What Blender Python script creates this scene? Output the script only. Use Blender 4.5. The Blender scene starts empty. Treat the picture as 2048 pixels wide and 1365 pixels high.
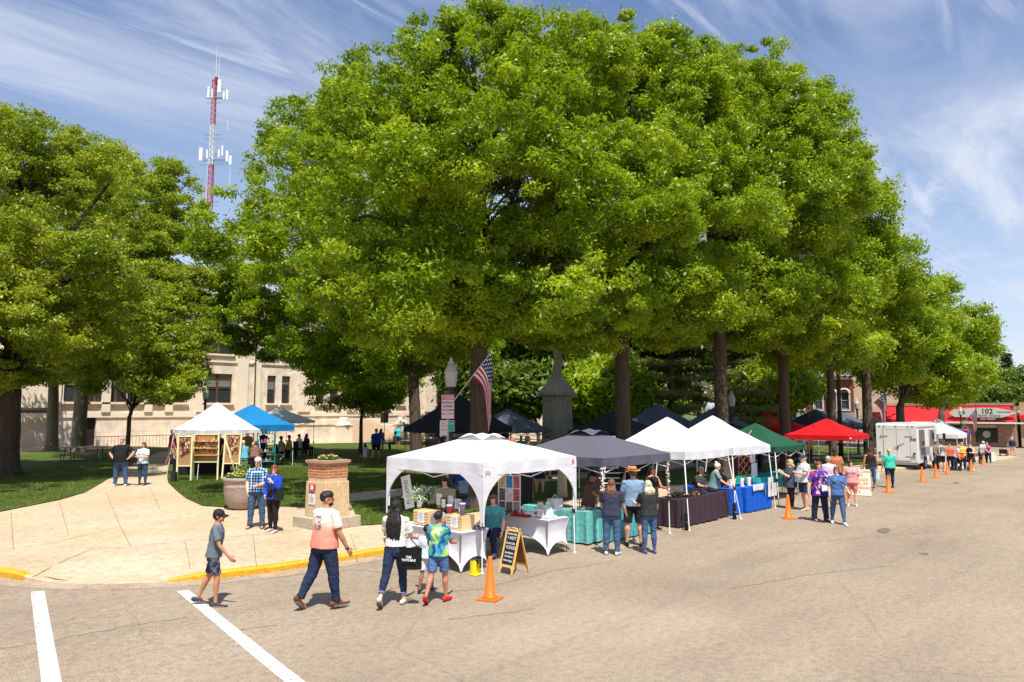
import bpy, bmesh, math, random
import numpy as np
from mathutils import Vector, Matrix, noise
sin, cos, pi, R = math.sin, math.cos, math.pi, math.radians
random.seed(7)
S = bpy.context.scene
COL = S.collection
# ---------------------------------------------------------------- camera
CAMZ = 3.2; HEAD = R(42.5); PITCH = math.atan(138/1500.)
cam = bpy.data.cameras.new("camera"); co = bpy.data.objects.new("camera", cam); COL.objects.link(co)
cam.sensor_width = 36; cam.lens = 36*1500/2048*math.sqrt(1+0*PITCH); cam.clip_end = 3000; cam.clip_start = .1
co.location = (0, 0, CAMZ); co.rotation_euler = (pi/2+PITCH, 0, HEAD-pi/2)
S.camera = co
# ---------------------------------------------------------------- sky, sun, exposure
SUN_EL = R(63); SUN_DIR = HEAD + R(13)          # direction the shadows fall
sun = bpy.data.lights.new("sun", 'SUN'); sun.energy = 4.7; sun.angle = R(.5); sun.color = (1, .95, .86)
so = bpy.data.objects.new("sun", sun); COL.objects.link(so)
d = Vector((cos(SUN_DIR)*cos(SUN_EL), sin(SUN_DIR)*cos(SUN_EL), -sin(SUN_EL)))
so.rotation_euler = d.to_track_quat('-Z', 'Y').to_euler(); so.location = (0, 0, 60)
W = bpy.data.worlds.new("World"); S.world = W; W.use_nodes = True
nt = W.node_tree; nt.nodes.clear(); L = nt.links.new
def N(t, nt_=None, **k):
    n = (nt_ or nt).nodes.new(t)
    for a, b in k.items(): setattr(n, a, b)
    return n
sky = N('ShaderNodeTexSky'); sky.sky_type = 'NISHITA'; sky.sun_disc = False
sky.sun_elevation = SUN_EL
sky.sun_rotation = math.atan2(-d.x, -d.y)
sky.air_density = 1.0; sky.dust_density = .6; sky.ozone_density = 1.6
bg = N('ShaderNodeBackground'); bg.inputs[1].default_value = .105
out = N('ShaderNodeOutputWorld')
tc = N('ShaderNodeTexCoord'); sep = N('ShaderNodeSeparateXYZ'); L(tc.outputs['Generated'], sep.inputs[0])
ad = N('ShaderNodeMath', operation='ADD'); L(sep.outputs[2], ad.inputs[0]); ad.inputs[1].default_value = .12
mx = N('ShaderNodeMath', operation='MAXIMUM'); L(ad.outputs[0], mx.inputs[0]); mx.inputs[1].default_value = .03
dx = N('ShaderNodeMath', operation='DIVIDE'); L(sep.outputs[0], dx.inputs[0]); L(mx.outputs[0], dx.inputs[1])
dy = N('ShaderNodeMath', operation='DIVIDE'); L(sep.outputs[1], dy.inputs[0]); L(mx.outputs[0], dy.inputs[1])
cb = N('ShaderNodeCombineXYZ'); L(dx.outputs[0], cb.inputs[0]); L(dy.outputs[0], cb.inputs[1])
def cloudlayer(rot, sc, scale, det, lo, hi, dist=1.2, loc=(0, 0, 0)):
    mp = N('ShaderNodeMapping'); L(cb.outputs[0], mp.inputs[0]); mp.inputs['Rotation'].default_value = (0, 0, rot); mp.inputs['Scale'].default_value = sc; mp.inputs['Location'].default_value = loc
    no = N('ShaderNodeTexNoise'); L(mp.outputs[0], no.inputs[0]); no.inputs['Scale'].default_value = scale; no.inputs['Detail'].default_value = det; no.inputs['Roughness'].default_value = .62; no.inputs['Distortion'].default_value = dist
    mr = N('ShaderNodeMapRange', interpolation_type='SMOOTHSTEP'); L(no.outputs[0], mr.inputs[0]); mr.inputs[1].default_value = lo; mr.inputs[2].default_value = hi
    return mr
c1 = cloudlayer(R(-25), (.5, 1.5, 1), 1.3, 12, .38, .84, 1.3)
c2 = cloudlayer(R(20), (.5, 2.6, 1), 2.6, 10, .44, .80, .9, (3, 1, 0))
c3 = cloudlayer(R(30), (.7, .7, 1),   .8, 3, .27, .50, .2, (1.5, 0, 0))
m1 = N('ShaderNodeMath', operation='MAXIMUM'); L(c1.outputs[0], m1.inputs[0])
k2 = N('ShaderNodeMath', operation='MULTIPLY'); L(c2.outputs[0], k2.inputs[0]); k2.inputs[1].default_value = .85
L(k2.outputs[0], m1.inputs[1])
m2 = N('ShaderNodeMath', operation='MULTIPLY'); L(m1.outputs[0], m2.inputs[0]); L(c3.outputs[0], m2.inputs[1])
hz = N('ShaderNodeMapRange'); L(sep.outputs[2], hz.inputs[0]); hz.inputs[1].default_value = 0; hz.inputs[2].default_value = .5; hz.inputs[3].default_value = .55; hz.inputs[4].default_value = 0.02
m3 = N('ShaderNodeMath', operation='ADD', use_clamp=True); L(m2.outputs[0], m3.inputs[0]); L(hz.outputs[0], m3.inputs[1])
m4 = N('ShaderNodeMath', operation='MULTIPLY'); L(m3.outputs[0], m4.inputs[0]); m4.inputs[1].default_value = .8
mix = N('ShaderNodeMixRGB'); L(m4.outputs[0], mix.inputs[0]); mix.inputs[2].default_value = (5.6, 5.9, 6.7, 1)
bst = N('ShaderNodeMixRGB', blend_type='MULTIPLY'); bst.inputs[0].default_value = 1; L(sky.outputs[0], bst.inputs[1]); bst.inputs[2].default_value = (.86, .93, 1.06, 1)
L(bst.outputs[0], mix.inputs[1]); L(mix.outputs[0], bg.inputs[0]); L(bg.outputs[0], out.inputs[0])
S.view_settings.view_transform = 'Standard'; S.view_settings.look = 'None'; S.view_settings.exposure = .5; S.view_settings.gamma = 1
S.cycles.max_bounces = 6; S.cycles.transparent_max_bounces = 6; S.cycles.diffuse_bounces = 3; S.cycles.glossy_bounces = 2; S.cycles.transmission_bounces = 4
S.cycles.sample_clamp_indirect = 6; S.cycles.caustics_reflective = False; S.cycles.caustics_refractive = False

# ---------------------------------------------------------------- ground shape and photo measurements
KY = 13.4                                         # kerb line of the main street
def sstep(a, b, t):
    t = min(1, max(0, (t-a)/(b-a))); return t*t*(3-2*t)
def zg(x, y):
    z = .012*min(30, max(0, y-9))
    t = min(68, max(0, x-12)); return z-.0003*t*t
def plate(x, y):                                  # the raised block (pavement and lawn) behind the kerb, with a kerb ramp
    if y > KY and 2.5 < x < 100:
        dr = math.hypot((x-5.25)/1.0, (y-14.9)/.9)
        return .13*sstep(.9, 2.0, dr)
    return 0
def ray(px, py):
    X = (px-1024)/1500.; Y = -(py-682.5)/1500.
    f = cos(PITCH)-sin(PITCH)*Y; u = sin(PITCH)+cos(PITCH)*Y
    h = Vector((cos(HEAD), sin(HEAD), 0)); r = Vector((sin(HEAD), -cos(HEAD), 0))
    return h*f+r*X+Vector((0, 0, u))
def G(px, py, dz=0):
    """the ground point seen at a pixel of the photograph"""
    r = ray(px, py); z = 0
    for i in range(12):
        t = (CAMZ-(z+dz))/-r.z if r.z < -1e-4 else 400
        x, y = r.x*t, r.y*t; z = zg(x, y)+plate(x, y)
    return Vector((x, y, z))
def AT(px, Z, z=None):
    """the ground point at a photo column and a depth in metres"""
    X = (px-1024)/1500./1.009*Z
    x = cos(HEAD)*Z+sin(HEAD)*X; y = sin(HEAD)*Z-cos(HEAD)*X
    return Vector((x, y, (zg(x, y)+plate(x, y)) if z is None else z))
def ZT(x, y): return zg(x, y)+plate(x, y)

# ---------------------------------------------------------------- materials
MATS = {}
def newmat(name):
    m = bpy.data.materials.new(name); m.use_nodes = True
    nt = m.node_tree; nt.nodes.clear()
    o = nt.nodes.new('ShaderNodeOutputMaterial'); return m, nt, o
def M(name, col=None, rough=.7, var=.12, scale=6., bump=0., spec=.3, metal=0., trans=0., emit=0, coord='Object', stretch=None, fine=0):
    if name in MATS: return MATS[name]
    m, nt, o = newmat(name); L = nt.links.new
    b = nt.nodes.new('ShaderNodeBsdfPrincipled'); b.inputs['Roughness'].default_value = rough; b.inputs['Metallic'].default_value = metal
    b.inputs['Specular IOR Level'].default_value = spec
    tc = nt.nodes.new('ShaderNodeTexCoord'); vec = tc.outputs[coord]
    if stretch:
        mp = nt.nodes.new('ShaderNodeMapping'); L(vec, mp.inputs[0]); mp.inputs['Scale'].default_value = stretch; vec = mp.outputs[0]
    no = nt.nodes.new('ShaderNodeTexNoise'); L(vec, no.inputs[0]); no.inputs['Scale'].default_value = scale; no.inputs['Detail'].default_value = 5
    cr = nt.nodes.new('ShaderNodeMixRGB'); L(no.outputs[0], cr.inputs[0])
    c = Vector(col[:3]); cr.inputs[1].default_value = (*(c*(1-var*1.6)), 1); cr.inputs[2].default_value = (*(c*(1+var*1.6)), 1)
    outc = cr.outputs[0]
    if fine:
        n2 = nt.nodes.new('ShaderNodeTexNoise'); L(vec, n2.inputs[0]); n2.inputs['Scale'].default_value = scale*fine; n2.inputs['Detail'].default_value = 3
        c2 = nt.nodes.new('ShaderNodeMixRGB'); c2.blend_type = 'OVERLAY'; c2.inputs[0].default_value = .6; L(outc, c2.inputs[1]); L(n2.outputs[0], c2.inputs[2]); outc = c2.outputs[0]
    L(outc, b.inputs['Base Color'])
    if bump:
        bp = nt.nodes.new('ShaderNodeBump'); bp.inputs['Strength'].default_value = min(1, bump); bp.inputs['Distance'].default_value = .02
        L(no.outputs[0], bp.inputs['Height']); L(bp.outputs[0], b.inputs['Normal'])
    if emit: L(outc, b.inputs['Emission Color']); b.inputs['Emission Strength'].default_value = emit
    if trans:
        t = nt.nodes.new('ShaderNodeBsdfTranslucent'); L(outc, t.inputs[0]); ms = nt.nodes.new('ShaderNodeMixShader'); ms.inputs[0].default_value = trans
        L(b.outputs[0], ms.inputs[1]); L(t.outputs[0], ms.inputs[2]); L(ms.outputs[0], o.inputs[0])
    else: L(b.outputs[0], o.inputs[0])
    MATS[name] = m; return m
def srgb(r, g, b):
    f = lambda c: (c/255/12.92) if c/255 <= .04045 else ((c/255+.055)/1.055)**2.4
    return (f(r), f(g), f(b))
def cloth(r, g, b, trans=0, key=''):
    return M('cloth_%d_%d_%d%s' % (r, g, b, key), srgb(r, g, b), .85, .12, 11, 1, .15, trans=trans)
def leafmat(name, c1, c2, c3, scale=.55, tr=.38):
    if name in MATS: return MATS[name]
    m, nt, o = newmat(name); L = nt.links.new
    tc = nt.nodes.new('ShaderNodeTexCoord')
    no = nt.nodes.new('ShaderNodeTexNoise'); L(tc.outputs['Object'], no.inputs[0]); no.inputs['Scale'].default_value = scale; no.inputs['Detail'].default_value = 8; no.inputs['Roughness'].default_value = .75
    cr = nt.nodes.new('ShaderNodeValToRGB'); L(no.outputs[0], cr.inputs[0])
    e = cr.color_ramp.elements; e[0].position = .34; e[0].color = (*c1, 1); e[1].position = .66; e[1].color = (*c3, 1); x = e.new(.5); x.color = (*c2, 1)
    b = nt.nodes.new('ShaderNodeBsdfPrincipled'); b.inputs['Roughness'].default_value = .42; b.inputs['Specular IOR Level'].default_value = .35; L(cr.outputs[0], b.inputs['Base Color'])
    t = nt.nodes.new('ShaderNodeBsdfTranslucent'); g = nt.nodes.new('ShaderNodeMixRGB'); g.blend_type = 'MULTIPLY'; g.inputs[0].default_value = 1; L(cr.outputs[0], g.inputs[1]); g.inputs[2].default_value = (1.25, 1.35, .5, 1); L(g.outputs[0], t.inputs[0])
    ms = nt.nodes.new('ShaderNodeMixShader'); ms.inputs[0].default_value = tr; L(b.outputs[0], ms.inputs[1]); L(t.outputs[0], ms.inputs[2]); L(ms.outputs[0], o.inputs[0])
    MATS[name] = m; return m
def brickmat(name, c1, c2, mortar, sc=1., bw=.2, rh=.075, ms=.012, rough=.85, off=.5, coord='Object', vec_from='box'):
    if name in MATS: return MATS[name]
    m, nt, o = newmat(name); L = nt.links.new
    tc = nt.nodes.new('ShaderNodeTexCoord'); sp = nt.nodes.new('ShaderNodeSeparateXYZ'); L(tc.outputs[coord], sp.inputs[0])
    ad = nt.nodes.new('ShaderNodeMath'); L(sp.outputs[0], ad.inputs[0]); L(sp.outputs[1], ad.inputs[1])
    cb = nt.nodes.new('ShaderNodeCombineXYZ'); L(ad.outputs[0], cb.inputs[0]); L(sp.outputs[2], cb.inputs[1])
    br = nt.nodes.new('ShaderNodeTexBrick'); L(cb.outputs[0], br.inputs[0]); br.offset = off
    br.inputs['Color1'].default_value = (*c1, 1); br.inputs['Color2'].default_value = (*c2, 1); br.inputs['Mortar'].default_value = (*mortar, 1)
    br.inputs['Scale'].default_value = sc; br.inputs['Mortar Size'].default_value = ms; br.inputs['Brick Width'].default_value = bw; br.inputs['Row Height'].default_value = rh
    no = nt.nodes.new('ShaderNodeTexNoise'); L(tc.outputs[coord], no.inputs[0]); no.inputs['Scale'].default_value = 1.3; no.inputs['Detail'].default_value = 6
    mr = nt.nodes.new('ShaderNodeMapRange'); L(no.outputs[0], mr.inputs[0]); mr.inputs[1].default_value = .3; mr.inputs[2].default_value = .7; mr.inputs[3].default_value = .75; mr.inputs[4].default_value = 1.15
    mu = nt.nodes.new('ShaderNodeVectorMath'); mu.operation = 'SCALE'; L(br.outputs[0], mu.inputs[0]); L(mr.outputs[0], mu.inputs['Scale'])
    b = nt.nodes.new('ShaderNodeBsdfPrincipled'); b.inputs['Roughness'].default_value = rough; L(mu.outputs[0], b.inputs['Base Color'])
    bp = nt.nodes.new('ShaderNodeBump'); bp.inputs['Strength'].default_value = .5; bp.inputs['Distance'].default_value = .01; bp.invert = True; L(br.outputs['Fac'], bp.inputs['Height']); L(bp.outputs[0], b.inputs['Normal'])
    L(b.outputs[0], o.inputs[0]); MATS[name] = m; return m
def glassmat(name, col=(.03, .035, .04), rough=.08):
    return M(name, col, rough, .2, 2, 0, .8)

# ---------------------------------------------------------------- mesh builder
class MB:
    def __init__(s): s.v = []; s.f = []; s.m = []; s.T = Matrix.Identity(4); s.mi = 0
    def add(s, vs, fs):
        o = len(s.v); s.v += [tuple(s.T @ Vector(v)) for v in vs]; s.f += [[i+o for i in f] for f in fs]; s.m += [s.mi]*len(fs); return s
    def box(s, cx, cy, cz, sx, sy, sz, rz=0, taper=1.):
        hx, hy, hz = sx/2, sy/2, sz/2; c, n = cos(rz), sin(rz); vs = []
        for z in (-1, 1):
            k = taper if z > 0 else 1
            for x, y in ((-1, -1), (1, -1), (1, 1), (-1, 1)):
                X, Y = x*hx*k, y*hy*k; vs.append((cx+X*c-Y*n, cy+X*n+Y*c, cz+z*hz))
        return s.add(vs, [(3, 2, 1, 0), (4, 5, 6, 7), (0, 1, 5, 4), (1, 2, 6, 5), (2, 3, 7, 6), (3, 0, 4, 7)])
    def tube(s, pts, rad, n=8, cap='flat', sq=1., ref=None):
        pts = [Vector(p) for p in pts]; rad = list(rad) if hasattr(rad, '__len__') else [rad]*len(pts)
        if cap == 'round':
            a, b = (pts[0]-pts[1]).normalized(), (pts[-1]-pts[-2]).normalized(); r0, r1 = rad[0], rad[-1]
            P0 = [(pts[0]+a*r0*sin(t), r0*cos(t)) for t in (1.45, 1.0, .5)]; P1 = [(pts[-1]+b*r1*sin(t), r1*cos(t)) for t in (.5, 1.0, 1.45)]
            pts = [p for p, _ in P0]+pts+[p for p, _ in P1]; rad = [r for _, r in P0]+rad+[r for _, r in P1]
        vs = []; fs = []; up = Vector(ref) if ref else None
        for i, p in enumerate(pts):
            t = (pts[min(i+1, len(pts)-1)]-pts[max(i-1, 0)]).normalized()
            if up is None: up = Vector((1, 0, 0)) if abs(t.x) < .8 else Vector((0, 1, 0))
            u = (up-t*up.dot(t))
            if u.length < 1e-4: u = t.orthogonal()
            u.normalize(); w = t.cross(u); up = u
            for k in range(n):
                a = 2*pi*k/n; vs.append(p+(u*cos(a)+w*sin(a)*sq)*rad[i])
        for i in range(len(pts)-1):
            for k in range(n):
                a, b = i*n+k, i*n+(k+1) % n; fs.append((a, b, b+n, a+n))
        fs.append(tuple(range(n))[::-1]); fs.append(tuple(range(len(vs)-n, len(vs))))
        return s.add(vs, fs)
    def cyl(s, x, y, z0, z1, r0, r1=None, n=12): return s.tube([(x, y, z0), (x, y, z1)], [r0, r0 if r1 is None else r1], n)
    def lathe(s, x, y, prof, n=16, ph=0, sy=1.):
        vs = []; fs = []
        for r, z in prof:
            for k in range(n): a = 2*pi*k/n+ph; vs.append((x+r*cos(a), y+r*sin(a)*sy, z))
        for i in range(len(prof)-1):
            for k in range(n):
                a, b = i*n+k, i*n+(k+1) % n; fs.append((a, b, b+n, a+n))
        fs.append(tuple(range(n))[::-1]); fs.append(tuple(range(len(vs)-n, len(vs)))); return s.add(vs, fs)
    def ell(s, c, r, n=10, m=7, mat=None):
        c = Vector(c); vs = [(0, 0, 1)]; fs = []
        for i in range(1, m):
            t = pi*i/m
            for k in range(n): a = 2*pi*k/n; vs.append((sin(t)*cos(a), sin(t)*sin(a), cos(t)))
        vs.append((0, 0, -1)); vs = [Vector((v[0]*r[0], v[1]*r[1], v[2]*r[2])) for v in vs]
        if mat: vs = [mat @ v for v in vs]
        vs = [v+c for v in vs]
        for k in range(n): fs.append((0, 1+k, 1+(k+1) % n))
        for i in range(m-2):
            for k in range(n):
                a, b = 1+i*n+k, 1+i*n+(k+1) % n; fs.append((a, a+n, b+n, b))
        e = len(vs)-1; o = 1+(m-2)*n
        for k in range(n): fs.append((e, o+(k+1) % n, o+k))
        return s.add(vs, fs)
    def prism(s, poly, z0, z1):
        n = len(poly); vs = [(x, y, z0) for x, y in poly]+[(x, y, z1) for x, y in poly]
        return s.add(vs, [tuple(range(n))[::-1], tuple(range(n, 2*n))]+[(i, (i+1) % n, (i+1) % n+n, i+n) for i in range(n)])
    def grid(s, fn, nu, nv):
        vs = [fn(i/nu, j/nv) for i in range(nu+1) for j in range(nv+1)]; w = nv+1
        return s.add(vs, [(i*w+j, (i+1)*w+j, (i+1)*w+j+1, i*w+j+1) for i in range(nu) for j in range(nv)])
    def quad(s, a, b, c, d): return s.add([a, b, c, d], [(0, 1, 2, 3)])
    def build(s, name, mat, parent=None, smooth=False, loc=None, rz=0):
        me = bpy.data.meshes.new(name); me.from_pydata(s.v, [], s.f)
        for m in (mat if isinstance(mat, (list, tuple)) else [mat]): me.materials.append(m)
        if isinstance(mat, (list, tuple)): me.polygons.foreach_set('material_index', s.m)
        if smooth:
            me.polygons.foreach_set('use_smooth', [True]*len(me.polygons))
        me.update(); o = bpy.data.objects.new(name, me); COL.objects.link(o)
        if parent: o.parent = parent
        if loc is not None: o.location = loc
        o.rotation_euler.z = rz
        return o
def angsmooth(o, deg=40):
    me = o.data; me.polygons.foreach_set('use_smooth', [True]*len(me.polygons)); me.set_sharp_from_angle(angle=R(deg)); return o
def bevel(o, w=.01, seg=2):
    m = o.modifiers.new('bevel', 'BEVEL'); m.width = w; m.segments = seg; m.limit_method = 'ANGLE'; m.angle_limit = R(35); return o
def tag(o, label=None, cat=None, group=None, kind=None):
    if label: o['label'] = label
    if cat: o['category'] = cat
    if group: o['group'] = group
    if kind: o['kind'] = kind
    return o
def empty(name, loc, rz=0, label=None, cat=None, group=None):
    o = bpy.data.objects.new(name, None); COL.objects.link(o); o.location = loc; o.rotation_euler.z = rz; o.empty_display_size = .1
    return tag(o, label, cat, group)
def copy_tree(o, parent=None):
    c = o.copy(); COL.objects.link(c)
    if parent: c.parent = parent
    for ch in o.children: copy_tree(ch, c)
    return c
def text(txt, size, mat, parent, loc, rot=(pi/2, 0, 0), name='lettering', align='CENTER', ext=.002, sx=1., bold=0):
    cu = bpy.data.curves.new(name, 'FONT'); cu.body = txt; cu.size = size; cu.align_x = align; cu.align_y = 'CENTER'; cu.extrude = ext; cu.resolution_u = 2; cu.offset = bold
    o = bpy.data.objects.new(name, cu); me = None
    COL.objects.link(o); bpy.context.view_layer.update()
    me = bpy.data.meshes.new_from_object(o.evaluated_get(bpy.context.evaluated_depsgraph_get())); bpy.data.objects.remove(o)
    me.materials.clear(); me.materials.append(mat)
    o = bpy.data.objects.new(name, me); COL.objects.link(o); o.parent = parent; o.location = loc; o.rotation_euler = rot; o.scale = (sx, 1, 1); return o
def struct(o): o['kind'] = 'structure'; return o

BLACK = M('black_metal', (.012, .012, .014), .4, .2, 8, 0, .5)
WHITE = M('white_paint', (.78, .78, .77), .5, .05, 5)
STEEL = M('grey_metal', (.35, .36, .37), .35, .1, 8, 0, .5, .8)
WOOD = M('light_wood', srgb(216, 170, 105), .6, .15, 4, .1, stretch=(1, 1, 6))
DWOOD = M('dark_wood', srgb(110, 80, 55), .7, .2, 4, .1, stretch=(1, 1, 6))
PAPER = M('white_paper', (.8, .8, .78), .8, .03, 3)
BLUEBLK = M('ink', (.02, .02, .03), .7, .05, 3)
# ================================================================ ground, roads, pavement, lawn
def sheet(name, poly, mat, fn, cell=5, parent=None):
    bm = bmesh.new(); vs = [bm.verts.new((x, y, 0)) for x, y in poly]
    f = bm.faces.new(vs); bmesh.ops.triangulate(bm, faces=[f])
    xs = [p[0] for p in poly]; ys = [p[1] for p in poly]
    cuts = [('x', c) for c in list(np.arange(-40, 124, 4.0)) if min(xs) < c < max(xs)]+[('y', c) for c in [-20, 0, 9, 11, 13.4, 15, 17, 19, 21, 24, 27, 30, 33, 36, 39, 50] if min(ys) < c < max(ys)]
    if cell < 2: cuts += [('x', c) for c in np.arange(3, 12, .5)]+[('y', c) for c in np.arange(13.5, 19, .5)]
    for ax, c in cuts:
        g = bm.verts[:]+bm.edges[:]+bm.faces[:]
        bmesh.ops.bisect_plane(bm, geom=g, plane_co=(c, 0, 0) if ax == 'x' else (0, c, 0), plane_no=(1, 0, 0) if ax == 'x' else (0, 1, 0))
    bmesh.ops.recalc_face_normals(bm, faces=bm.faces)
    for v in bm.verts: v.co.z = fn(v.co.x, v.co.y)
    me = bpy.data.meshes.new(name); bm.to_mesh(me); bm.free()
    if me.polygons and sum(p.normal.z for p in me.polygons) < 0: me.flip_normals()
    me.materials.append(mat); o = bpy.data.objects.new(name, me); COL.objects.link(o)
    if parent: o.parent = parent
    return o
def groundmat(name, cols, scales, rough=.9, bump=.3, extra=None):
    m, nt, o = newmat(name); L = nt.links.new
    tc = nt.nodes.new('ShaderNodeTexCoord'); vec = tc.outputs['Object']
    def nz(s, d=6, r=.6, v=vec, st=None):
        if st:
            mp = nt.nodes.new('ShaderNodeMapping'); L(v, mp.inputs[0]); mp.inputs['Scale'].default_value = st; mp.inputs['Rotation'].default_value = (0, 0, .35); v = mp.outputs[0]
        n = nt.nodes.new('ShaderNodeTexNoise'); L(v, n.inputs[0]); n.inputs['Scale'].default_value = s; n.inputs['Detail'].default_value = d; n.inputs['Roughness'].default_value = r; return n.outputs[0]
    def ramp(fac, stops):
        c = nt.nodes.new('ShaderNodeValToRGB'); L(fac, c.inputs[0]); e = c.color_ramp.elements
        e[0].position = stops[0][0]; e[0].color = (*stops[0][1], 1); e[1].position = stops[-1][0]; e[1].color = (*stops[-1][1], 1)
        for p, q in stops[1:-1]: x = e.new(p); x.color = (*q, 1)
        return c.outputs[0]
    def mixc(f, a, b, mode='MIX'):
        n = nt.nodes.new('ShaderNodeMixRGB'); n.blend_type = mode
        for i, x in enumerate((f, a, b)):
            if isinstance(x, (int, float)): n.inputs[i].default_value = x
            elif isinstance(x, tuple): n.inputs[i].default_value = (*x, 1)
            else: L(x, n.inputs[i])
        return n.outputs[0]
    base = ramp(nz(scales[0]), [(.3, cols[0]), (.7, cols[1])])
    f = nz(scales[1], 4, .7); base = mixc(1, base, ramp(f, [(.25, (.72,)*3), (.5, (1,)*3), (.78, (1.22,)*3)]), 'MULTIPLY')
    f2 = nz(scales[2], 2, .6); base = mixc(1, base, ramp(f2, [(.3, (.62,)*3), (.5, (1,)*3), (.72, (1.3,)*3)]), 'MULTIPLY')
    if extra: base = extra(nt, L, vec, nz, ramp, mixc, base)
    b = nt.nodes.new('ShaderNodeBsdfPrincipled'); b.inputs['Roughness'].default_value = rough; b.inputs['Specular IOR Level'].default_value = .2; L(base, b.inputs['Base Color'])
    bp = nt.nodes.new('ShaderNodeBump'); bp.inputs['Strength'].default_value = bump; bp.inputs['Distance'].default_value = .01; L(f2, bp.inputs['Height']); L(bp.outputs[0], b.inputs['Normal'])
    L(b.outputs[0], o.inputs[0]); return m
def road_extra(nt, L, vec, nz, ramp, mixc, base):
    st = nz(.5, 7, .7, vec, (.35, 2.2, 1)); base = mixc(1, base, ramp(st, [(.28, (.84,)*3), (.5, (1,)*3), (.75, (1.07,)*3)]), 'MULTIPLY')
    base = mixc(1, base, ramp(nz(.12, 4, .6), [(.35, (.86,)*3), (.55, (1,)*3), (.7, (1.04,)*3)]), 'MULTIPLY')
    base = mixc(1, base, ramp(nz(160, 2, .6), [(.3, (.8,)*3), (.5, (1,)*3), (.7, (1.2,)*3)]), 'MULTIPLY')
    v = nt.nodes.new('ShaderNodeTexVoronoi'); v.feature = 'DISTANCE_TO_EDGE'; v.inputs['Scale'].default_value = .16
    n = nt.nodes.new('ShaderNodeTexNoise'); n.inputs['Scale'].default_value = 1.4; n.inputs['Detail'].default_value = 6; L(vec, n.inputs[0])
    a = nt.nodes.new('ShaderNodeMixRGB'); a.inputs[0].default_value = .3; L(vec, a.inputs[1]); L(n.outputs['Color'], a.inputs[2]); a.blend_type = 'ADD'; L(a.outputs[0], v.inputs['Vector'])
    base = mixc(1, base, ramp(v.outputs['Distance'], [(0, (.84,)*3), (.0008, (.9,)*3), (.0018, (1,)*3)]), 'MULTIPLY')
    return mixc(1, base, ramp(nz(.9, 3, .5, vec, (1, 1, 1)), [(.2, (.82,)*3), (.3, (1,)*3)]), 'MULTIPLY')
ASPH = groundmat('tan_asphalt', (srgb(146, 130, 112), srgb(162, 146, 127)), (.22, 9, 55), .92, .5, road_extra)
def conc_extra(nt, L, vec, nz, ramp, mixc, base):
    base = mixc(1, base, ramp(nz(.45, 3, .5), [(.35, (1, .93, .84)), (.6, (1, 1, 1))]), 'MULTIPLY')
    return mixc(ramp(nz(1.3, 8, .7, vec, (.6, 3, 1)), [(.57, (0,)*3), (.72, (.75,)*3)]), base, srgb(196, 156, 112))
CONC = groundmat('worn_concrete', (srgb(180, 161, 136), srgb(198, 179, 153)), (.35, 6, 60), .9, .25, conc_extra)
def lawn_extra(nt, L, vec, nz, ramp, mixc, base):
    return mixc(ramp(nz(.5, 6, .7), [(.5, (0,)*3), (.75, (.75,)*3)]), base, srgb(118, 114, 56))
LAWN = groundmat('lawn_grass', (srgb(58, 78, 24), srgb(84, 100, 36)), (.6, 14, 70), .9, .9, lawn_extra)
DIRT = M('far_ground', srgb(90, 100, 55), .95, .2, .05)
def wear_extra(under, lo, sc=3):
    def f(nt, L, vec, nz, ramp, mixc, base): return mixc(ramp(nz(sc, 10, .8), [(lo, (0,)*3), (lo+.04, (1,)*3)]), base, under)
    return f
YEL = groundmat('yellow_kerb_paint', (srgb(206, 154, 44), srgb(222, 172, 56)), (1.5, 9, 60), .75, .3, wear_extra(srgb(176, 150, 112), .585, 2.2))
WLINE = groundmat('white_road_paint', ((.52, .51, .48), (.68, .67, .64)), (1.5, 14, 70), .75, .4, wear_extra(srgb(165, 146, 124), .555, 6))
JOINT = M('joint', srgb(128, 108, 84), .95, .2, 6)
TAR_SHADOW = M('tar_and_shadow', srgb(112, 98, 84), .9, .2, 5)  # dark tone shared by road cracks, stains and one painted shadow

struct(sheet('ground', [(-800, -500), (1100, -500), (1100, 1000), (-800, 1000)], DIRT, lambda x, y: zg(x, y)-.06))
struct(sheet('road', [(-70, -60), (220, -60), (220, 13.9), (-70, 13.9)], ASPH, lambda x, y: zg(x, y)))
struct(sheet('side_street', [(-14, 13.9), (3.9, 13.9), (7.2, 13.9), (4.9, 15.3), (4.0, 16.6), (3.7, 18.5), (3.6, 22), (3.6, 90), (-14, 90)], ASPH, lambda x, y: zg(x, y)))
struct(sheet('cross_street', [(89.5, 13.9), (107, 13.9), (107, 110), (89.5, 110)], ASPH, lambda x, y: zg(x, y)))
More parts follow.
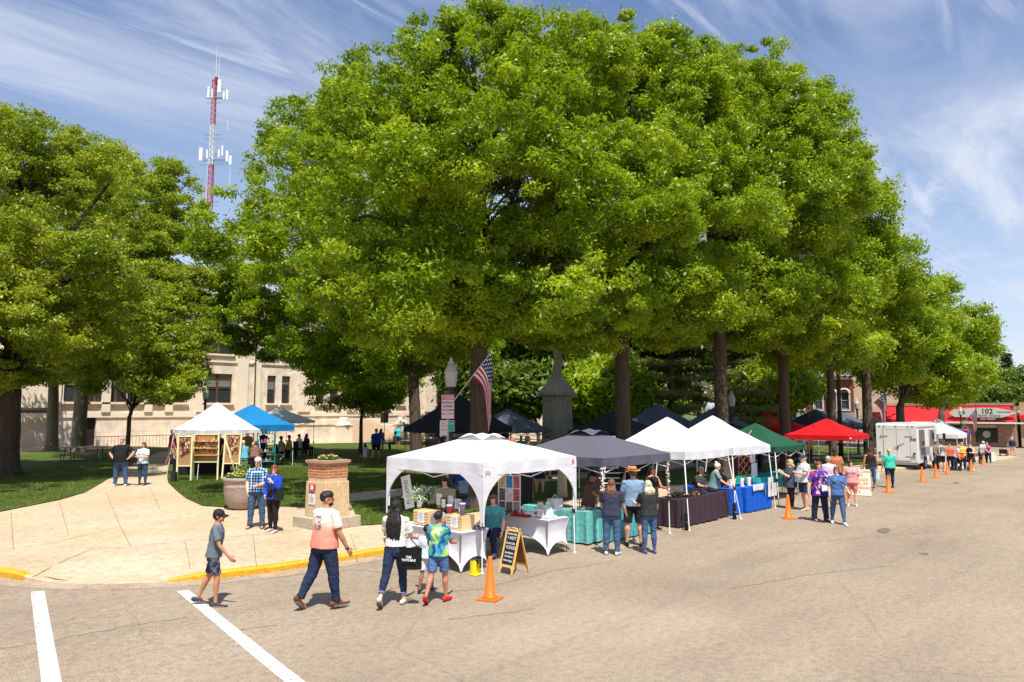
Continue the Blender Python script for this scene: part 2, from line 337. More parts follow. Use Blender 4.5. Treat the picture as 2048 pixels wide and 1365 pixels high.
# kerb outline of the block, corner first
kc = [(3.6, 90), (3.6, 30), (3.65, 22), (3.72, 18.6), (3.95, 17.2), (4.35, 16.1), (4.85, 15.25), (5.45, 14.62), (6.1, 14.15), (6.9, 13.75), (7.9, 13.5), (9.2, 13.42), (10.3, KY)]
kc += [(x, KY) for x in range(12, 86, 4)]+[(86, KY), (88.5, 14.4), (89.5, 16.5), (89.5, 90)]
def inset(pts, w):
    o = []
    for i, p in enumerate(pts):
        a = Vector(pts[max(0, i-1)]); b = Vector(pts[min(len(pts)-1, i+1)]); t = (b-a).normalized(); n = Vector((-t.y, t.x)); o.append((p[0]+n.x*w, p[1]+n.y*w))
    return o
ki = inset(kc, .17)
def ph(x, y):
    dr = math.hypot((x-5.25)/1.0, (y-14.9)/.9); return .13*sstep(.9, 2.0, dr)
mb = MB()
for i in range(len(kc)-1):
    a, b, c, dd = kc[i], kc[i+1], ki[i+1], ki[i]
    vis = (a[1] > 16.1 and a[0] < 6 and a[1] < 40) or (a[0] > 5.9 and a[0] < 24)
    mb.mi = 0 if vis else 1
    n = 6 if i > 0 and i < 14 else 1
    for k in range(n):
        t0, t1 = k/n, (k+1)/n
        lp = lambda p, q, t: (p[0]+(q[0]-p[0])*t, p[1]+(q[1]-p[1])*t)
        A0, A1, I0, I1 = lp(a, b, t0), lp(a, b, t1), lp(dd, c, t0), lp(dd, c, t1)
        zz = lambda p, h=1: zg(*p)+ph(*p)*h+.006
        m0, m1 = lp(A0, I0, .2), lp(A1, I1, .2)
        mb.quad((*A0, zg(*A0)-.03), (*A1, zg(*A1)-.03), (*A1, zz(A1, .72)), (*A0, zz(A0, .72)))
        mb.quad((*A0, zz(A0, .72)), (*A1, zz(A1, .72)), (*m1, zz(m1)), (*m0, zz(m0)))
        mb.quad((*m0, zz(m0)), (*m1, zz(m1)), (*I1, zz(I1)), (*I0, zz(I0)))
kerb = struct(mb.build('kerb', [YEL, CONC]))
# pavement block top
struct(sheet('pavement', ki, CONC, lambda x, y: zg(x, y)+ph(x, y)+.006, 1))
# lawns, a few mm above the pavement level
def lw(name, pts, rot=0): return struct(sheet(name, [(p[0], p[1]) for p in pts], LAWN, lambda x, y: zg(x, y)+.13+.034))
left = [G(-120, 1056), G(0, 1025), G(60, 1013), G(120, 1001), G(170, 986), G(205, 966), G(228, 951), G(250, 938), G(285, 918), G(318, 905), (30, 58), (3.9, 58)]
lw('lawn', left)
right = [G(336, 966), G(352, 982), G(372, 998), G(405, 1013), G(450, 1016), G(530, 1014), G(611, 1015), (13.9, 21.9), (16, 22.3), (88, 22.3), (88, 58), (32.5, 58), G(352, 905), G(340, 925), G(333, 945)]
lw('lawn', right)
lw('lawn', [(11.9, 16.2), (12.6, 15.9), (88, 15.9), (88, 20.2), (14.4, 20.2)])
# drive in front of the courthouse
GUT = groundmat('gutter_concrete', (srgb(150, 132, 112), srgb(176, 156, 132)), (1.2, 6, 50), .9, .3, wear_extra(srgb(112, 98, 84), .6, 1.4))
ko = inset(kc, -.42); mb = MB()
for i in range(1, 33):
    for k in range(3):
        t0, t1 = k/3, (k+1)/3; q = [tuple(Vector(p).lerp(Vector(r_), t)) for p, r_, t in ((ko[i], ko[i+1], t0), (ko[i], ko[i+1], t1), (kc[i], kc[i+1], t1), (kc[i], kc[i+1], t0))]; mb.quad(*[(x, y, zg(x, y)+.004) for x, y in q])
struct(mb.build('gutter', GUT))
# painted lines, slab joints, cracks
def strip(mb, pts, w, dz, fn=ZT):
    pts = [Vector((p[0], p[1])) for p in pts]; P = []
    for i in range(len(pts)-1):
        n = max(1, int((pts[i+1]-pts[i]).length/.5)); P += [pts[i].lerp(pts[i+1], k/n) for k in range(n)]
    P.append(pts[-1]); vs = []
    for i, p in enumerate(P):
        t = (P[min(i+1, len(P)-1)]-P[max(0, i-1)]).normalized(); n = Vector((-t.y, t.x))*w/2
        for q in (p+n, p-n): vs.append((q.x, q.y, fn(q.x, q.y)+dz))
    mb.add(vs, [(2*i, 2*i+1, 2*i+3, 2*i+2) for i in range(len(P)-1)])
def gl(*p): return [G(*q) for q in p]
mb = MB(); a0 = gl((366, 1168), (590, 1365)); dv = (a0[1]-a0[0]).normalized(); strip(mb, [a0[0], a0[1]+dv*6], .2, .005, zg); struct(mb.build('crosswalk_line', WLINE))
mb = MB(); a0 = gl((75, 1183), (103, 1365)); dv = (a0[1]-a0[0]).normalized(); strip(mb, [a0[0], a0[1]+dv*6], .2, .005, zg); struct(mb.build('crosswalk_line', WLINE))
mb = MB()
for l in [((0, 1103), (95, 1090), (240, 1055)), ((22, 1026), (27, 1100)), ((118, 1003), (138, 1073)), ((212, 985), (240, 1053), (262, 1095)), ((65, 1155), (187, 1098), (262, 1095), (370, 1083), (510, 1071), (600, 1062)), ((370, 1083), (380, 1139)), ((506, 1071), (513, 1134)), ((700, 1068), (715, 1112)),
          ((300, 975), (320, 1020)), ((262, 1000), (330, 990))]:
    strip(mb, gl(*l), .013, .011)
for x in np.arange(15, 86, 1.6): strip(mb, [(x, 20.2), (x, 22.3)], .015, .011)
struct(mb.build('pavement_joint', JOINT))
mb = MB(); random.seed(3)
for l in [((0, 1300), (120, 1278), (240, 1255), (400, 1232)), ((480, 1258), (560, 1250)), ((860, 1190), (960, 1178), (1120, 1140), (1250, 1120)), ((1560, 1090), (1700, 1078), (1900, 1062)), ((900, 1240), (1100, 1215)), ((1450, 1180), (1620, 1150), (1800, 1130)), ((560, 1155), (700, 1140), (900, 1160))]:
    p = gl(*l); q = []
    for i in range(len(p)-1):
        for k in range(8): q.append(p[i].lerp(p[i+1], k/8)+Vector((random.gauss(0, .03), random.gauss(0, .03), 0)))
    strip(mb, q, .012, .004, zg)
struct(mb.build('road_crack', TAR_SHADOW))
mb = MB()
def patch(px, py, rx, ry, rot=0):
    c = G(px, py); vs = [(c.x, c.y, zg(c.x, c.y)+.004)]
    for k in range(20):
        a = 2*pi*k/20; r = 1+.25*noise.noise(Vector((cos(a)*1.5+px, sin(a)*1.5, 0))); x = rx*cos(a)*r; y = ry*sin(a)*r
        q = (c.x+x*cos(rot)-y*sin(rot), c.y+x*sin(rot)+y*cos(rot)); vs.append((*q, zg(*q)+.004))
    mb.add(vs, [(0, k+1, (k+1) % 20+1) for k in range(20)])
for a in [(1768, 1062, .55, .16, .2), (1912, 966, .5, .15, .2), (1848, 1108, .16, .1, 0), (1690, 1016, .5, .05, .3)]: patch(*a)  # first patch is an overhead shadow painted on the road, the rest stains
struct(mb.build('shadow_and_stain_patch', TAR_SHADOW))
# grass blades along the near lawns
def blades(name, n, boxes, seed, poly_ok):
    rng = np.random.default_rng(seed); V = []; cnt = 0
    P = []
    for (x0, x1, y0, y1), k in boxes:
        xs = rng.uniform(x0, x1, k); ys = rng.uniform(y0, y1, k)
        for x, y in zip(xs, ys):
            if poly_ok(x, y): P.append((x, y, zg(x, y)+.158))
    P = np.array(P); n = len(P); a = rng.uniform(0, 2*pi, n); h = rng.uniform(.03, .075, n); w = .007+.006*rng.random(n)
    dx = np.c_[np.cos(a), np.sin(a), np.zeros(n)]; ln = np.c_[rng.normal(0, .025, (n, 2)), h]
    V = np.stack([P-dx*w[:, None], P+dx*w[:, None], P+ln], 1).reshape(-1, 3)
    me = bpy.data.meshes.new(name); me.vertices.add(len(V)); me.vertices.foreach_set('co', V.ravel()); me.loops.add(len(V)); me.loops.foreach_set('vertex_index', np.arange(len(V)))
    me.polygons.add(n); me.polygons.foreach_set('loop_start', np.arange(0, 3*n, 3)); me.polygons.foreach_set('loop_total', np.full(n, 3)); me.update(); me.validate()
    me.materials.append(leafmat('grass_blade', srgb(66, 88, 26), srgb(90, 110, 38), srgb(122, 128, 56), 1.2, .3)); o = bpy.data.objects.new(name, me); COL.objects.link(o); o['kind'] = 'stuff'; tag(o, 'short green grass on the park lawn', 'grass'); return o
def inpoly(x, y, poly):
    c = False; n = len(poly)
    for i in range(n):
        x1, y1 = poly[i][0], poly[i][1]; x2, y2 = poly[(i+1) % n][0], poly[(i+1) % n][1]
        if (y1 > y) != (y2 > y) and x < (x2-x1)*(y-y1)/(y2-y1)+x1: c = not c
    return c
lawnpolys = [left, right, [(11.9, 16.2), (12.6, 15.9), (88, 15.9), (88, 20.2), (14.4, 20.2)]]
blades('grass', 0, [((10.5, 22, 15.9, 32), 70000), ((5, 14, 24, 40), 45000), ((14, 30, 20, 40), 25000)], 5, lambda x, y: any(inpoly(x, y, p) for p in lawnpolys))

# ================================================================ trees
def fast_quads(name, V, mat, parent):
    n = len(V)//4; me = bpy.data.meshes.new(name); me.vertices.add(len(V)); me.vertices.foreach_set('co', V.astype(np.float32).ravel())
    me.loops.add(len(V)); me.loops.foreach_set('vertex_index', np.arange(len(V), dtype=np.int32)); me.polygons.add(n)
    me.polygons.foreach_set('loop_start', np.arange(0, 4*n, 4, dtype=np.int32)); me.polygons.foreach_set('loop_total', np.full(n, 4, dtype=np.int32)); me.update()
    me.materials.append(mat); o = bpy.data.objects.new(name, me); COL.objects.link(o)
    if parent: o.parent = parent
    return o
def unit(rng, n):
    v = rng.normal(size=(n, 3)); return v/np.linalg.norm(v, axis=1)[:, None]
def leaf_quads(rng, C, rc, per, L, flat=.65, up=.35, droop=.25, asp=.42):
    n = len(C)*per; c = np.repeat(C, per, 0); r = np.repeat(rc, per)
    dirs = unit(rng, n); dirs[:, 2] = dirs[:, 2]*.9+.15
    rad = r*(.25+.8*rng.random(n)**.6+.55*(rng.random(n) > .93)); pos = c+dirs*rad[:, None]*np.array([1, 1, flat])
    nrm = dirs*.55+unit(rng, n)*.75+np.array([0, 0, up]); nrm /= np.linalg.norm(nrm, axis=1)[:, None]
    t = np.cross(nrm, unit(rng, n)); t /= np.linalg.norm(t, axis=1)[:, None]; t[:, 2] -= droop*rng.random(n); b = np.cross(nrm, t); b /= np.linalg.norm(b, axis=1)[:, None]
    l = L*(.6+.8*rng.random(n))[:, None]; V = np.stack([pos-t*l*.5, pos+b*l*asp*.5, pos+t*l*.5, pos-b*l*asp*.5], 1); return V.reshape(-1, 3)
BARK = M('bark_brown', srgb(86, 74, 62), .95, .4, 7, 1, .1, stretch=(1.6, 1.6, .16), fine=4)
BARKG = M('bark_grey', srgb(118, 106, 90), .95, .3, 7, .9, .1, stretch=(1, 1, .3))
OAK = leafmat('oak_leaf', srgb(90, 117, 10), srgb(132, 154, 20), srgb(184, 194, 48), .6, .4)
LOCUST = leafmat('locust_leaf', srgb(104, 126, 22), srgb(142, 156, 36), srgb(182, 184, 62), .5, .36)
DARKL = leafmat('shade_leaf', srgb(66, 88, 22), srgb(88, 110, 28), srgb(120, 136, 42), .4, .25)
PINE = leafmat('pine_needle', srgb(92, 104, 52), srgb(120, 126, 64), srgb(150, 146, 84), .3, .15)
def tree(label, name, base, tr, ells, nb, ncl, per, L, rcl, mat, seed, cat='tree', group=None, bark=None, fork=None, lean=0, limbs=14, flat=.65, core=.35):
    rng = np.random.default_rng(seed); random.seed(seed)
    root = empty(name, base, 0, label, cat, group); C = []; R_ = []
    bx, by, bz = base; tot = sum(e[3]*e[4]+e[4]*e[5]+e[3]*e[5] for e in ells)
    for (cx, cy, cz, rx, ry, rz) in ells:
        fr = (rx*ry+ry*rz+rx*rz)/tot; rad = np.array([rx, ry, rz]); k = max(6, int(nb*1.7*fr)); dirs = unit(rng, k); dirs[:, 2] = np.maximum(dirs[:, 2], -.75)
        bo = dirs*rad*rng.uniform(.45, .9, k)[:, None]; br = rng.uniform(.14, .3, k)*rad.mean()
        m = int(ncl*fr); idx = rng.integers(0, k, m); u = unit(rng, m); p = bo[idx]+u*br[idx][:, None]*np.array([1, 1, .75])*rng.uniform(.75, 1.05, m)[:, None]
        q = np.linalg.norm(p/rad, axis=1); keep = (q > core) & (q < 1.16); p = p[keep]; C.append(p+np.array([cx, cy, cz])); 
        R_.append(rcl*rng.uniform(.65, 1.25, len(p)))
        ns = int(m*.3); u = unit(rng, ns); u[:, 2] = np.abs(u[:, 2])*1.1-.35; u /= np.linalg.norm(u, axis=1)[:, None]; wv = np.array([noise.noise(Vector(q_*2.2)+Vector((seed, cx*.3, cz*.3))) for q_ in u]); C.append(u*rad*(.83+.22*np.maximum(0, wv)+.08*rng.random(ns))[:, None]+np.array([cx, cy, cz])); R_.append(rcl*rng.uniform(.5, 1.0, ns))
    C = np.concatenate(C)-np.array([bx, by, bz]); R_ = np.concatenate(R_)
    fast_quads('crown', leaf_quads(rng, C, R_, per, L, flat), mat, root)
    mb = MB(); top = Vector((ells[0][0]-bx, ells[0][1]-by, ells[0][2]-bz+ells[0][5]*.45)); fz = fork or (ells[0][2]-bz)*.55
    f = Vector((top.x*.2*(fz/top.z), top.y*.2*(fz/top.z), fz))
    hh = [(-.3, 1.75), (.02, 1.5), (.2, 1.22), (.5, 1.06)]+[(.5+(f.z-.5)*q/7, 1.02-.2*q/7) for q in range(1, 8)]
    mb.tube([(f.x*z/f.z+tr*.16*noise.noise(Vector((z*.6, seed, 0))), f.y*z/f.z+tr*.16*noise.noise(Vector((z*.6, 0, seed))), z) for z, _ in hh], [tr*r*(1+.05*noise.noise(Vector((z*1.3, seed, 3)))) for z, r in hh], 14)
    mb.tube([f*.98, f.lerp(top, .4)+Vector((.2, .1, 0)), top], [tr*.82, tr*.5, tr*.12], 8)
    pick = rng.choice(len(C), min(len(C), limbs*4), replace=False)
    for i, j in enumerate(pick[:limbs*4]):
        e = Vector(C[j]); s0 = f.lerp(top, max(0, min(.8, random.uniform(0, 1)*(e.z-f.z)/max(.1, top.z-f.z))))
        md = s0.lerp(e, .5)+Vector((0, 0, .12*(e-s0).length)); r0 = tr*(.4 if i < limbs else .16)
        mb.tube([s0, s0.lerp(md, .5)+Vector((random.gauss(0, .1), random.gauss(0, .1), 0)), md, e], [r0, r0*.75, r0*.5, r0*.12], 6)
    mb.build('trunk', bark or BARK, root, True)
    return root
def P3(px, py, Z):
    """a point in the air seen at a photo pixel, Z metres ahead"""
    r = ray(px, py); h = cos(HEAD)*r.x+sin(HEAD)*r.y; r = r*(Z/h); return (r.x, r.y, CAMZ+r.z)
def E(px, py, Z, rx, ry, rz): return (*P3(px, py, Z), rx, ry, rz)
rowg = 'shade trees standing in a row along the street'
def rowtree(x, label, tr, ells, seed, **k):
    return tree(label, 'oak_tree', (x, 16.6, ZT(x, 16.6)), tr, ells, seed=seed, group=rowg, **k)
# the street row, nearest first
rowtree(16.6, 'biggest nearest street tree, its trunk behind the hanging flag and first white tent', .3,
        [E(960, 360, 23.5, 5.6, 5.0, 4.9), E(812, 260, 25, 3.2, 3.3, 3.2), E(740, 200, 25.5, 1.9, 2, 1.9), E(1020, 110, 25, 2.2, 2.2, 1.7), E(1080, 190, 24.5, 3.1, 3.1, 2.7), E(560, 480, 24.5, 3.0, 3.0, 2.2), E(1230, 400, 23.5, 2.8, 2.8, 2.6), E(820, 590, 23, 4.3, 3.6, 2.1), E(1090, 580, 23.5, 4.2, 3.4, 2.1), E(930, 130, 24.5, 2.7, 2.7, 2.0), E(970, 370, 21.5, 3.6, 3.2, 3.0), E(900, 650, 24.5, 3.6, 3.0, 1.5), E(1120, 640, 25.5, 3.4, 3.0, 1.5)],
        11, nb=120, ncl=2700, per=115, L=.15, rcl=.44, mat=OAK, limbs=26, fork=5.5)
rowtree(24.5, 'second tall street tree from the left, thick straight bare trunk rising above the grey tent', .31,
        [E(1240, 330, 29.5, 5.2, 5.0, 5.2), E(1330, 200, 30, 3.2, 3.2, 2.9), E(1200, 150, 30, 3, 3, 2.4), E(1420, 440, 29, 3.4, 3.0, 3.0), E(1200, 580, 29, 4.4, 3.6, 2.1), E(1390, 200, 31, 2.6, 2.6, 2.4), E(1350, 610, 29.5, 4.0, 3.2, 1.8), E(1290, 660, 31, 3.4, 3, 1.3)],
        12, nb=110, ncl=1850, per=115, L=.165, rcl=.48, mat=OAK, limbs=22, fork=7)
rowtree(32.6, 'third street tree, dark straight trunk behind the second white tent peak', .33,
        [E(1450, 330, 36, 5.0, 5, 5.6), E(1490, 210, 36, 3.4, 3.4, 3.0), E(1590, 400, 35, 3.6, 3.4, 3.6), E(1480, 590, 35.5, 5.0, 4.0, 2.4), E(1530, 665, 37, 3.8, 3.2, 1.7)],
        13, nb=95, ncl=1350, per=110, L=.185, rcl=.56, mat=OAK, limbs=20, fork=8)
rowtree(39.8, 'fourth street tree with a slimmer dark trunk between the green and red tents', .3,
        [E(1565, 340, 41, 4.4, 4.4, 5.4), E(1605, 245, 41, 2.7, 2.8, 2.5), E(1645, 420, 40, 2.9, 3, 3.8), E(1595, 600, 40.5, 4.6, 4.0, 2.7), E(1625, 690, 42, 3.6, 3.2, 1.7)],
        14, nb=80, ncl=1000, per=105, L=.205, rcl=.66, mat=OAK, limbs=16, fork=7)
rowtree(46.8, 'fifth street tree, wide crown hanging over the peak of the red tent', .24,
        [E(1660, 460, 46, 3.9, 4, 4.2), E(1685, 530, 46, 2.6, 3, 3.8), E(1700, 705, 47, 3.4, 3, 1.5), E(1660, 620, 45, 3.6, 3, 2.0)], 15, nb=50, ncl=600, per=110, L=.23, rcl=.8, mat=OAK, limbs=12)
rowtree(53.4, 'sixth street tree, its trunk just behind the near end of the white van', .33,
        [E(1735, 570, 51, 3.8, 3.9, 3.6), E(1770, 735, 54, 2.8, 2.6, 1.4), E(1700, 660, 51, 2.5, 2.5, 1.6), E(1810, 660, 52, 2.6, 2.6, 2.2)], 16, nb=50, ncl=560, per=105, L=.25, rcl=.85, mat=OAK, limbs=12)
rowtree(60.5, 'seventh street tree with a short dark trunk rising behind the white van roof', .33,
        [E(1825, 770, 58, 3.4, 3, 1.7), E(1880, 775, 58, 3.0, 2.6, 1.6), E(1830, 645, 56.5, 3.5, 3.7, 2.9), E(1850, 590, 57, 2.4, 2.4, 1.6), E(1800, 715, 56, 3.1, 2.6, 1.5), E(1900, 735, 57, 2.6, 2.6, 1.6)], 17, nb=50, ncl=560, per=105, L=.25, rcl=.85, mat=OAK, limbs=12, fork=4)
rowtree(72, 'farthest street tree, low crown reaching over the red shop roof', .3,
        [E(1930, 760, 69, 2.8, 2.6, 1.8), E(1895, 790, 68, 2.8, 2.4, 1.3), E(1905, 660, 67, 3.2, 3.4, 2.8), E(1945, 700, 69, 2.3, 2.3, 2.4), E(1900, 745, 66, 3.2, 2.6, 1.8)], 18, nb=45, ncl=440, per=100, L=.28, rcl=.95, mat=OAK, limbs=10, fork=4)
# park trees on the left
def T(label, name, px, Z, tr, ells, seed, **k):
    b = AT(px, Z); return tree(label, name, tuple(b), tr, ells, seed=seed, **k)
T('spreading park tree with a forked trunk left of the black tent, long low boughs', 'shade_tree', 834, 36, .3,
  [E(700, 430, 38, 5.8, 5.0, 5.2), E(620, 290, 41, 2.9, 2.8, 3.0), E(535, 580, 47, 4.4, 3.4, 3.1), E(780, 570, 37, 4.8, 4, 2.4), E(560, 640, 47, 5.0, 3.0, 2.9), E(670, 690, 40, 3.9, 3.0, 2.2), E(800, 700, 37, 3.0, 2.8, 1.6), E(445, 610, 47, 2.4, 2, 1.8), E(520, 690, 47, 2.7, 1.8, 1.7), E(720, 730, 39, 3.2, 3, 1.5), E(880, 700, 40, 3.4, 3, 1.9)],
  21, nb=110, ncl=2200, per=110, L=.18, rcl=.56, mat=OAK, limbs=14, fork=5)
T('broad yellow-green tree at the left picture edge with a very thick dark trunk', 'locust_tree', 8, 31.5, .58,
  [E(60, 400, 31, 4.8, 4.8, 4.0), E(30, 560, 29.5, 5.0, 4.4, 2.6), E(-130, 500, 32, 4.5, 4.5, 3.4), E(60, 660, 29, 3.6, 3.2, 1.5), E(170, 560, 29, 2.6, 2.6, 2.4), E(20, 740, 30, 2.6, 2.4, .9), E(190, 690, 30, 2.2, 2.2, 1.2), E(70, 330, 32, 3.0, 2.8, 2.1), E(-30, 320, 31, 3.6, 3.4, 2.2), E(-240, 470, 26, 5, 5, 3.6), E(-120, 640, 25.5, 4, 4, 2)],
  22, nb=120, ncl=2100, per=115, L=.14, rcl=.46, mat=LOCUST, limbs=16, bark=BARK, flat=.6, fork=3.6)
T('tall airy yellow-green tree with a pale grey trunk behind the picnic table', 'locust_tree', 155, 47, .42,
  [E(235, 450, 44, 4.4, 4.4, 4.4), E(190, 350, 45, 2.8, 2.8, 2.6), E(320, 540, 42, 2.7, 2.8, 3.0), E(270, 600, 41, 4.2, 3.6, 2.2), E(310, 390, 44, 2.6, 2.6, 2.4), E(200, 700, 42, 3.2, 3, 1.6), E(150, 400, 45, 3.2, 3, 3), E(335, 640, 41, 2.4, 2.6, 2.8), E(335, 750, 40, 2.2, 2.2, 1.8)],
  23, nb=100, ncl=1500, per=115, L=.175, rcl=.56, mat=LOCUST, bark=BARKG, limbs=18, flat=.6, fork=6)
T('narrow tree with leaning pale trunk beside the green dumpster', 'shade_tree', 103, 50, .36,
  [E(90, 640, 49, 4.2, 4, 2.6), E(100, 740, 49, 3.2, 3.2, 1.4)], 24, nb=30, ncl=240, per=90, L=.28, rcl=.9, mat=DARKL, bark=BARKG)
T('low leafy tree whose thin trunk stands behind the man in the black tee', 'shade_tree', 254, 40, .12,
  [E(300, 690, 39, 3.2, 2.9, 2.6), E(330, 770, 38, 2.0, 2.2, 1.3), E(215, 750, 40, 2.6, 2, 1.5)], 25, nb=44, ncl=400, per=115, L=.17, rcl=.55, mat=LOCUST, flat=.5, fork=2.4)
T('small round young tree standing alone on the lawn before the courthouse steps', 'young_tree', 721, 49, .13,
  [E(728, 770, 49, 4.1, 3.6, 2.3), E(700, 720, 49, 2.8, 2.8, 1.5)], 26, nb=50, ncl=480, per=115, L=.19, rcl=.58, mat=OAK, fork=2.2)
# trees deep in the park
for i, (px, Z, ex, mat, lab, nm) in enumerate([
    (1010, 62, [E(1010, 640, 60, 5.5, 5, 5.2), E(960, 740, 58, 3.6, 3, 2.6)], DARKL, 'dark leafy tree deep in the park behind the second black tent', 'shade_tree'),
    (1128, 52, [E(1150, 620, 52, 5, 5, 5.0), E(1180, 740, 50, 3.0, 3, 3.2), E(1100, 700, 53, 2.6, 3, 2.6)], DARKL, 'bright leafy park tree right behind the stone monument', 'shade_tree'),
    (1290, 56, [E(1290, 640, 56, 5, 5, 5.5), E(1250, 780, 54, 3, 3, 2.6)], DARKL, 'dense dark park tree seen just right of the second street tree trunk', 'shade_tree'),
    (1585, 72, [E(1580, 640, 72, 6, 5, 5.5), E(1572, 775, 68, 3.0, 3, 2.6)], DARKL, 'leafy park tree standing left of the red brick building', 'shade_tree'),
    (1520, 80, [E(1530, 640, 80, 7, 6, 6), E(1510, 780, 74, 3.2, 4, 2.4)], DARKL, 'distant leafy park tree behind the golden pines', 'shade_tree'),
    (1400, 84, [E(1400, 640, 84, 8, 6, 7.5)], DARKL, 'tall distant tree high behind the golden pines', 'shade_tree'),
    (1195, 70, [E(1200, 660, 70, 6, 5, 6.2), E(1215, 790, 68, 3.6, 3, 2.2)], DARKL, 'deep green park tree between the monument and the second street trunk', 'shade_tree'),
    (1345, 72, [E(1345, 680, 70, 5.5, 5, 5.5), E(1330, 800, 70, 4, 3, 2.0)], DARKL, 'dark park tree filling the gap behind the first golden pine', 'shade_tree'),
    (1480, 92, [E(1480, 740, 92, 6.5, 5, 5)], DARKL, 'low dark tree far behind the golden pines', 'shade_tree'),
    (1660, 96, [E(1655, 680, 94, 5.5, 4, 4.6)], DARKL, 'far dark tree above the roof of the brick building', 'shade_tree'),
    (1080, 44, [E(1030, 790, 46, 1.8, 2, 1.6)], DARKL, 'small leafy bush-like tree left of the monument', 'young_tree'),
    (1205, 46, [E(1205, 790, 46, 2.4, 2, 2.0)], OAK, 'small bright green tree between the monument and the second street trunk', 'young_tree'),
    (1540, 58, [E(1545, 790, 58, 3.0, 2.4, 2.4)], OAK, 'bright low tree right of the small bushy pine', 'young_tree'),
    (945, 78, [E(950, 700, 76, 5.5, 4, 5), E(1050, 780, 74, 4.5, 3, 3)], DARKL, 'dark tree far behind the nearest street trunk', 'shade_tree'),
    (880, 66, [E(890, 620, 64, 6, 5, 5.0)], DARKL, 'leafy park tree in front of the courthouse right wing', 'shade_tree'),
    (1740, 88, [E(1740, 640, 86, 6, 6, 5.5)], DARKL, 'leafy tree rising behind the brick building roof', 'shade_tree')]):
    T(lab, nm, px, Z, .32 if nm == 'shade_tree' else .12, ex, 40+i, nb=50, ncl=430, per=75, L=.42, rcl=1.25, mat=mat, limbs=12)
def pine(label, px, Z, h, w, seed, z0=1.2):
    b = AT(px, Z); rng = np.random.default_rng(seed); root = empty('pine_tree', b, 0, label, 'tree', 'golden pines in the park'); C = []; mb = MB(); random.seed(seed)
    mb.tube([(0, 0, -.3), (0, 0, h*.5), (0, 0, h)], [.28, .2, .04], 9)
    z = z0
    while z < h:
        k = 1-(z/h)**1.5; n = 6
        for j in range(n):
            a = random.uniform(0, 2*pi); r = w*k*random.uniform(.75, 1.1)+.4; e = Vector((cos(a)*r, sin(a)*r, z+r*.12)); mb.tube([(0, 0, z), e*.5+Vector((0, 0, z*.5-.1)), e], [.06, .04, .012], 5)
            for q in np.arange(.3, 1.05, .14): C.append((cos(a)*r*q+random.gauss(0, .25), sin(a)*r*q+random.gauss(0, .25), z+r*.12*q+random.uniform(-.05, .15)))
        z += random.uniform(.75, 1.15)
    C = np.array(C); fast_quads('crown', leaf_quads(rng, C, np.full(len(C), .62), 110, .2, .34, .6, 0, .18), PINE, root); mb.build('trunk', BARK, root, True)
pine('golden-green layered pine left of the third street tree trunk', 1345, 47, 9.5, 3.6, 61, 2)
pine('tallest golden-green pine directly behind the third street tree trunk', 1440, 56, 13, 4.4, 62)
pine('small bushy golden pine just right of the park lamp post', 1500, 50, 5.2, 2.6, 63, 1.3)
# far trees behind the red shop
for i, (px, Z, top, w) in enumerate([(1960, 150, 742, 7), (1990, 140, 748, 7), (2022, 135, 740, 7.5), (2055, 130, 752, 7), (2090, 130, 738, 8), (1935, 155, 760, 7), (2010, 120, 775, 5.5), (1965, 125, 780, 5.5), (1850, 150, 745, 8), (1780, 150, 745, 8), (1900, 150, 750, 8)]):
    zc = 820-(820-top)*.5; h = (820-top)/1500*Z+4.6; b = AT(px, Z)
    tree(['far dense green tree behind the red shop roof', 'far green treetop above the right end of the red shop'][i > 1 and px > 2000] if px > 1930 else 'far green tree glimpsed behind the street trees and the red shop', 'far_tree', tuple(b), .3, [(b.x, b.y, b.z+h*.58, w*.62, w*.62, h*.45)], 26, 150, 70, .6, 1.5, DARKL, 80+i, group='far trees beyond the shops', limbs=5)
b = AT(2023, 146); root = empty('far_conifer', b, 0, 'dark spiky conifer top rising above the far treeline', 'tree'); rng = np.random.default_rng(5); C = []
for z in np.arange(5, 15.5, .5):
    for j in range(7): a = rng.uniform(0, 6.28); r = (16-z)*.3*rng.uniform(.5, 1); C.append((cos(a)*r, sin(a)*r, z))
fast_quads('crown', leaf_quads(rng, np.array(C), np.full(len(C), .8), 40, .5, .4), leafmat('conifer', srgb(34, 50, 34), srgb(44, 62, 38), srgb(60, 76, 46)), root); MB().tube([(0, 0, 0), (0, 0, 15.5)], [.3, .03], 7).build('trunk', BARK, root)
# ================================================================ people
SKINS = {'l': srgb(214, 160, 132), 'm': srgb(186, 128, 98), 'd': srgb(146, 96, 70), 'p': srgb(226, 178, 152)}
def skin(k): return M('skin_'+k, SKINS[k], .55, .06, 14, .1, .35)
HAIRC = {'black': (.012, .01, .01), 'brown': srgb(72, 46, 32), 'grey': srgb(170, 165, 158), 'white': srgb(226, 222, 214), 'auburn': srgb(112, 74, 56), 'blond': srgb(196, 170, 124), 'greyblond': srgb(196, 184, 158), 'red': srgb(128, 60, 36), 'dark': srgb(40, 28, 24)}
def hairm(k): return M('hair_'+k, HAIRC[k], .55, .3, 30, .9, .4, stretch=(1, 1, .15))
def jeans(k='mid'):
    c = {'mid': srgb(74, 94, 126), 'dark': srgb(42, 52, 76), 'light': srgb(104, 126, 156), 'teal': srgb(56, 78, 100)}[k]
    return M('denim_'+k, c, .9, .22, 7, .5, .1, fine=4)
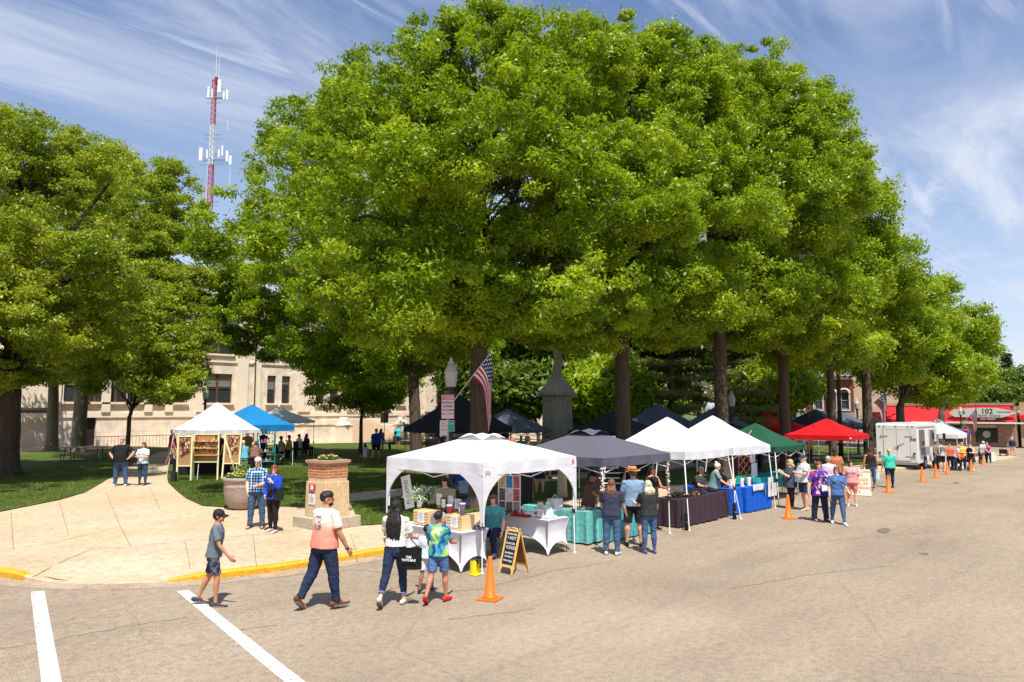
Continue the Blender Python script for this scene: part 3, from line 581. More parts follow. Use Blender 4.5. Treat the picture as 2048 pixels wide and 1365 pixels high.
def fancy(name, kind):
    if name in MATS: return MATS[name]
    m, nt, o = newmat(name); L = nt.links.new; tc = nt.nodes.new('ShaderNodeTexCoord'); v = tc.outputs['Object']
    b = nt.nodes.new('ShaderNodeBsdfPrincipled'); b.inputs['Roughness'].default_value = .85; b.inputs['Specular IOR Level'].default_value = .15
    def ramp(fac, stops, const=False):
        c = nt.nodes.new('ShaderNodeValToRGB'); L(fac, c.inputs[0]); e = c.color_ramp.elements; c.color_ramp.interpolation = 'CONSTANT' if const else 'LINEAR'
        e[0].position = stops[0][0]; e[0].color = (*stops[0][1], 1); e[1].position = stops[-1][0]; e[1].color = (*stops[-1][1], 1)
        for p, q in stops[1:-1]: x = e.new(p); x.color = (*q, 1)
        return c.outputs[0]
    sp = nt.nodes.new('ShaderNodeSeparateXYZ'); L(v, sp.inputs[0])
    def math_(op, a, b_=None):
        n = nt.nodes.new('ShaderNodeMath'); n.operation = op
        for i, x in enumerate((a, b_)):
            if x is None: continue
            if isinstance(x, (int, float)): n.inputs[i].default_value = x
            else: L(x, n.inputs[i])
        return n.outputs[0]
    if kind == 'ombre': c = ramp(sp.outputs[2], [(.98, srgb(232, 140, 120)), (1.3, srgb(238, 176, 156)), (1.42, srgb(242, 222, 206))]) if False else None
    if kind == 'ombre':
        f = nt.nodes.new('ShaderNodeMapRange'); L(sp.outputs[2], f.inputs[0]); f.inputs[1].default_value = .9; f.inputs[2].default_value = 1.52
        c = ramp(f.outputs[0], [(0, srgb(228, 132, 112)), (.55, srgb(234, 150, 130)), (.75, srgb(240, 206, 190)), (1, srgb(246, 234, 222))])
    if kind in ('tiedye', 'floral', 'camo', 'flagshirt'):
        no = nt.nodes.new('ShaderNodeTexNoise'); L(v, no.inputs[0]); no.inputs['Scale'].default_value = {'tiedye': 4.5, 'floral': 22, 'camo': 9, 'flagshirt': 5}[kind]; no.inputs['Detail'].default_value = 1; no.inputs['Distortion'].default_value = 1.6
        st = {'tiedye': [(.3, srgb(30, 60, 105)), (.42, srgb(40, 100, 150)), (.5, srgb(90, 170, 190)), (.56, srgb(80, 170, 110)), (.62, srgb(205, 215, 90)), (.7, srgb(215, 225, 225))],
              'floral': [(.3, srgb(40, 40, 60)), (.48, srgb(215, 214, 210)), (.7, srgb(235, 232, 226))],
              'camo': [(.35, srgb(28, 30, 40)), (.5, srgb(50, 52, 66)), (.58, srgb(110, 115, 135)), (.7, srgb(36, 36, 50))],
              'flagshirt': [(.3, srgb(36, 40, 120)), (.5, srgb(46, 56, 160)), (.56, srgb(190, 40, 60)), (.64, srgb(215, 210, 220)), (.75, srgb(40, 50, 140))]}[kind]
        c = ramp(no.outputs[0], st)
    if kind in ('plaid', 'check'):
        s = 46 if kind == 'plaid' else 40
        a = math_('GREATER_THAN', math_('SINE', math_('MULTIPLY', sp.outputs[0], s*2)), 0.0); z = math_('GREATER_THAN', math_('SINE', math_('MULTIPLY', sp.outputs[2], s*2)), 0.0); q = math_('GREATER_THAN', math_('SINE', math_('MULTIPLY', sp.outputs[1], s*2)), 0.0)
        t = math_('MULTIPLY', math_('ADD', math_('ADD', a, z), q), .3333)
        c = ramp(t, [(0, srgb(225, 232, 238)), (.3, srgb(130, 170, 200)), (.62, srgb(50, 80, 120)), (.95, srgb(24, 34, 60))] if kind == 'plaid' else [(0, srgb(225, 225, 220)), (.3, srgb(190, 190, 186)), (.62, srgb(60, 60, 62)), (.95, srgb(20, 20, 24))], True)
    L(c, b.inputs['Base Color']); L(b.outputs[0], o.inputs[0]); MATS[name] = m; return m
TOBAKE = []
def vox(o, size, smooth=6, fac=.5, disp=None):
    m = o.modifiers.new('r', 'REMESH'); m.mode = 'VOXEL'; m.voxel_size = size; m.use_smooth_shade = True
    if smooth: s = o.modifiers.new('s', 'SMOOTH'); s.factor = fac; s.iterations = smooth
    if disp:
        tx = bpy.data.textures.get('wr%d' % int(disp[1]*1000)) or bpy.data.textures.new('wr%d' % int(disp[1]*1000), 'CLOUDS'); tx.noise_scale = disp[1]
        d = o.modifiers.new('d', 'DISPLACE'); d.texture = tx; d.strength = disp[0]; d.mid_level = .5; d.texture_coords = 'GLOBAL'
    TOBAKE.append(o); return o
def bake_all():
    bpy.context.view_layer.update(); dg = bpy.context.evaluated_depsgraph_get(); new = {}
    for o in TOBAKE:
        if o.data.name not in new: new[o.data.name] = bpy.data.meshes.new_from_object(o.evaluated_get(dg))
    for o in TOBAKE:
        nm = new[o.data.name]; o.modifiers.clear(); o['_k'] = 0; del o['_k']
        for p in nm.polygons[:1]: pass
        nm.polygons.foreach_set('use_smooth', [True]*len(nm.polygons)); o.data = nm
PEOPLE = []
def person(label, pos, face, H=1.7, w=1., sk='l', top=('tee', None), bot=('jeans', None), shoes=(.05, .05, .06), hair=('short', 'brown'), hat=None, glasses=False, sit=False, det=1, seat=.46, lean=0, hturn=0, hnod=0, beard=None, group=None, belly=0, sit_knee=88, **P):
    """pos: ground point; face: 0 away from the camera, 90 to its right, 180 towards it"""
    V = Vector; g = lambda k, d=0.: P.get(k, d); w = w*1.06 if H > 1.3 else w
    rz = HEAD-R(face)-pi/2
    vx = {2: .0085, 1: .012, 0: .02}[det]
    hipz = (seat+.09) if sit else .515*H
    Lm = Matrix.Translation((0, 0, hipz)) @ Matrix.Rotation(R(-lean), 4, 'X') @ Matrix.Translation((0, 0, -hipz))
    oz = hipz-.515*H                                  # torso offset when seated
    tz = lambda k: k*H+oz
    sh = {s: Lm @ V((s*.099*H*(1+(w-1)*.7), -.004*H, tz(.797))) for s in (-1, 1)}
    el = {}; wr = {}; hd = {}
    for s, q in ((-1, 'l'), (1, 'r')):
        f, a, e, n = g(q+'s', 4)-lean, g(q+'a', 9 if w < 1.15 else 14), g(q+'e', 14), g(q+'in', 8)
        D = lambda f, a: V((s*sin(R(a)), sin(R(f))*cos(R(a)), -cos(R(f))*cos(R(a))))
        el[s] = sh[s]+D(f, a)*.172*H; wr[s] = el[s]+D(f+e, a-n)*.15*H; hd[s] = D(f+e+8, a-n*1.1)
    hp = {s: V((s*.05*H*w, 0, hipz)) for s in (-1, 1)}; kn = {}; an = {}; ft = {}
    for s, q in ((-1, 'l'), (1, 'r')):
        f, k, ab = g(q+'h', 82 if sit else 0), g(q+'k', sit_knee if sit else 2), g(q+'b', 5 if sit else 2.5)
        D = lambda f, a: V((s*sin(R(a)), sin(R(f))*cos(R(a)), -cos(R(f))*cos(R(a))))
        kn[s] = hp[s]+D(f, ab)*.24*H; an[s] = kn[s]+D(f-k, ab*.6)*.238*H
        sa = f-k; pit = g(q+'p', max(0, -sa-18)*1.15 if not sit else 0); ft[s] = (pit, q)
    # drop to the ground
    lows = []
    for s in (-1, 1):
        p = R(ft[s][0]); lows.append(an[s].z-(.042*H*cos(p)+.105*H*sin(p)))
    dz = -min(lows)
    if sit and dz < 0: dz = max(dz, -.06)
    mv = V((0, 0, dz))
    Tm = Matrix.Translation(mv)
    for dct in (sh, el, wr, hp, kn, an):
        for s in dct: dct[s] = dct[s]+mv
    Lm = Tm @ Lm
    Hm = Lm @ Matrix.Translation((0, .0, tz(.862))) @ Matrix.Rotation(R(-hnod), 4, 'X') @ Matrix.Rotation(R(-hturn), 4, 'Z')   # head frame, origin at the top of the neck
    hs = H*.98 if H > 1.45 else H*.5+.72
    h = lambda x, y, z: Hm @ V((x*hs, y*hs, z*hs))
    HR = Hm.to_3x3()
    # body
    mb = MB(); TR = lambda rings, infl=0: [(Lm @ V((0, cy*H, tz(z))), rx*H*w+infl, ry*H*w+infl) for z, rx, ry, cy in rings]
    def torso(mb, rings, infl=0, n=16):
        vs = []; fs = []; rr = TR(rings, infl); ax = Lm.to_3x3()
        for c, rx, ry in rr:
            for k in range(n):
                a = 2*pi*k/n; cc, ss = cos(a), sin(a); e = .82
                vs.append(c+ax @ V((math.copysign(abs(cc)**e, cc)*rx, math.copysign(abs(ss)**e, ss)*ry, 0)))
        for i in range(len(rr)-1):
            for k in range(n): a, b = i*n+k, i*n+(k+1) % n; fs.append((a, b, b+n, a+n))
        fs.append(tuple(range(n))[::-1]); fs.append(tuple(range(len(vs)-n, len(vs)))); mb.add(vs, fs)
    fem = g('fem', 0); by = .012*belly
    core = [(.47, .088, .058, 0), (.52, .096, .064, -.004), (.57, .088, .058+by, by*.6), (.63, .078 if fem else .084, .052+by*1.3, by), (.70, .086, .060+by*.6, .004+by*.4), (.755, .094, .064, .004), (.80, .098, .052, 0), (.825, .07, .042, -.002), (.845, .036, .034, -.004)]
    torso(mb, core)
    if fem:
        for s in (-1, 1): mb.ell(Lm @ V((s*.043*H*w, .052*H*w, tz(.735))), (.036*H*w, .032*H*w, .036*H))
    mb.tube([Lm @ V((0, -.006*H, tz(.82))), h(0, -.004, .02)], [.034*H*(1+(w-1)*.5), .031*H], 12)
    mb.ell(h(0, -.008, .072), (.0445*hs, .055*hs, .058*hs), 16, 10, HR); mb.ell(h(0, .012, .035), (.034*hs, .042*hs, .040*hs), 14, 9, HR)
    mb.ell(h(0, .055, .048), (.009*hs, .012*hs, .013*hs), 8, 6, HR); mb.ell(h(0, .048, .012), (.016*hs, .012*hs, .010*hs), 8, 6, HR)
    mb.ell(h(0, .045, .066), (.028*hs, .012*hs, .007*hs), 8, 6, HR)
    for s in (-1, 1): mb.ell(h(s*.0455, -.008, .05), (.006*hs, .011*hs, .018*hs), 8, 6, HR)
    for s in (-1, 1):
        mb.ell(sh[s], (.031*H*w, .032*H*w, .03*H), 10, 7)
        m = sh[s].lerp(el[s], .4); m2 = el[s].lerp(wr[s], .3); aw = 1+(w-1)*.7
        mb.tube([sh[s], m, el[s], m2, wr[s]], [.029*H*aw, .028*H*aw, .0215*H*aw, .0225*H*aw, .0145*H], 12, 'round')
        d = hd[s].normalized(); side = V((s*1., 0, 0)); pn = (side-d*side.dot(d)).normalized(); wd = d.cross(pn)   # palm normal (outwards) and palm width
        pc = wr[s]+d*.03*H
        MM = Matrix((wd, pn, d)).transposed()
        mb.ell(pc, (.023*H, .011*H, .033*H), 12, 8, MM)
        curl = g('curl', 30)
        for i, (o_, ln) in enumerate(((-1.5, .036), (-.5, .043), (.5, .041), (1.5, .032))):
            if det == 0 and i in (1, 2) and False: continue
            b0 = wr[s]+d*.055*H+wd*o_*.0115*H; d1 = (d*cos(R(curl*.5))-pn*sin(R(curl*.5))*1.0).normalized(); d2 = (d*cos(R(curl*1.5))-pn*sin(R(curl*1.5))).normalized()
            b1 = b0+d1*ln*.5*H; b2 = b1+d2*ln*.55*H; r = .0052*H if det < 2 else .005*H
            mb.tube([b0-d*.012*H, b0, b1, b2], [r*1.1, r, r*.95, r*.75], 6, 'round')
        fy = 1 if wd.y > 0 else -1
        t0 = wr[s]+d*.02*H+wd*fy*.017*H; t1 = t0+(d*.7+wd*fy*.75-pn*.25).normalized()*.024*H; t2 = t1+(d*1.+wd*fy*.2-pn*.3).normalized()*.022*H
        mb.tube([t0, t1, t2], [.0075*H, .0062*H, .005*H], 6, 'round')
    for s in (-1, 1):
        kk = hp[s].lerp(kn[s], .35); c1 = kn[s].lerp(an[s], .28)
        lw_ = (1+(w-1)*.6)*(.86 if bot[0] in ('jeans', 'slim', 'capri', 'wide') else 1)
        bk = V((0, -.008*H, 0)) if not sit else V((0, 0, 0))
        mb.tube([hp[s]+V((0, 0, .01*H)), kk, kn[s], c1+bk, kn[s].lerp(an[s], .75), an[s]], [.052*H*lw_, .05*H*lw_, .032*H*lw_, .034*H*lw_, .02*H*lw_, .019*H], 12, 'round')
        p = R(ft[s][0]); fd = V((s*.12, cos(p), -sin(p))); mb.tube([an[s]+V((0, -.012*H, -.02*H)), an[s]+fd*.04*H+V((0, 0, -.02*H)), an[s]+fd*.1*H+V((0, 0, -.028*H))], [.02*H, .02*H, .014*H], 8, 'round')
    body = mb.build('person', skin(sk)); body.location = pos; body.rotation_euler.z = rz; tag(body, label, 'person', group); vox(body, vx, 3, .5)
    # ---- clothes
    tk, tm = top; bk_, bm_ = bot
    cl = MB(); inf = .0075*H
    if tk != 'none':
        tank = tk in ('tank',); low = {'tee': .50, 'tank': .52, 'long': .49, 'dress': .30, 'open': .49, 'tucked': .57, 'tunic': .43}[tk]
        lo_ = 0 if fem and tk in ('tucked', 'tank') else .008
        rings = [(low, .108+lo_ if low > .48 else .118, .078+by*.9+lo_, by*.6), (.55, .103+lo_, .074+by+lo_, by*.7), (.60, .096+lo_, .068+by*1.25+lo_, by), (.66, .094+lo_, .067+by+lo_*.8, .004+by*.6), (.72, .1+lo_*.6, .072+by*.3+lo_*.5, .004), (.765, .104, .073, .003), (.795, .102, .06, 0)]
        if tk == 'dress': rings = [(.30, .115, .1, 0), (.42, .108, .088, 0), (.5, .1, .074, 0)]+rings[2:]
        if tk == 'tunic': rings = [(.43, .125, .095, 0)]+rings
        if tk == 'tucked': rings = rings[1:]
        rings += [(.815, .088 if not tank else .07, .05, -.001), (.83, .066 if not tank else .055, .044, -.002)] + ([(.842, .047, .038, -.003)] if not tank else [])
        torso(cl, rings, .003)
        if fem:
            for s in (-1, 1): cl.ell(Lm @ V((s*.043*H*w, .055*H*w, tz(.735))), (.041*H*w, .036*H*w, .042*H))
        for s in (-1, 1):
            if tank: continue
            aw = 1+(w-1)*.7; cl.ell(sh[s], (.036*H*w, .038*H*w, .034*H), 10, 7)
            if tk in ('long', 'open'): cl.tube([sh[s], sh[s].lerp(el[s], .6), el[s], el[s].lerp(wr[s], .5), el[s].lerp(wr[s], .93)], [.041*H*aw, .037*H*aw, .031*H*aw, .029*H*aw, .024*H], 12)
            else:
                e = .72 if tk != 'dress' else .4; cl.tube([sh[s], sh[s].lerp(el[s], .35), sh[s].lerp(el[s], e)], [.035*H*aw, .038*H*aw, .041*H*aw], 14)
        sho = cl.build('shirt' if tk != 'dress' else 'dress', tm, body); vox(sho, vx*1.1, 3, .5, (.016, .11) if det else None)
    if bk_ != 'none':
        cl = MB(); lw_ = 1+(w-1)*.6
        t0 = [(.455, .082, .058, 0), (.50, .1, .069, -.004), (.555, .094, .064+by*.6, by*.3), (.585, .088, .06+by*.8, by*.5)]
        if bk_ == 'skirt': t0 = [(.30, .13, .11, 0), (.4, .118, .095, 0)]+t0[1:]
        torso(cl, t0, .002)
        for s in (-1, 1):
            a, k, n = hp[s], kn[s], an[s]; u = a.lerp(k, .35); c1 = k.lerp(n, .3); bb = V((0, -.006*H, 0)) if not sit else V((0, 0, 0))
            if bk_ == 'shorts': e = g('short', .82); cl.tube([a+V((0, 0, .01*H)), u, a.lerp(k, e)], [.06*H*lw_, .058*H*lw_, .052*H*lw_], 14)
            elif bk_ == 'skirt': pass
            else:
                r = {'jeans': (.062, .058, .045, .0425, .036, .038), 'slim': (.058, .054, .0385, .0395, .028, .025), 'wide': (.062, .058, .046, .045, .044, .049), 'capri': (.06, .055, .0395, .04, .031, .027)}[bk_]
                e = .72 if bk_ == 'capri' else .96
                cl.tube([a+V((0, 0, .01*H)), u, k, c1+bb, k.lerp(n, .62 if bk_ == 'capri' else .72), k.lerp(n, e)], [x*H*(lw_ if i < 4 else 1) for i, x in enumerate(r)], 14)
        vox(cl.build({'shorts': 'shorts', 'skirt': 'skirt'}.get(bk_, 'trousers'), bm_, body), vx*1.1, 2, .5, (.024, .06) if det else None)
        if bk_ == 'capri' and g('cuff', 1):
            for s in (-1, 1):
                q0, q1 = kn[s].lerp(an[s], .68), kn[s].lerp(an[s], .76); MB().tube([q0, q1], [.031*H, .031*H], 14).build('trouser_cuff', jeans('light'), body, True)
    # ---- shoes
    if shoes:
        sm = M('shoe_%d_%d_%d' % tuple(int(c*255) for c in shoes), shoes, .55, .12, 20, 0, .3)
        for s in (-1, 1):
            p = R(ft[s][0]); fd = V((s*.14, cos(p), -sin(p))).normalized(); upv = V((0, sin(p), cos(p))); A = an[s]
            base = A-upv*.042*H; cl = MB(); X = fd.cross(upv)
            for t, wd_, ht in ((-.035, .023, .05), (0, .024, .056), (.04, .024, .042), (.075, .026, .030), (.105, .022, .022)):
                cl.ell(base+fd*t*H+upv*ht*.5*H, (wd_*H, .034*H, ht*.5*H), 10, 7, Matrix((X, fd, upv)).transposed())
            so_ = cl.build('shoe', sm, body); vox(so_, .012 if det else .02, 2, .5)
            if det >= 1:
                cl = MB(); ol = []
                for k in range(14):
                    a = 2*pi*k/14; x = .027*H*cos(a)*(1 if sin(a) < 0 else 1.05); y = (.035+.036*1)*H*0+.079*H*sin(a)+.036*H; ol.append(base+X*x+fd*y)
                vs = [q-upv*.001 for q in ol]+[q+upv*.012*H for q in ol]; cl.add(vs, [tuple(range(14))[::-1], tuple(range(14, 28))]+[(i, (i+1) % 14, (i+1) % 14+14, i+14) for i in range(14)])
                cl.build('sole', g('solem') or M('sole_rubber', (.16, .15, .14) if sum(shoes) < 1.2 else (.7, .7, .68), .8), so_)
    # ---- hair
    hk, hc = hair; hm = hairm(hc); cl = MB()
    covered = hat is not None
    if hk != 'bald':
        up = .082 if not covered else .068
        cl.ell(h(0, -.018, up-.004), (.0495*hs, .053*hs, .054*hs), 14, 10, HR)
        cl.ell(h(0, .004, up+.012), (.0455*hs, .050*hs, .042*hs), 14, 9, HR)
        if hk in ('bob', 'long', 'curly', 'mid'):
            for s in (-1, 1): cl.ell(h(s*.040, -.014, .04), (.016*hs, .036*hs, .05*hs), 10, 8, HR)
            cl.ell(h(0, -.04, .03), (.045*hs, .024*hs, .055*hs), 12, 8, HR)
        if hk == 'curly':
            for i in range(26):
                a = random.uniform(0, 2*pi); z = random.uniform(0, .13); r = .05
                y = r*sin(a)-.015
                if y > .03 and z < .085: continue
                cl.ell(h(r*cos(a), y, z), (.017*hs,)*3, 7, 5)
        if hk in ('long', 'mid'):
            ln = {'long': g('hlen', .2), 'mid': .09}[hk]
            P0 = h(0, -.038, .03); bz = Lm.to_3x3() @ V((0, 0, -1)); bk2 = Lm.to_3x3() @ V((0, -1, 0))
            hw = g('hwid', 1.)
            for s in (-1, -.5, 0, .5, 1):
                a = P0+HR @ V((s*.036*hs, 0, 0)); b = a+bz*ln*.35*hs+bk2*.022*hs+HR @ V((s*.012*hs*hw, 0, 0)); c = a+bz*ln*hs*(1-.12*abs(s))+bk2*.02*hs+HR @ V((s*.016*hs*hw, 0, 0))
                cl.tube([a, b, b.lerp(c, .5)+HR @ V((random.gauss(0, .006), 0, 0)), c], [.022*hs, .026*hs*hw, .022*hs*hw, .008*hs], 8, 'round')
        if hk == 'pony':
            P0 = h(0, -.062, .07); cl.tube([P0, P0+V((0, -.03, .0)), P0+V((0, -.045, -.09)), P0+V((0, -.035, -.19))], [.018, .028, .024, .01], 8, 'round')
        if hk == 'bun': cl.ell(h(0, -.045, .135), (.03*hs, .03*hs, .028*hs), 10, 7)
        vox(cl.build('hair', hm, body), max(vx, .01), 2, .5, (.03 if hk in ('long', 'curly') else .014, .03))
    if beard:
        cl = MB(); cl.ell(h(0, .024, .018), (.034*hs, .034*hs, .026*hs), 12, 8, HR); vox(cl.build('beard', hairm(beard), body), .01, 2, .5)
    if hat:
        kd, hcol = hat; cl = MB(); hatm = M('hat_%d_%d_%d' % tuple(int(c*255) for c in hcol), hcol, .8, .1, 10, .3)
        if kd == 'cap':
            vs = []; cl.ell(h(0, -.008, .09), (.0525*hs, .062*hs, .046*hs), 16, 10, HR)
            vox(cl.build('cap', hatm, body), .009, 2, .5); b = MB()
            b.grid(lambda u, v: h((u-.5)*.086*(1-.25*v*v), .042+v*.062*(1-.5*(2*u-1)**2)+.004, .088-.014*v-.028*(2*u-1)**2*.8), 10, 5)
            o = b.build('cap_brim', hatm, body, True); m = o.modifiers.new('t', 'SOLIDIFY'); m.thickness = .006
        else:
            ev = []; prof = [(.105, .088), (.107, .09), (.07, .094), (.052, .098), (.05, .135), (.040, .148), (.02, .146), (.004, .143)] if kd == 'hat' else [(.088, .082), (.088, .086), (.055, .098), (.052, .13), (.03, .145), (.004, .148)]
            vs = []; n = 20
            for r, z in prof:
                for k in range(n): a = 2*pi*k/n; vs.append(h(r*cos(a)*.9, r*sin(a)-.006, z+(.014*cos(a)**2 if r > .08 else 0)))
            fs = [tuple(range(n))[::-1], tuple(range(len(vs)-n, len(vs)))]
            for i in range(len(prof)-1):
                for k in range(n): a, b = i*n+k, i*n+(k+1) % n; fs.append((a, b, b+n, a+n))
            cl.add(vs, fs); cl.build('hat', hatm, body, True)
            bd = MB(); vs = []
            for z in (.1, .114):
                for k in range(n): a = 2*pi*k/n; vs.append(h(.0545*cos(a)*.9, .0545*sin(a)-.006, z))
            bd.add(vs, [(k, (k+1) % n, (k+1) % n+n, k+n) for k in range(n)]); bd.build('hat_band', M('hat_band', (.03, .02, .02), .8), body, True)
    if glasses:
        cl = MB()
        for s in (-1, 1): cl.ell(h(s*.0185, .0515, .062), (.0165*hs, .006*hs, .0125*hs), 10, 7, HR)
        for s in (-1, 1): cl.tube([h(s*.034, .046, .064), h(s*.047, -.005, .062)], .003, 5)
        cl.tube([h(-.01, .056, .064), h(.01, .056, .064)], .003, 5)
        cl.build('sunglasses', M('dark_lens', (.01, .01, .012), .15, .1, 3, 0, .8), body, True)
    elif det:
        for s in (-1, 1): MB().ell(h(s*.0175, .0475, .056), (.0065*hs, .0045*hs, .0045*hs), 8, 6, HR).build('eye', M('eye_dark', (.03, .02, .015), .2), body, True)
    if det: MB().ell(h(0, .0525, .026), (.013*hs, .003*hs, .003*hs), 8, 6, HR).build('mouth', M('lips', srgb(150, 70, 62), .5), body, True)
    if g('watch', 0):
        for s in (-1, 1): q = wr[s]; dd = (q-el[s]).normalized(); MB().tube([q-dd*.012, q+dd*.012], [.0185*H, .0185*H], 12).build('wristband', BLACK, body, True)
    if tk == 'open':
        cl = MB(); cl.box(0, 0, 0, 0, 0, 0); cl = MB(); n = 8
        cl.grid(lambda u, v: Lm @ V(((u-.5)*.085*H, (.076+.004*cos(v*3))*H*w, tz(.52+.27*v))), 4, 8); o = cl.build('under_shirt', cloth(46, 38, 44), body, True); m = o.modifiers.new('t', 'SOLIDIFY'); m.thickness = .01
    PEOPLE.append(body)
    return dict(o=body, sh=sh, el=el, wr=wr, hp=hp, h=h, Lm=Lm, tz=tz, H=H, rz=rz, pos=Vector(pos), hd=hd)
def world(pd, v): return pd['pos']+Matrix.Rotation(pd['rz'], 3, 'Z') @ Vector(v)
def bag(name, label, pd, c, size, col, strap=None, mat=None, txt=None, yaw=0):
    """a bag hanging from a person's hand or shoulder: a thing of its own"""
    c = Vector(c); r = empty(name, world(pd, c), pd['rz']+R(yaw), label, 'bag'); sx, sy, sz = size; m = mat or cloth(*col)
    mb = MB(); mb.grid(lambda u, v: ((u-.5)*sx*(.94+.06*v+.02*sin(v*7)), -sy*.5*sin(pi*(.08+.84*u))*(1.1-.5*v), (v-.5)*sz-.02*sz*sin(pi*u)), 8, 6); mb.grid(lambda u, v: ((.5-u)*sx*(.94+.06*v+.02*sin(v*7)), sy*.5*sin(pi*(.08+.84*u))*(1.1-.5*v), (v-.5)*sz-.02*sz*sin(pi*u)), 8, 6)
    mb.build('bag_body', m, r, True)
    if strap:
        pts = [(-sx*.4, 0, sz*.45)]+[tuple(Matrix.Rotation(-R(yaw), 3, 'Z') @ (Vector(p)-c)) for p in strap]+[(sx*.4, 0, sz*.45)]
        MB().tube(pts, .009, 6).build('strap', m, r, True)
    if txt:
        for i, (t, s) in enumerate(txt): text(t, s, WHITE, r, (0, -sy*.5-.032, sz*.08-i*s*.95), (pi/2, 0, 0), ext=.001, bold=.002)
    return r
black = (.02, .02, .022); white = (.75, .75, .73); brown = srgb(92, 50, 34)
blk = cloth(34, 33, 36); wht = cloth(228, 226, 220)
# ---- crossing the road in front
pA = person('boy in grey tee, black cap and dark shorts walking on the white crosswalk line', G(424, 1211), 84, 1.56, .86, 'm', ('tee', cloth(104, 112, 122)), ('shorts', fancy('dark_camo', 'camo')), srgb(52, 58, 68), ('short', 'black'), ('cap', (.02, .02, .022)), det=2, lh=-14, lk=12, rh=14, rk=16, rs=26, re=20, ls=-12, le=12, lean=6)
pB = person('broad man in peach ombre tee, dark sunglasses and blue jeans striding across the road', G(646, 1217), 38, 1.84, 1.14, 'm', ('tee', fancy('peach_ombre', 'ombre')), ('jeans', jeans('dark')), srgb(104, 62, 44), ('short', 'black'), glasses=True, det=2, beard='black', lh=-15, lk=16, lp=42, rh=9, rk=3, ls=8, rs=12, la=12, ra=16, re=18, hturn=38, watch=1, lean=3, rb=6, lb=4)
pC = person('woman with very long wavy black hair, white blouse and cuffed jeans seen from behind', G(790, 1210), 12, 1.72, .98, 'p', ('tucked', cloth(226, 220, 212)), ('capri', jeans('dark')), srgb(224, 206, 190), ('long', 'black'), det=2, fem=1, hlen=.33, hwid=1.25, lh=-20, lk=14, lp=35, rh=8, rk=4, ls=24, le=55, rs=18, re=58, ra=10, hturn=4)
pD = person('boy in tie-dye tee, blue shorts and bright red sneakers walking behind the cone', G(876, 1205), 18, 1.5, .96, 'm', ('tee', fancy('tie_dye', 'tiedye')), ('shorts', cloth(84, 112, 158)), srgb(206, 44, 50), ('short', 'black'), det=2, lh=-14, lk=18, lp=32, rh=12, rk=8, ls=8, rs=22, re=58, le=40, ra=10, rin=14, solem=M('red_sole', srgb(190, 30, 40), .6))
pE = person('small child in white shirt and pale patterned shorts half hidden behind the tie-dye boy', G(853, 1184), 15, 1.16, .98, 'd', ('tee', cloth(206, 220, 226)), ('shorts', cloth(210, 214, 218)), srgb(34, 42, 62), ('short', 'black'), det=1, lh=-10, lk=12, rh=14, rk=6)
# black line drawing on the peach tee
gr = MB(); Lb = pB['Lm']; tb = pB['tz']; Hb = pB['H']
random.seed(9)
def onback(x, z): x += .03; z = .72+(z-.70)*1.25; k = x/(.115*Hb*1.12); return Lb @ Vector((x, -(.079*Hb*1.12)*math.sqrt(max(.1, 1-k*k*.75)), tb(z)))
for q in ([(-.10+.012*sin(i), .66+.0133*i) for i in range(7)], [(-.1+.02*i, .745+.006*sin(i*2)) for i in range(8)], [(-.1+.02*i, .655+.006*sin(i*1.7)) for i in range(7)], [(.03+.012*sin(i*1.4), .66+.012*i) for i in range(8)]):
    gr.tube([onback(*p) for p in q], .0042, 5)
for i in range(9): cx, cz, rr = random.uniform(-.07, .03), random.uniform(.665, .735), random.uniform(.012, .03); gr.tube([onback(cx+rr*cos(t), cz+rr*.55*sin(t)) for t in np.arange(0, 4.6, .5)], .0036, 5)
gr.build('shirt_print', M('print_ink', srgb(70, 60, 90), .8), pB['o'])
# ---- elderly couple on the pavement
pF = person('elderly white-haired man in blue plaid shirt and jeans standing by the big planter', G(512, 1057), 172, 1.79, 1.02, 'p', ('tee', fancy('blue_plaid', 'plaid')), ('jeans', jeans('mid')), srgb(104, 62, 44), ('short', 'white'), glasses=True, det=2, hnod=14, hturn=10, ls=16, rs=10, le=62, lin=42, re=30, rin=18, lb=4, rb=5)
pG = person('woman in open royal blue cardigan and dark trousers with red-brown bob and sunglasses', G(545, 1065), 200, 1.64, 1.02, 'p', ('open', cloth(34, 70, 176)), ('slim', cloth(40, 34, 38)), srgb(196, 186, 170), ('bob', 'red'), glasses=True, det=2, fem=1, hturn=-26, ls=20, le=118, lin=26, rs=8, re=40, rin=36, lh=6, lk=4, rh=-4)
bag('shoulder_bag', 'large soft black shoulder bag hanging on the woman in the blue cardigan', pG, (-.20, .1, .95), (.32, .12, .3), (36, 34, 34), [(-.23, .03, 1.2), (-.2, 0, 1.38)])
bag('tote_bag', 'black tote bag lettered in white, hanging from the arm of the long-haired woman', pC, (.29, -.1, .78), (.40, .09, .34), (26, 26, 28), [(.14, .05, 1.05), (.2, .16, 1.1), (.25, .05, 1.05)], txt=[('THE', .05), ('TOTE BAG', .05)])
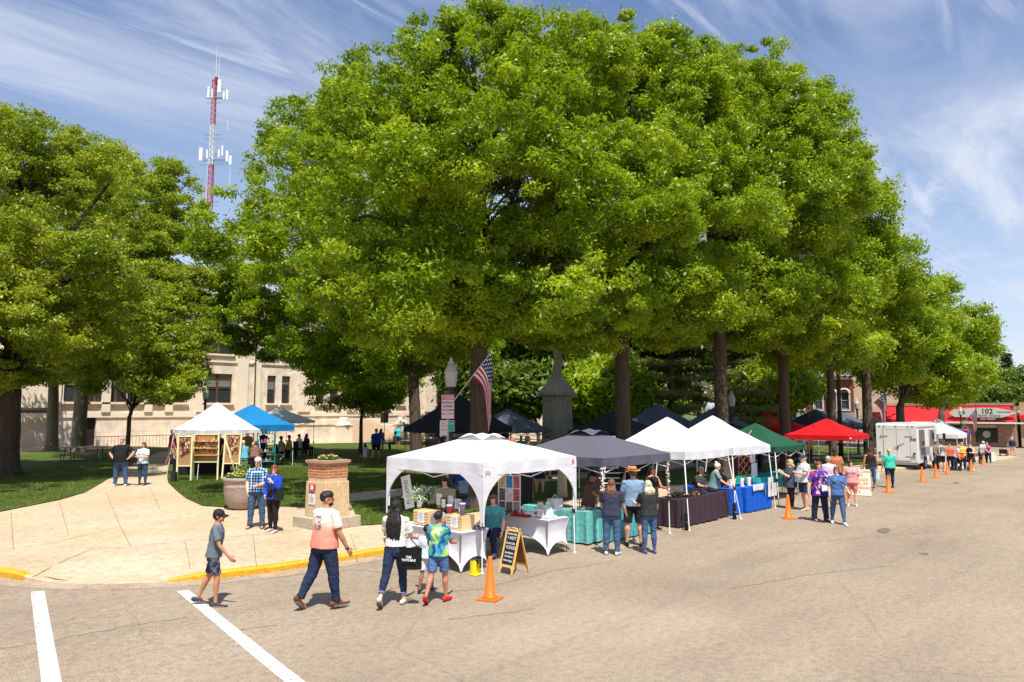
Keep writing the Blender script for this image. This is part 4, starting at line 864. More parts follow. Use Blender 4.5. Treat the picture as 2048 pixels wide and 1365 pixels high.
# ---- by the path on the left
pH = person('heavy man in black tee, jeans and white shoes standing hands on hips on the path', G(240, 973), 176, 1.82, 1.26, 'l', ('tee', blk), ('jeans', jeans('mid')), white, ('short', 'grey'), det=1, belly=1.6, la=42, ls=-4, le=30, lin=75, ra=40, rs=-4, re=30, rin=75, lb=6, rb=6)
pI = person('woman in pale blue-white tee with crossed arms and jeans on the path', G(284, 971), 186, 1.62, 1.05, 'l', ('tee', cloth(206, 222, 230)), ('slim', jeans('teal')), black, ('bob', 'red'), det=1, fem=1, ls=22, le=80, lin=55, rs=22, re=80, rin=60)
pJ = person('man in maroon polo, tan shorts and grey cap walking left of the craft boards', G(343, 931), 60, 1.80, 1.12, 'l', ('tee', cloth(122, 30, 44)), ('shorts', cloth(190, 158, 128)), srgb(150, 110, 80), ('short', 'grey'), ('cap', srgb(120, 122, 120)), det=1, belly=.6, lh=-12, lk=12, rh=14)
pK = person('person in teal top and light cap browsing behind the planter', G(486, 958), 330, 1.6, 1.02, 'l', ('tee', cloth(88, 166, 184)), ('jeans', cloth(120, 150, 165)), black, ('short', 'blond'), ('cap', srgb(216, 208, 200)), det=1, lean=18, ls=30, rs=30, hnod=10)
pL = person('woman in brown top bending over goods beside the teal shirted shopper', G(508, 958), 345, 1.62, 1.08, 'm', ('tee', cloth(120, 84, 78)), ('slim', cloth(50, 40, 46)), black, ('bun', 'dark'), det=1, fem=1, lean=38, ls=50, rs=40)
# ---- people on the lawn in the middle
pM = person('man in royal blue tee and black shorts walking away over the lawn', G(752, 921), 8, 1.80, 1.12, 'p', ('tee', cloth(34, 64, 150)), ('shorts', cloth(30, 34, 46)), black, ('short', 'auburn'), det=1, lh=-12, lk=10, rh=12)
person('little girl in pale pink dress walking beside the man in royal blue', G(730, 926), 350, 1.05, .95, 'm', ('dress', cloth(224, 196, 216)), ('none', None), srgb(220, 150, 170), ('mid', 'dark'), det=1, fem=0, lh=-12, rh=12)
person('person in mauve top just ahead of the man in royal blue', AT(762, 49.5), 20, 1.62, 1., 'p', ('tee', cloth(120, 90, 120)), ('slim', jeans('light')), black, ('mid', 'auburn'), det=1)
person('person in bright cyan tee standing by the loudspeaker near the steps', AT(796, 58), 200, 1.74, 1., 'm', ('tee', cloth(60, 190, 214)), ('shorts', cloth(40, 44, 60)), black, ('short', 'black'), det=0)
person('seated musician in pale shirt on the bench before the courthouse wall', AT(790, 54), 270, 1.7, 1., 'm', ('tee', cloth(170, 190, 196)), ('jeans', blk), black, ('short', 'black'), det=0, sit=True)
# ---- stall keepers under the first tent
pN = person('smiling woman with long dark hair in grey-beige top sitting behind the crate stall', AT(893, 17.6), 196, 1.66, 1.08, 'p', ('long', cloth(150, 146, 132)), ('jeans', blk), black, ('long', 'dark'), det=1, fem=1, sit=True, seat=.8, hnod=4, hlen=.16, ls=40, le=50, rs=38, re=60, lean=6)
pO = person('woman in teal tee and dark jeans sitting sideways by the jewellery table', AT(990, 16.9), 204, 1.64, 1.14, 'p', ('tee', cloth(84, 158, 168)), ('jeans', jeans('dark')), srgb(120, 122, 124), ('bob', 'auburn'), glasses=False, det=1, fem=1, sit=True, seat=.5, ls=20, le=24, la=16, rs=24, re=66, rin=20, lean=6)
# ---- shoppers at the grey tent
pP = person('woman with long grey-auburn hair, navy tee and jeans holding a clear bottle', G(1224, 1110), 18, 1.66, 1.1, 'p', ('tee', cloth(56, 58, 78)), ('jeans', jeans('mid')), white, ('long', 'auburn'), det=1, fem=1, hlen=.15, rs=20, re=24, ra=14, ls=22, le=50, lean=3, hturn=-8)
pQ = person('tall man in orange straw hat, pale blue tee and black shorts at the grey tent', G(1268, 1092), 5, 1.84, 1.08, 'l', ('tee', cloth(126, 152, 178)), ('shorts', cloth(44, 40, 44)), srgb(40, 40, 42), ('short', 'auburn'), ('hat', srgb(206, 130, 66)), det=1, ls=10, rs=30, re=60, hturn=-20, lb=5, rb=5, short=.95)
pR = person('woman with pale blond-grey shoulder hair, charcoal tee and jeans beside the tall man', G(1299, 1107), 350, 1.62, 1.04, 'p', ('tee', cloth(50, 52, 54)), ('slim', jeans('mid')), srgb(96, 84, 160), ('long', 'greyblond'), det=1, fem=1, hlen=.11, hwid=1.3, rs=12, re=26, ls=30, le=70, lean=2)
person('dark-haired woman in brown dress arranging goods behind the turquoise table', AT(1176, 19), 110, 1.66, 1.16, 'm', ('tunic', cloth(116, 82, 74)), ('slim', blk), black, ('pony', 'dark'), det=1, fem=1, ls=40, le=40, rs=46, re=36, hnod=18, lean=8)
person('woman in black tank and sunglasses with long dark hair behind the tall man', AT(1303, 20.6), 150, 1.68, .98, 'm', ('tank', blk), ('slim', blk), black, ('long', 'dark'), glasses=True, det=1, fem=1, ls=30, le=60, rs=26, re=70, hlen=.14)
person('bearded seated man with phone partly hidden behind the man in the straw hat', AT(1255, 21.0), 160, 1.74, 1.1, 'l', ('tee', blk), ('jeans', blk), black, ('short', 'auburn'), det=1, rs=60, re=110, rin=20)
# ---- seated and standing sellers under the white tents
person('heavy grey-haired man in dark tee sitting by the blue cloth table', AT(1402, 24.2), 150, 1.76, 1.22, 'l', ('tee', cloth(58, 62, 60)), ('jeans', cloth(36, 36, 44)), srgb(190, 190, 186), ('short', 'grey'), det=1, sit=True, belly=1.6, ls=40, le=50, rs=40, re=50, lin=20)
person('older woman in grey-teal tee and grey skirt leaning over the blue cloth table', AT(1424, 23.6), 100, 1.58, 1.12, 'l', ('tee', cloth(110, 140, 146)), ('shorts', cloth(150, 150, 152)), white, ('bun', 'white'), det=1, fem=1, lean=14, ls=40, le=30, rs=46, re=26, belly=.8)
# ---- strollers further along
pS = person('heavy woman in slate tee and black leggings eating at the turquoise table end', G(1583, 1018), 280, 1.62, 1.28, 'p', ('tunic', cloth(72, 74, 92)), ('slim', blk), black, ('mid', 'blond'), det=1, fem=1, belly=1.4, ls=26, le=100, rs=24, re=95, rin=10, lin=10)
pT = person('heavy man in light grey tee, navy shorts and dark cap with sandals', G(1610, 1021), 260, 1.80, 1.24, 'l', ('tee', cloth(196, 198, 200)), ('shorts', cloth(46, 62, 84)), srgb(196, 168, 140), ('short', 'grey'), ('cap', srgb(56, 60, 70)), det=1, belly=2, ls=30, le=70, rs=4, hnod=10, lh=4, rh=-6)
pU = person('woman in blue and red star-print shirt with curly auburn hair carrying a white handbag', G(1641, 1043), 170, 1.74, 1.16, 'p', ('tunic', fancy('star_print', 'flagshirt')), ('wide', cloth(44, 50, 74)), srgb(70, 76, 96), ('curly', 'auburn'), det=1, fem=1, ls=30, le=96, lin=40, rs=-6, re=14, ra=20, hturn=14, lh=8, rh=-6)
pV = person('woman in blue graphic tee and slim jeans with sunglasses and a crossbody bag', G(1677, 1049), 190, 1.66, 1.08, 'p', ('tee', cloth(76, 108, 158)), ('slim', jeans('mid')), (.8, .8, .8), ('bob', 'auburn'), glasses=True, det=1, fem=1, hturn=24, ls=10, le=40, lin=-4, rs=6, lh=14, lk=2, rh=-12, rk=6)
bag('handbag', 'small boxy white handbag carried by the woman in the star-print shirt', pU, (-.06, .24, .98), (.27, .11, .18), (232, 232, 228), [(-.12, .2, 1.2), (0, .16, 1.3)])
bag('crossbody_bag', 'round tan and cream crossbody bag at the hip of the blue tee woman', pV, (-.26, .12, .84), (.22, .1, .2), (196, 140, 100), [(-.1, .17, 1.12), (.12, .08, 1.38)])
person('grey-haired man in pale lavender tee seen from behind near the red tent', AT(1655, 25.2), 20, 1.74, 1.1, 'l', ('tee', cloth(208, 186, 214)), ('shorts', cloth(90, 96, 120)), black, ('short', 'grey'), det=1)
person('man in rust-brown tee and dark cap standing under the red tent', AT(1669, 28.5), 190, 1.84, 1.08, 'd', ('tee', cloth(172, 108, 76)), ('jeans', blk), black, ('short', 'black'), ('cap', (.03, .02, .02)), det=1)
person('person in pink top half hidden behind the woman in the blue graphic tee', AT(1700, 26), 200, 1.55, 1.1, 'p', ('tee', cloth(214, 150, 156)), ('shorts', cloth(206, 120, 110)), white, ('bob', 'brown'), det=1, fem=1)
pW = person('woman in dark tank top with long straight brown hair and cropped jeans', G(1743, 976), 10, 1.70, 1.14, 'm', ('tank', cloth(48, 40, 38)), ('capri', jeans('mid')), srgb(200, 160, 130), ('long', 'brown'), det=1, fem=1, hlen=.2, rs=8, ls=-2)
pX = person('woman in bright turquoise tee and dark jeans with a black shoulder strap', G(1781, 976), 4, 1.68, 1.12, 'l', ('tee', cloth(66, 190, 166)), ('slim', jeans('dark')), black, ('pony', 'blond'), det=1, fem=1, lh=-6, rh=6, rs=8, hturn=14)
bag('plastic_bag', 'limp grey shopping bag in the hand of the woman in the dark tank top', pW, (.27, .06, .52), (.2, .1, .32), (186, 196, 204), [(.27, .07, .76)])
person('man in black and white checkered shirt and dark shorts beside the van front', G(1884, 943), 350, 1.80, 1.14, 'l', ('tee', fancy('bw_check', 'check')), ('shorts', cloth(36, 36, 40)), white, ('short', 'brown'), det=1, short=.9)
for a in [('person in orange-red top standing left of the stroller', 1899, 46.5, 200, 1.65, 'l', (214, 110, 84), 'brown'), ('person in yellow top behind the stroller', 1924, 47, 190, 1.7, 'p', (232, 196, 84), 'blond'), ('person in pale pink top leaning to the stroller', 1910, 46, 120, 1.6, 'p', (226, 176, 176), 'blond'),
          ('person in olive tee next to the van door', 1872, 47, 160, 1.7, 'm', (120, 116, 84), 'dark'), ('older person in pale blue shirt bending over the far table', 1961, 57, 160, 1.75, 'p', (186, 206, 230), 'white'), ('person in magenta top bending at the far table', 1976, 59, 230, 1.65, 'p', (206, 92, 150), 'grey'),
          ('person in salmon top standing between the pale blue and magenta shirts', 1968, 60, 200, 1.7, 'l', (216, 150, 130), 'brown')]:
    person(a[0], AT(a[1], a[2]), a[3], a[4], 1.06, a[5], ('tee', cloth(*a[6])), ('jeans', jeans('dark')), black, ('short', a[7]), det=0, lean=20 if 'bending' in a[0] or 'leaning' in a[0] else 0, ls=30, rs=20, le=40)
person('woman in black tank top and dark denim skirt standing behind the stroller handle', G(1943, 942), 250, 1.68, 1.16, 'p', ('tank', blk), ('skirt', jeans('dark')), white, ('short', 'auburn'), det=0, fem=1, ls=24, le=70, rs=24, re=60)
person('white-haired man in navy shirt with khaki shorts at the far right by his dog cart', G(2026, 912), 215, 1.78, 1.04, 'p', ('long', cloth(44, 54, 86)), ('shorts', cloth(206, 200, 180)), black, ('short', 'white'), det=0)
# ---- seated listeners on the lawn, left of the small tree
for a in [('person in white shirt seated in a dark camp chair facing the courthouse', 598, 45, 40, (214, 220, 230), 'black'), ('long-haired person in dark top seated in the right camp chair', 613, 45.5, 40, (44, 46, 56), 'brown'),
          ('person in yellow-orange top seated beside the teal shelf', 578, 43, 60, (206, 150, 60), 'black'), ('person in grey top seated nearest the blue tent leg', 562, 41.5, 50, (110, 110, 116), 'dark')]:
    b = AT(a[1], a[2]); person(a[0], b, a[3], 1.7, 1.05, 'm', ('tee', cloth(*a[4])), ('jeans', blk), black, ('long' if 'long' in a[0] else 'short', a[5]), det=0, sit=True, seat=.38)
person('dark-haired seller with round bun under the left white tent', AT(364, 33), 180, 1.66, 1., 'm', ('tee', cloth(70, 60, 60)), ('jeans', blk), black, ('bun', 'dark'), det=0)
person('seller in black hat standing behind the tall craft boards', AT(437, 34), 200, 1.84, 1.05, 'l', ('tee', blk), ('jeans', blk), black, ('short', 'black'), ('hat', (.015, .015, .015)), det=0)
person('masked seller in orange top under the blue tent', AT(494, 38), 180, 1.72, 1.05, 'l', ('tee', cloth(196, 120, 50)), ('jeans', blk), black, ('short', 'auburn'), det=0)
person('seller in dark clothes beside the teal rack under the blue tent', AT(526, 38.5), 200, 1.78, 1.05, 'l', ('tee', cloth(30, 36, 60)), ('jeans', blk), black, ('short', 'white'), det=0)
# ---- crowd under the black tents
for i, a in enumerate([('standing person in black tee under the left half of the black tent', 861, 37, 10, (28, 30, 34), 'black', 1.8), ('person in dark red top at the left leg of the black tent', 872, 39, 40, (110, 40, 50), 'dark', 1.65), ('person in navy shirt standing under the middle of the black tent', 882, 41, 60, (40, 50, 80), 'brown', 1.7),
        ('person in teal top under the right end of the second black tent', 1042, 40, 200, (60, 150, 140), 'brown', 1.6), ('person in pink top talking under the second black tent', 1022, 42, 150, (196, 120, 120), 'auburn', 1.66), ('person in camouflage grey under the edge of the second black tent', 1055, 44, 250, (70, 74, 66), 'dark', 1.75),
        ('man in lime green shirt and sunglasses in front of the monument', 1079, 27, 200, (140, 190, 60), 'black', 1.72), ('person in dark grey tee standing at the foot of the monument', 1094, 33, 160, (62, 60, 66), 'black', 1.86),
        ('person in tan shorts standing behind the flower bucket stand', 1009, 30, 10, (120, 90, 80), 'brown', 1.75), ('person in maroon top browsing behind the first white tent', 1070, 29.5, 10, (120, 40, 50), 'brown', 1.66)]):
    person(a[0], AT(a[1], a[2]), a[3], a[6], 1.05, 'lm'[i % 2], ('tee', cloth(*a[4])), ('shorts' if i % 3 == 0 else 'jeans', cloth(170, 150, 120) if 'tan' in a[0] else jeans('dark')), black, ('short', a[5]), det=0, glasses='sunglasses' in a[0])
for i, a in enumerate([(1590, 45, 'person in red top in the crowd left of the red tent post', (190, 40, 46)), (1605, 55, 'person in white top in the crowd under the blue canopy', (220, 220, 220)), (1620, 50, 'person in orange top in the crowd behind the red tent', (220, 120, 60)), (1547, 52, 'person in white top in front of the small red canopy', (226, 226, 222)), (1520, 40, 'person in dark top under the brown canopy', (60, 44, 44))]):
    person(a[2], AT(a[0], a[1]), 200-30*i, 1.7, 1.05, 'lm'[i % 2], ('tee', cloth(*a[3])), ('jeans', jeans('dark')), black, ('short', 'dark'), det=0)
# ================================================================ tents
def fabric(name, c, tr=.25): return M('fabric_'+name, c, .75, .06, 2.2, .8, .2, trans=tr, stretch=(1, 1, 2.5))
def tent(label, cx, cy, col, size=3.05, ez=2.1, pz=3.0, val=.22, legc=WHITE, slant=0., arch=False, vent=False, rot=0, legs=(1, 1, 1, 1), group='pop up tents', gz=None, trans=.25, concave=1.12, name='canopy_tent'):
    z0 = ZT(cx, cy) if gz is None else gz
    root = empty(name, (cx, cy, z0), rot, label, 'tent', group); h = size/2; m = col
    def cz(u, v): q = max(abs(u), abs(v)); return ez+(pz-ez)*(1-q)**concave+.02*sin(q*9+u*3)*(1-q)-.05*(1-(min(abs(u), abs(v))/max(q, .01))**2)*q*(1-q)*2
    mb = MB(); cs = [(-h, -h), (h, -h), (h, h), (-h, h)]
    for i in range(4):
        (x0, y0), (x1, y1) = cs[i], cs[(i+1) % 4]
        mb.grid(lambda v, u: (lambda X, Y: (X*h, Y*h, cz(X, Y)))((x0+(x1-x0)*u)/h*(1-v), (y0+(y1-y0)*u)/h*(1-v)), 16, 20)
    for i in range(4):
        (x0, y0), (x1, y1) = cs[i], cs[(i+1) % 4]; nx, ny = (y1-y0)/size, -(x1-x0)/size
        def vf(u, v, x0=x0, y0=y0, x1=x1, y1=y1, nx=nx, ny=ny):
            k = .008+.012*v*sin(u*21+cx*3)+.008*v*sin(u*47+cy); sag = .03*sin(pi*u)*v; sc = .016*abs(sin(u*pi*6))*v
            return (x0+(x1-x0)*u+nx*k, y0+(y1-y0)*u+ny*k, ez-v*(val+sag-sc*.4)+.003)
        mb.grid(vf, 30, 4)
    angsmooth(mb.build('canopy', m, root), 35)
    if vent:
        vb = MB(); k = .27
        for i in range(4):
            (x0, y0), (x1, y1) = cs[i], cs[(i+1) % 4]
            vb.grid(lambda v, u: ((x0+(x1-x0)*u)*k*(1-v), (y0+(y1-y0)*u)*k*(1-v), pz+.03-(pz-ez)*k*(1-v)*.96+.11*(1-v)**2.5*max(0, sin(pi*u))**1.5), 8, 16)
        angsmooth(vb.build('vent_cap', m, root), 50)
    if arch:
        for i in range(4):
            ab = MB(); (x0, y0) = cs[i]
            for (x1, y1) in (cs[(i+1) % 4], cs[i-1]):
                dx, dy = (x1-x0)/size, (y1-y0)/size; nx, ny = (dy, -dx) if (x1, y1) == cs[(i+1) % 4] else (-dy, dx)
                ab.grid(lambda u, v: (x0+dx*u*(.05+.62*(1-v)**3.4)+nx*.012, y0+dy*u*(.05+.62*(1-v)**3.4)+ny*.012, (ez-val+.01)-v*1.0), 4, 12)
            ab.build('corner_skirt', m, root, True)
    g = .015 if col is not None else .015; hh = h+slant-.03; hc = h-.05
    for i, (sx, sy) in enumerate(((-1, -1), (1, -1), (1, 1), (-1, 1))):
        if not legs[i]: continue
        lz = ZT(cx+(sx*hh*cos(rot)-sy*hh*sin(rot)), cy+(sx*hh*sin(rot)+sy*hh*cos(rot)))-z0; t = .45
        L0, L1 = Vector((sx*hh, sy*hh, lz)), Vector((sx*hc, sy*hc, ez-.03)); mb = MB(); mb.tube([L0.lerp(L1, .42), L1], .021, 4); mb.tube([L0, L0.lerp(L1, .5)], .015, 4)
        l = mb.build('leg', legc, root); mb = MB(); mb.tube([L0, L0.lerp(L1, .012)], .04, 8); mb.build('foot_plate', legc, l)
        mb = MB(); q = L0.lerp(L1, .44); mb.box(q.x, q.y, q.z, .06, .06, .09); mb.build('height_clip', BLACK, l)
    mb = MB()
    for i in range(4):
        (x0, y0), (x1, y1) = [(x*hc/h, y*hc/h) for x, y in (cs[i], cs[(i+1) % 4])]; a = Vector((x0, y0, ez-.06)); b = Vector((x1, y1, ez-.06)); md = a.lerp(b, .5)
        for p, q in ((a, md), (md, b)):
            lo = Vector((0, 0, -.30)); mb.tube([p, q+lo], .011, 4); mb.tube([p+lo, q], .011, 4)
    c = Vector((0, 0, pz-.12))
    for (x, y) in cs: mb.tube([(x*.95, y*.95, ez-.06), (x*.5, y*.5, cz(.5, .5)-.06), c], .011, 4)
    mb.tube([c, c-Vector((0, 0, .5))], .016, 6); mb.build('folding_frame', legc, root)
    return root
FW = fabric('white', (.80, .80, .83), .22); FG = fabric('slate', srgb(92, 92, 104), .04); FR = fabric('red', srgb(206, 26, 34), .2); FGR = fabric('green', srgb(34, 84, 62), .12)
FBK = fabric('black', srgb(30, 31, 36), .02); FBL = fabric('blue', srgb(40, 145, 215), .35); FRB = fabric('royal_blue', srgb(44, 96, 190), .25); FSL = fabric('blue_slate', srgb(84, 92, 104), .05); FTE = fabric('teal', srgb(34, 104, 100), .2); FBE = fabric('beige', srgb(176, 172, 150), .1); FBR = fabric('brown', srgb(48, 34, 32), .05)
gsell = 'pop up tents along the street'
t1 = tent('big white tent nearest the camera with curved corner skirts and vented top', 12.12, 12.02, FW, 3.0, 2.12, 2.62, .24, vent=True, arch=True, group=gsell, concave=1.0, slant=0)
mb = MB(); mb.add([(1.31, -1.53, 1.99), (1.42, -1.53, 1.99), (1.365, -1.53, 2.08)], [(0, 1, 2)]); mb.build('orange_mark', M('orange_mark', srgb(220, 90, 40)), t1)
mb = MB(); mb.tube([(-1.44, -1.532, 1.9), (-1.40, -1.532, 1.96), (-1.34, -1.532, 1.94), (-1.31, -1.532, 1.89)], .008, 5); mb.build('grey_mark', STEEL, t1)
tent('dark slate-grey tent between two white tents, garlands on its front posts', 15.92, 11.85, FG, 3.0, 2.05, 2.66, .2, vent=True, group=gsell, concave=1.0)
t3 = tent('white peaked tent with slanted legs right after the slate-grey tent', 19.65, 11.75, FW, 2.6, 2.05, 2.98, .22, slant=.25, group=gsell)
t4 = tent('white peaked tent beside the blue cloth table, tallest sharp peak', 23.05, 12.05, FW, 2.7, 2.05, 3.02, .24, slant=.12, group=gsell)
tent('dark green tent squeezed between the second white peak and the red tent', 26.6, 12.2, FGR, 2.6, 1.95, 2.75, .16, slant=.15, group=gsell)
t5 = tent('bright red tent with wide pointed roof beside the street', 37.75, 13.65, FR, 3.0, 2.02, 2.8, .2, vent=False, legc=STEEL, group=gsell)
text('tent', .1, WHITE, t5, (-1.54, -1.36, 1.9), (pi/2, 0, -pi/2)) if False else None
mb = MB(); mb.box(1.1-2.35, -1.535, 1.9, .2, .006, .06); mb.build('white_mark', WHITE, t5)
tent('white peaked tent beyond the van with the stop sign beside it', 63.2, 14.6, FW, 3.0, 2.05, 3.15, .3, group=gsell)
_b = AT(1900, 79); tent('royal blue canopy low behind the far white tent', _b.x, _b.y, FRB, 3.3, 2.25, 2.5, .42, group=gsell)
tl = 'tents in the park'
tent('white tent on the left lawn over the craft display boards, leafy shade on it', 15.3, 31.2, FW, 2.6, 1.98, 3.14, .14, slant=.15, group=tl)
tent('bright blue tent directly behind the left white tent', 18.9, 34.9, FBL, 3.0, 2.05, 3.05, .3, group=tl)
tent('small white tent behind the bright blue tent', 22.6, 38.8, FW, 3.0, 2.15, 2.95, .12, group=tl)
tent('large glossy black tent left of the nearest street tree trunk', 21.1, 22.3, FBK, 3.1, 2.25, 3.6, .2, legc=BLACK, group=tl)
tent('second dark grey tent right behind the large black tent', 26.5, 24.6, FSL, 3.05, 2.0, 3.0, .1, legc=BLACK, group=tl)
tent('small teal tent seen right of the stone monument', 42, 31.5, FTE, 3.0, 2.1, 3.1, .3, legc=BLACK, group=tl)
tent('very dark green-black tent around the second street tree trunk', 29.6, 20.6, fabric('dark_green', srgb(34, 46, 50), .04), 3.05, 2.05, 3.0, .18, legc=BLACK, group=tl)
tent('blue-slate tent with a bright dappled peak behind the first slanted-leg white tent', 36.2, 22.2, FSL, 3.4, 2.2, 3.45, .25, legc=STEEL, group=tl)
tent('beige tent peak peeking over the blue-slate tent', 40.3, 25.8, FBE, 3.0, 2.3, 3.75, .2, legc=STEEL, group=tl)
tent('charcoal tent behind the third street tree trunk', 37.4, 19.4, FSL, 3.4, 2.1, 3.3, .25, legc=BLACK, group=tl)
tent('dark brown domed tent behind the park lamp post', 34.2, 16.9, FBR, 2.4, 2.0, 2.5, .2, legc=BLACK, group=tl)
tent('small light red canopy behind the green tent', 52.5, 23.2, fabric('light_red', srgb(216, 62, 54), .25), 3.0, 2.2, 3.2, .2, group=tl)
tent('small red canopy with drooping side left of the fourth street tree trunk', 48, 19.5, FR, 2.4, 2.1, 2.6, .35, group=tl)
tent('bright blue canopy right of the fourth street tree trunk', 61.2, 24.8, fabric('blue2', srgb(34, 110, 220), .3), 3.0, 2.3, 3.2, .2, group=tl)
tent('grey dappled tent behind the peak of the red tent', 59.8, 22.4, FSL, 3.8, 2.6, 3.7, .25, legc=BLACK, group=tl)
tent('dark grey tent in front of the red brick building', 67.6, 23.4, FSL, 3.8, 2.7, 3.8, .3, legc=BLACK, group=tl)
tent('dark canopy between the lamp post and the sixth street tree', 73.5, 22.6, FBK, 3.2, 2.6, 3.6, .3, legc=BLACK, group=tl)

# ================================================================ tables and goods
def drape(label, x0, x1, y0, y1, h, mat, group='cloth covered stall tables', low=.03, cat='table', ztop=None):
    cx, cy = (x0+x1)/2, (y0+y1)/2; root = empty('stall_table', (cx, cy, ZT(cx, cy)), 0, label, cat, group); X, Y = (x1-x0)/2, (y1-y0)/2
    mb = MB(); mb.box(0, 0, h-.02, 2*X-.02, 2*Y-.02, .03); mb.build('table_top', WHITE, root)
    for sx in (-1, 1):
        m2 = MB(); m2.tube([(sx*(X-.15), -Y+.08, 0), (sx*(X-.15), -Y+.08, h-.03)], .014, 6); m2.tube([(sx*(X-.15), Y-.08, 0), (sx*(X-.15), Y-.08, h-.03)], .014, 6); m2.tube([(sx*(X-.15), Y-.08, .2), (sx*(X-.15), -Y+.08, .2)], .012, 6); m2.build('leg', STEEL, root)
    per = [(-X, -Y), (X, -Y), (X, Y), (-X, Y), (-X, -Y)]; pts = []
    for i in range(4):
        a, b = Vector(per[i]), Vector(per[i+1]); n = int((b-a).length/.035); pts += [a.lerp(b, k/n) for k in range(n)]
    n = len(pts); mb = MB(); vs = []; ph_ = random.uniform(0, 9)
    for j in range(9):
        v = j/8
        for i, p in enumerate(pts):
            d = Vector((p.x/max(X, .01), p.y/max(Y, .01))); q = max(abs(d.x), abs(d.y)); nrm = Vector((math.copysign(1, d.x) if abs(d.x) > .995*q and abs(d.x) >= abs(d.y)-1e-3 else 0, math.copysign(1, d.y) if abs(d.y) > .995*q else 0)); nrm = nrm.normalized() if nrm.length else Vector((1, 0))
            o = .012+v**.7*(.028*sin(i*.62+ph_)+.014*sin(i*1.7+ph_*2))+.03*v; vs.append((p.x+nrm.x*o, p.y+nrm.y*o, h+.004-v*(h-low)))
    fs = [(j*n+i, (j+1)*n+i, (j+1)*n+(i+1) % n, j*n+(i+1) % n) for j in range(8) for i in range(n)]; fs.append(tuple(range(n)))
    mb.add(vs, fs); angsmooth(mb.build('tablecloth', mat, root), 60); return root
def spandex(label, x0, x1, y0, y1, h, mat):
    cx, cy = (x0+x1)/2, (y0+y1)/2; root = empty('stall_table', (cx, cy, ZT(cx, cy)), 0, label, 'table', 'tables under white stretch cloths'); X, Y = (x1-x0)/2, (y1-y0)/2
    mb = MB(); c = [(-X, -Y), (X, -Y), (X, Y), (-X, Y)]
    mb.box(0, 0, h-.03, 2*X-.06, 2*Y-.06, .03); mb.build('table_top', WHITE, root); m2 = MB()
    for x, y in c: m2.tube([(x*.93, y*.93, 0), (x*.93, y*.93, h-.05)], .014, 6)
    m2.build('leg', STEEL, root); mb = MB()
    for i in range(4):
        (ax, ay), (bx, by) = c[i], c[(i+1) % 4]; L_ = math.hypot(bx-ax, by-ay); nx, ny = (by-ay)/L_, -(bx-ax)/L_; hi = .40 if L_ > 1 else .26
        def f(u, v):
            bot = .01+hi*(max(0, sin(pi*u)))**.55; z = h-v*(h-bot); pull = -.13*sin(pi*v)**.8*(1-sin(pi*u)*.25)+.02*v
            cu = .5+(u-.5)*(1-.10*sin(pi*v)/L_*1.2); return (ax+(bx-ax)*cu+nx*pull*.5, ay+(by-ay)*cu+ny*pull*.5, z)
        mb.grid(f, 30, 14)
    mb.quad((-X, -Y, h), (X, -Y, h), (X, Y, h), (-X, Y, h)); angsmooth(mb.build('stretch_cloth', mat, root), 50); return root
SPX = fabric('stretch_white', (.77, .76, .82), .15)
spandex('white stretch-cloth table holding the wooden crates under the first tent', 10.38, 11.14, 10.85, 12.75, .76, SPX)
spandex('white stretch-cloth table heaped with jewellery on the right of the first tent', 12.85, 13.6, 10.7, 12.4, .76, SPX)
drape('turquoise cloth table under the slate-grey tent', 14.5, 15.2, 10.9, 12.9, .76, cloth(110, 188, 184, .1))
drape('turquoise cloth side table behind the woman in navy tee', 15.2, 17.1, 10.75, 11.4, .74, cloth(84, 160, 164, .1))
BRC = cloth(64, 50, 58); BLC = cloth(28, 92, 196, .1)
drape('brown-black cloth table under the first slanted-leg white tent', 18.3, 20.6, 10.65, 11.35, .76, BRC)
drape('short brown-black cloth table next to the blue cloth', 20.8, 21.4, 10.75, 11.9, .76, BRC)
drape('royal blue cloth table, left section', 21.65, 22.3, 10.75, 12.4, .78, BLC)
drape('royal blue cloth table, right section under hanging white cloths', 22.5, 24.4, 10.7, 11.4, .78, BLC)
drape('bright turquoise cloth table under the green tent', 25.4, 29.3, 11.6, 12.4, .86, cloth(44, 178, 170, .1), low=.42)
def item(name, mb, mat, loc, label, cat, group=None, rz=0, smooth=False):
    o = mb.build(name, mat, None, smooth, loc, rz); return tag(o, label, cat, group)
def onz(x, y, h): return (x, y, ZT(x, y)+h)
# crates
def crate(x, y, z, rz, label):
    r = empty('wooden_crate', onz(x, y, z), rz, label, 'crate', 'wooden crates on the first table'); W_, D_, H_ = .46, .34, .30; PW = M('pale_pine', srgb(222, 190, 140), .65, .12, 5, .1, stretch=(1, 1, 8)); 
    for sx in (-1, 1): MB().box(sx*(W_/2-.01), 0, H_/2, .016, D_, H_).build('end_board', PW, r)
    for k in range(5): m = MB(); m.box(0, -D_/2-.006, .035+k*.058, W_, .012, .044); m.box(0, D_/2+.006, .035+k*.058, W_, .012, .044); m.build('slat', PW, r)
    MB().box(0, 0, .01, W_-.04, D_, .012).build('bottom_board', PW, r); m = MB(); m.box(0, 0, H_-.03, W_-.06, D_-.02, .01); m.build('shelf_board', PW, r)
    m = MB(); m.box(.02, -D_/2-.018, .17, .2, .006, .22); s = m.build('paper_sign', PAPER, r)
    m = MB()
    for k in range(6): m.box(.02, -D_/2-.0225, .25-k*.03, .14-.02*(k % 3), .002, .007)
    m.build('print_line', M('grey_print', (.35, .34, .36), .8), s); return r
crate(10.66, 12.2, .765, -pi/2, 'wooden slatted crate behind the long-haired woman, left one on the table')
crate(10.72, 11.25, .765, -pi/2, 'wooden slatted crate behind the tie-dye boy, nearest the tent corner')
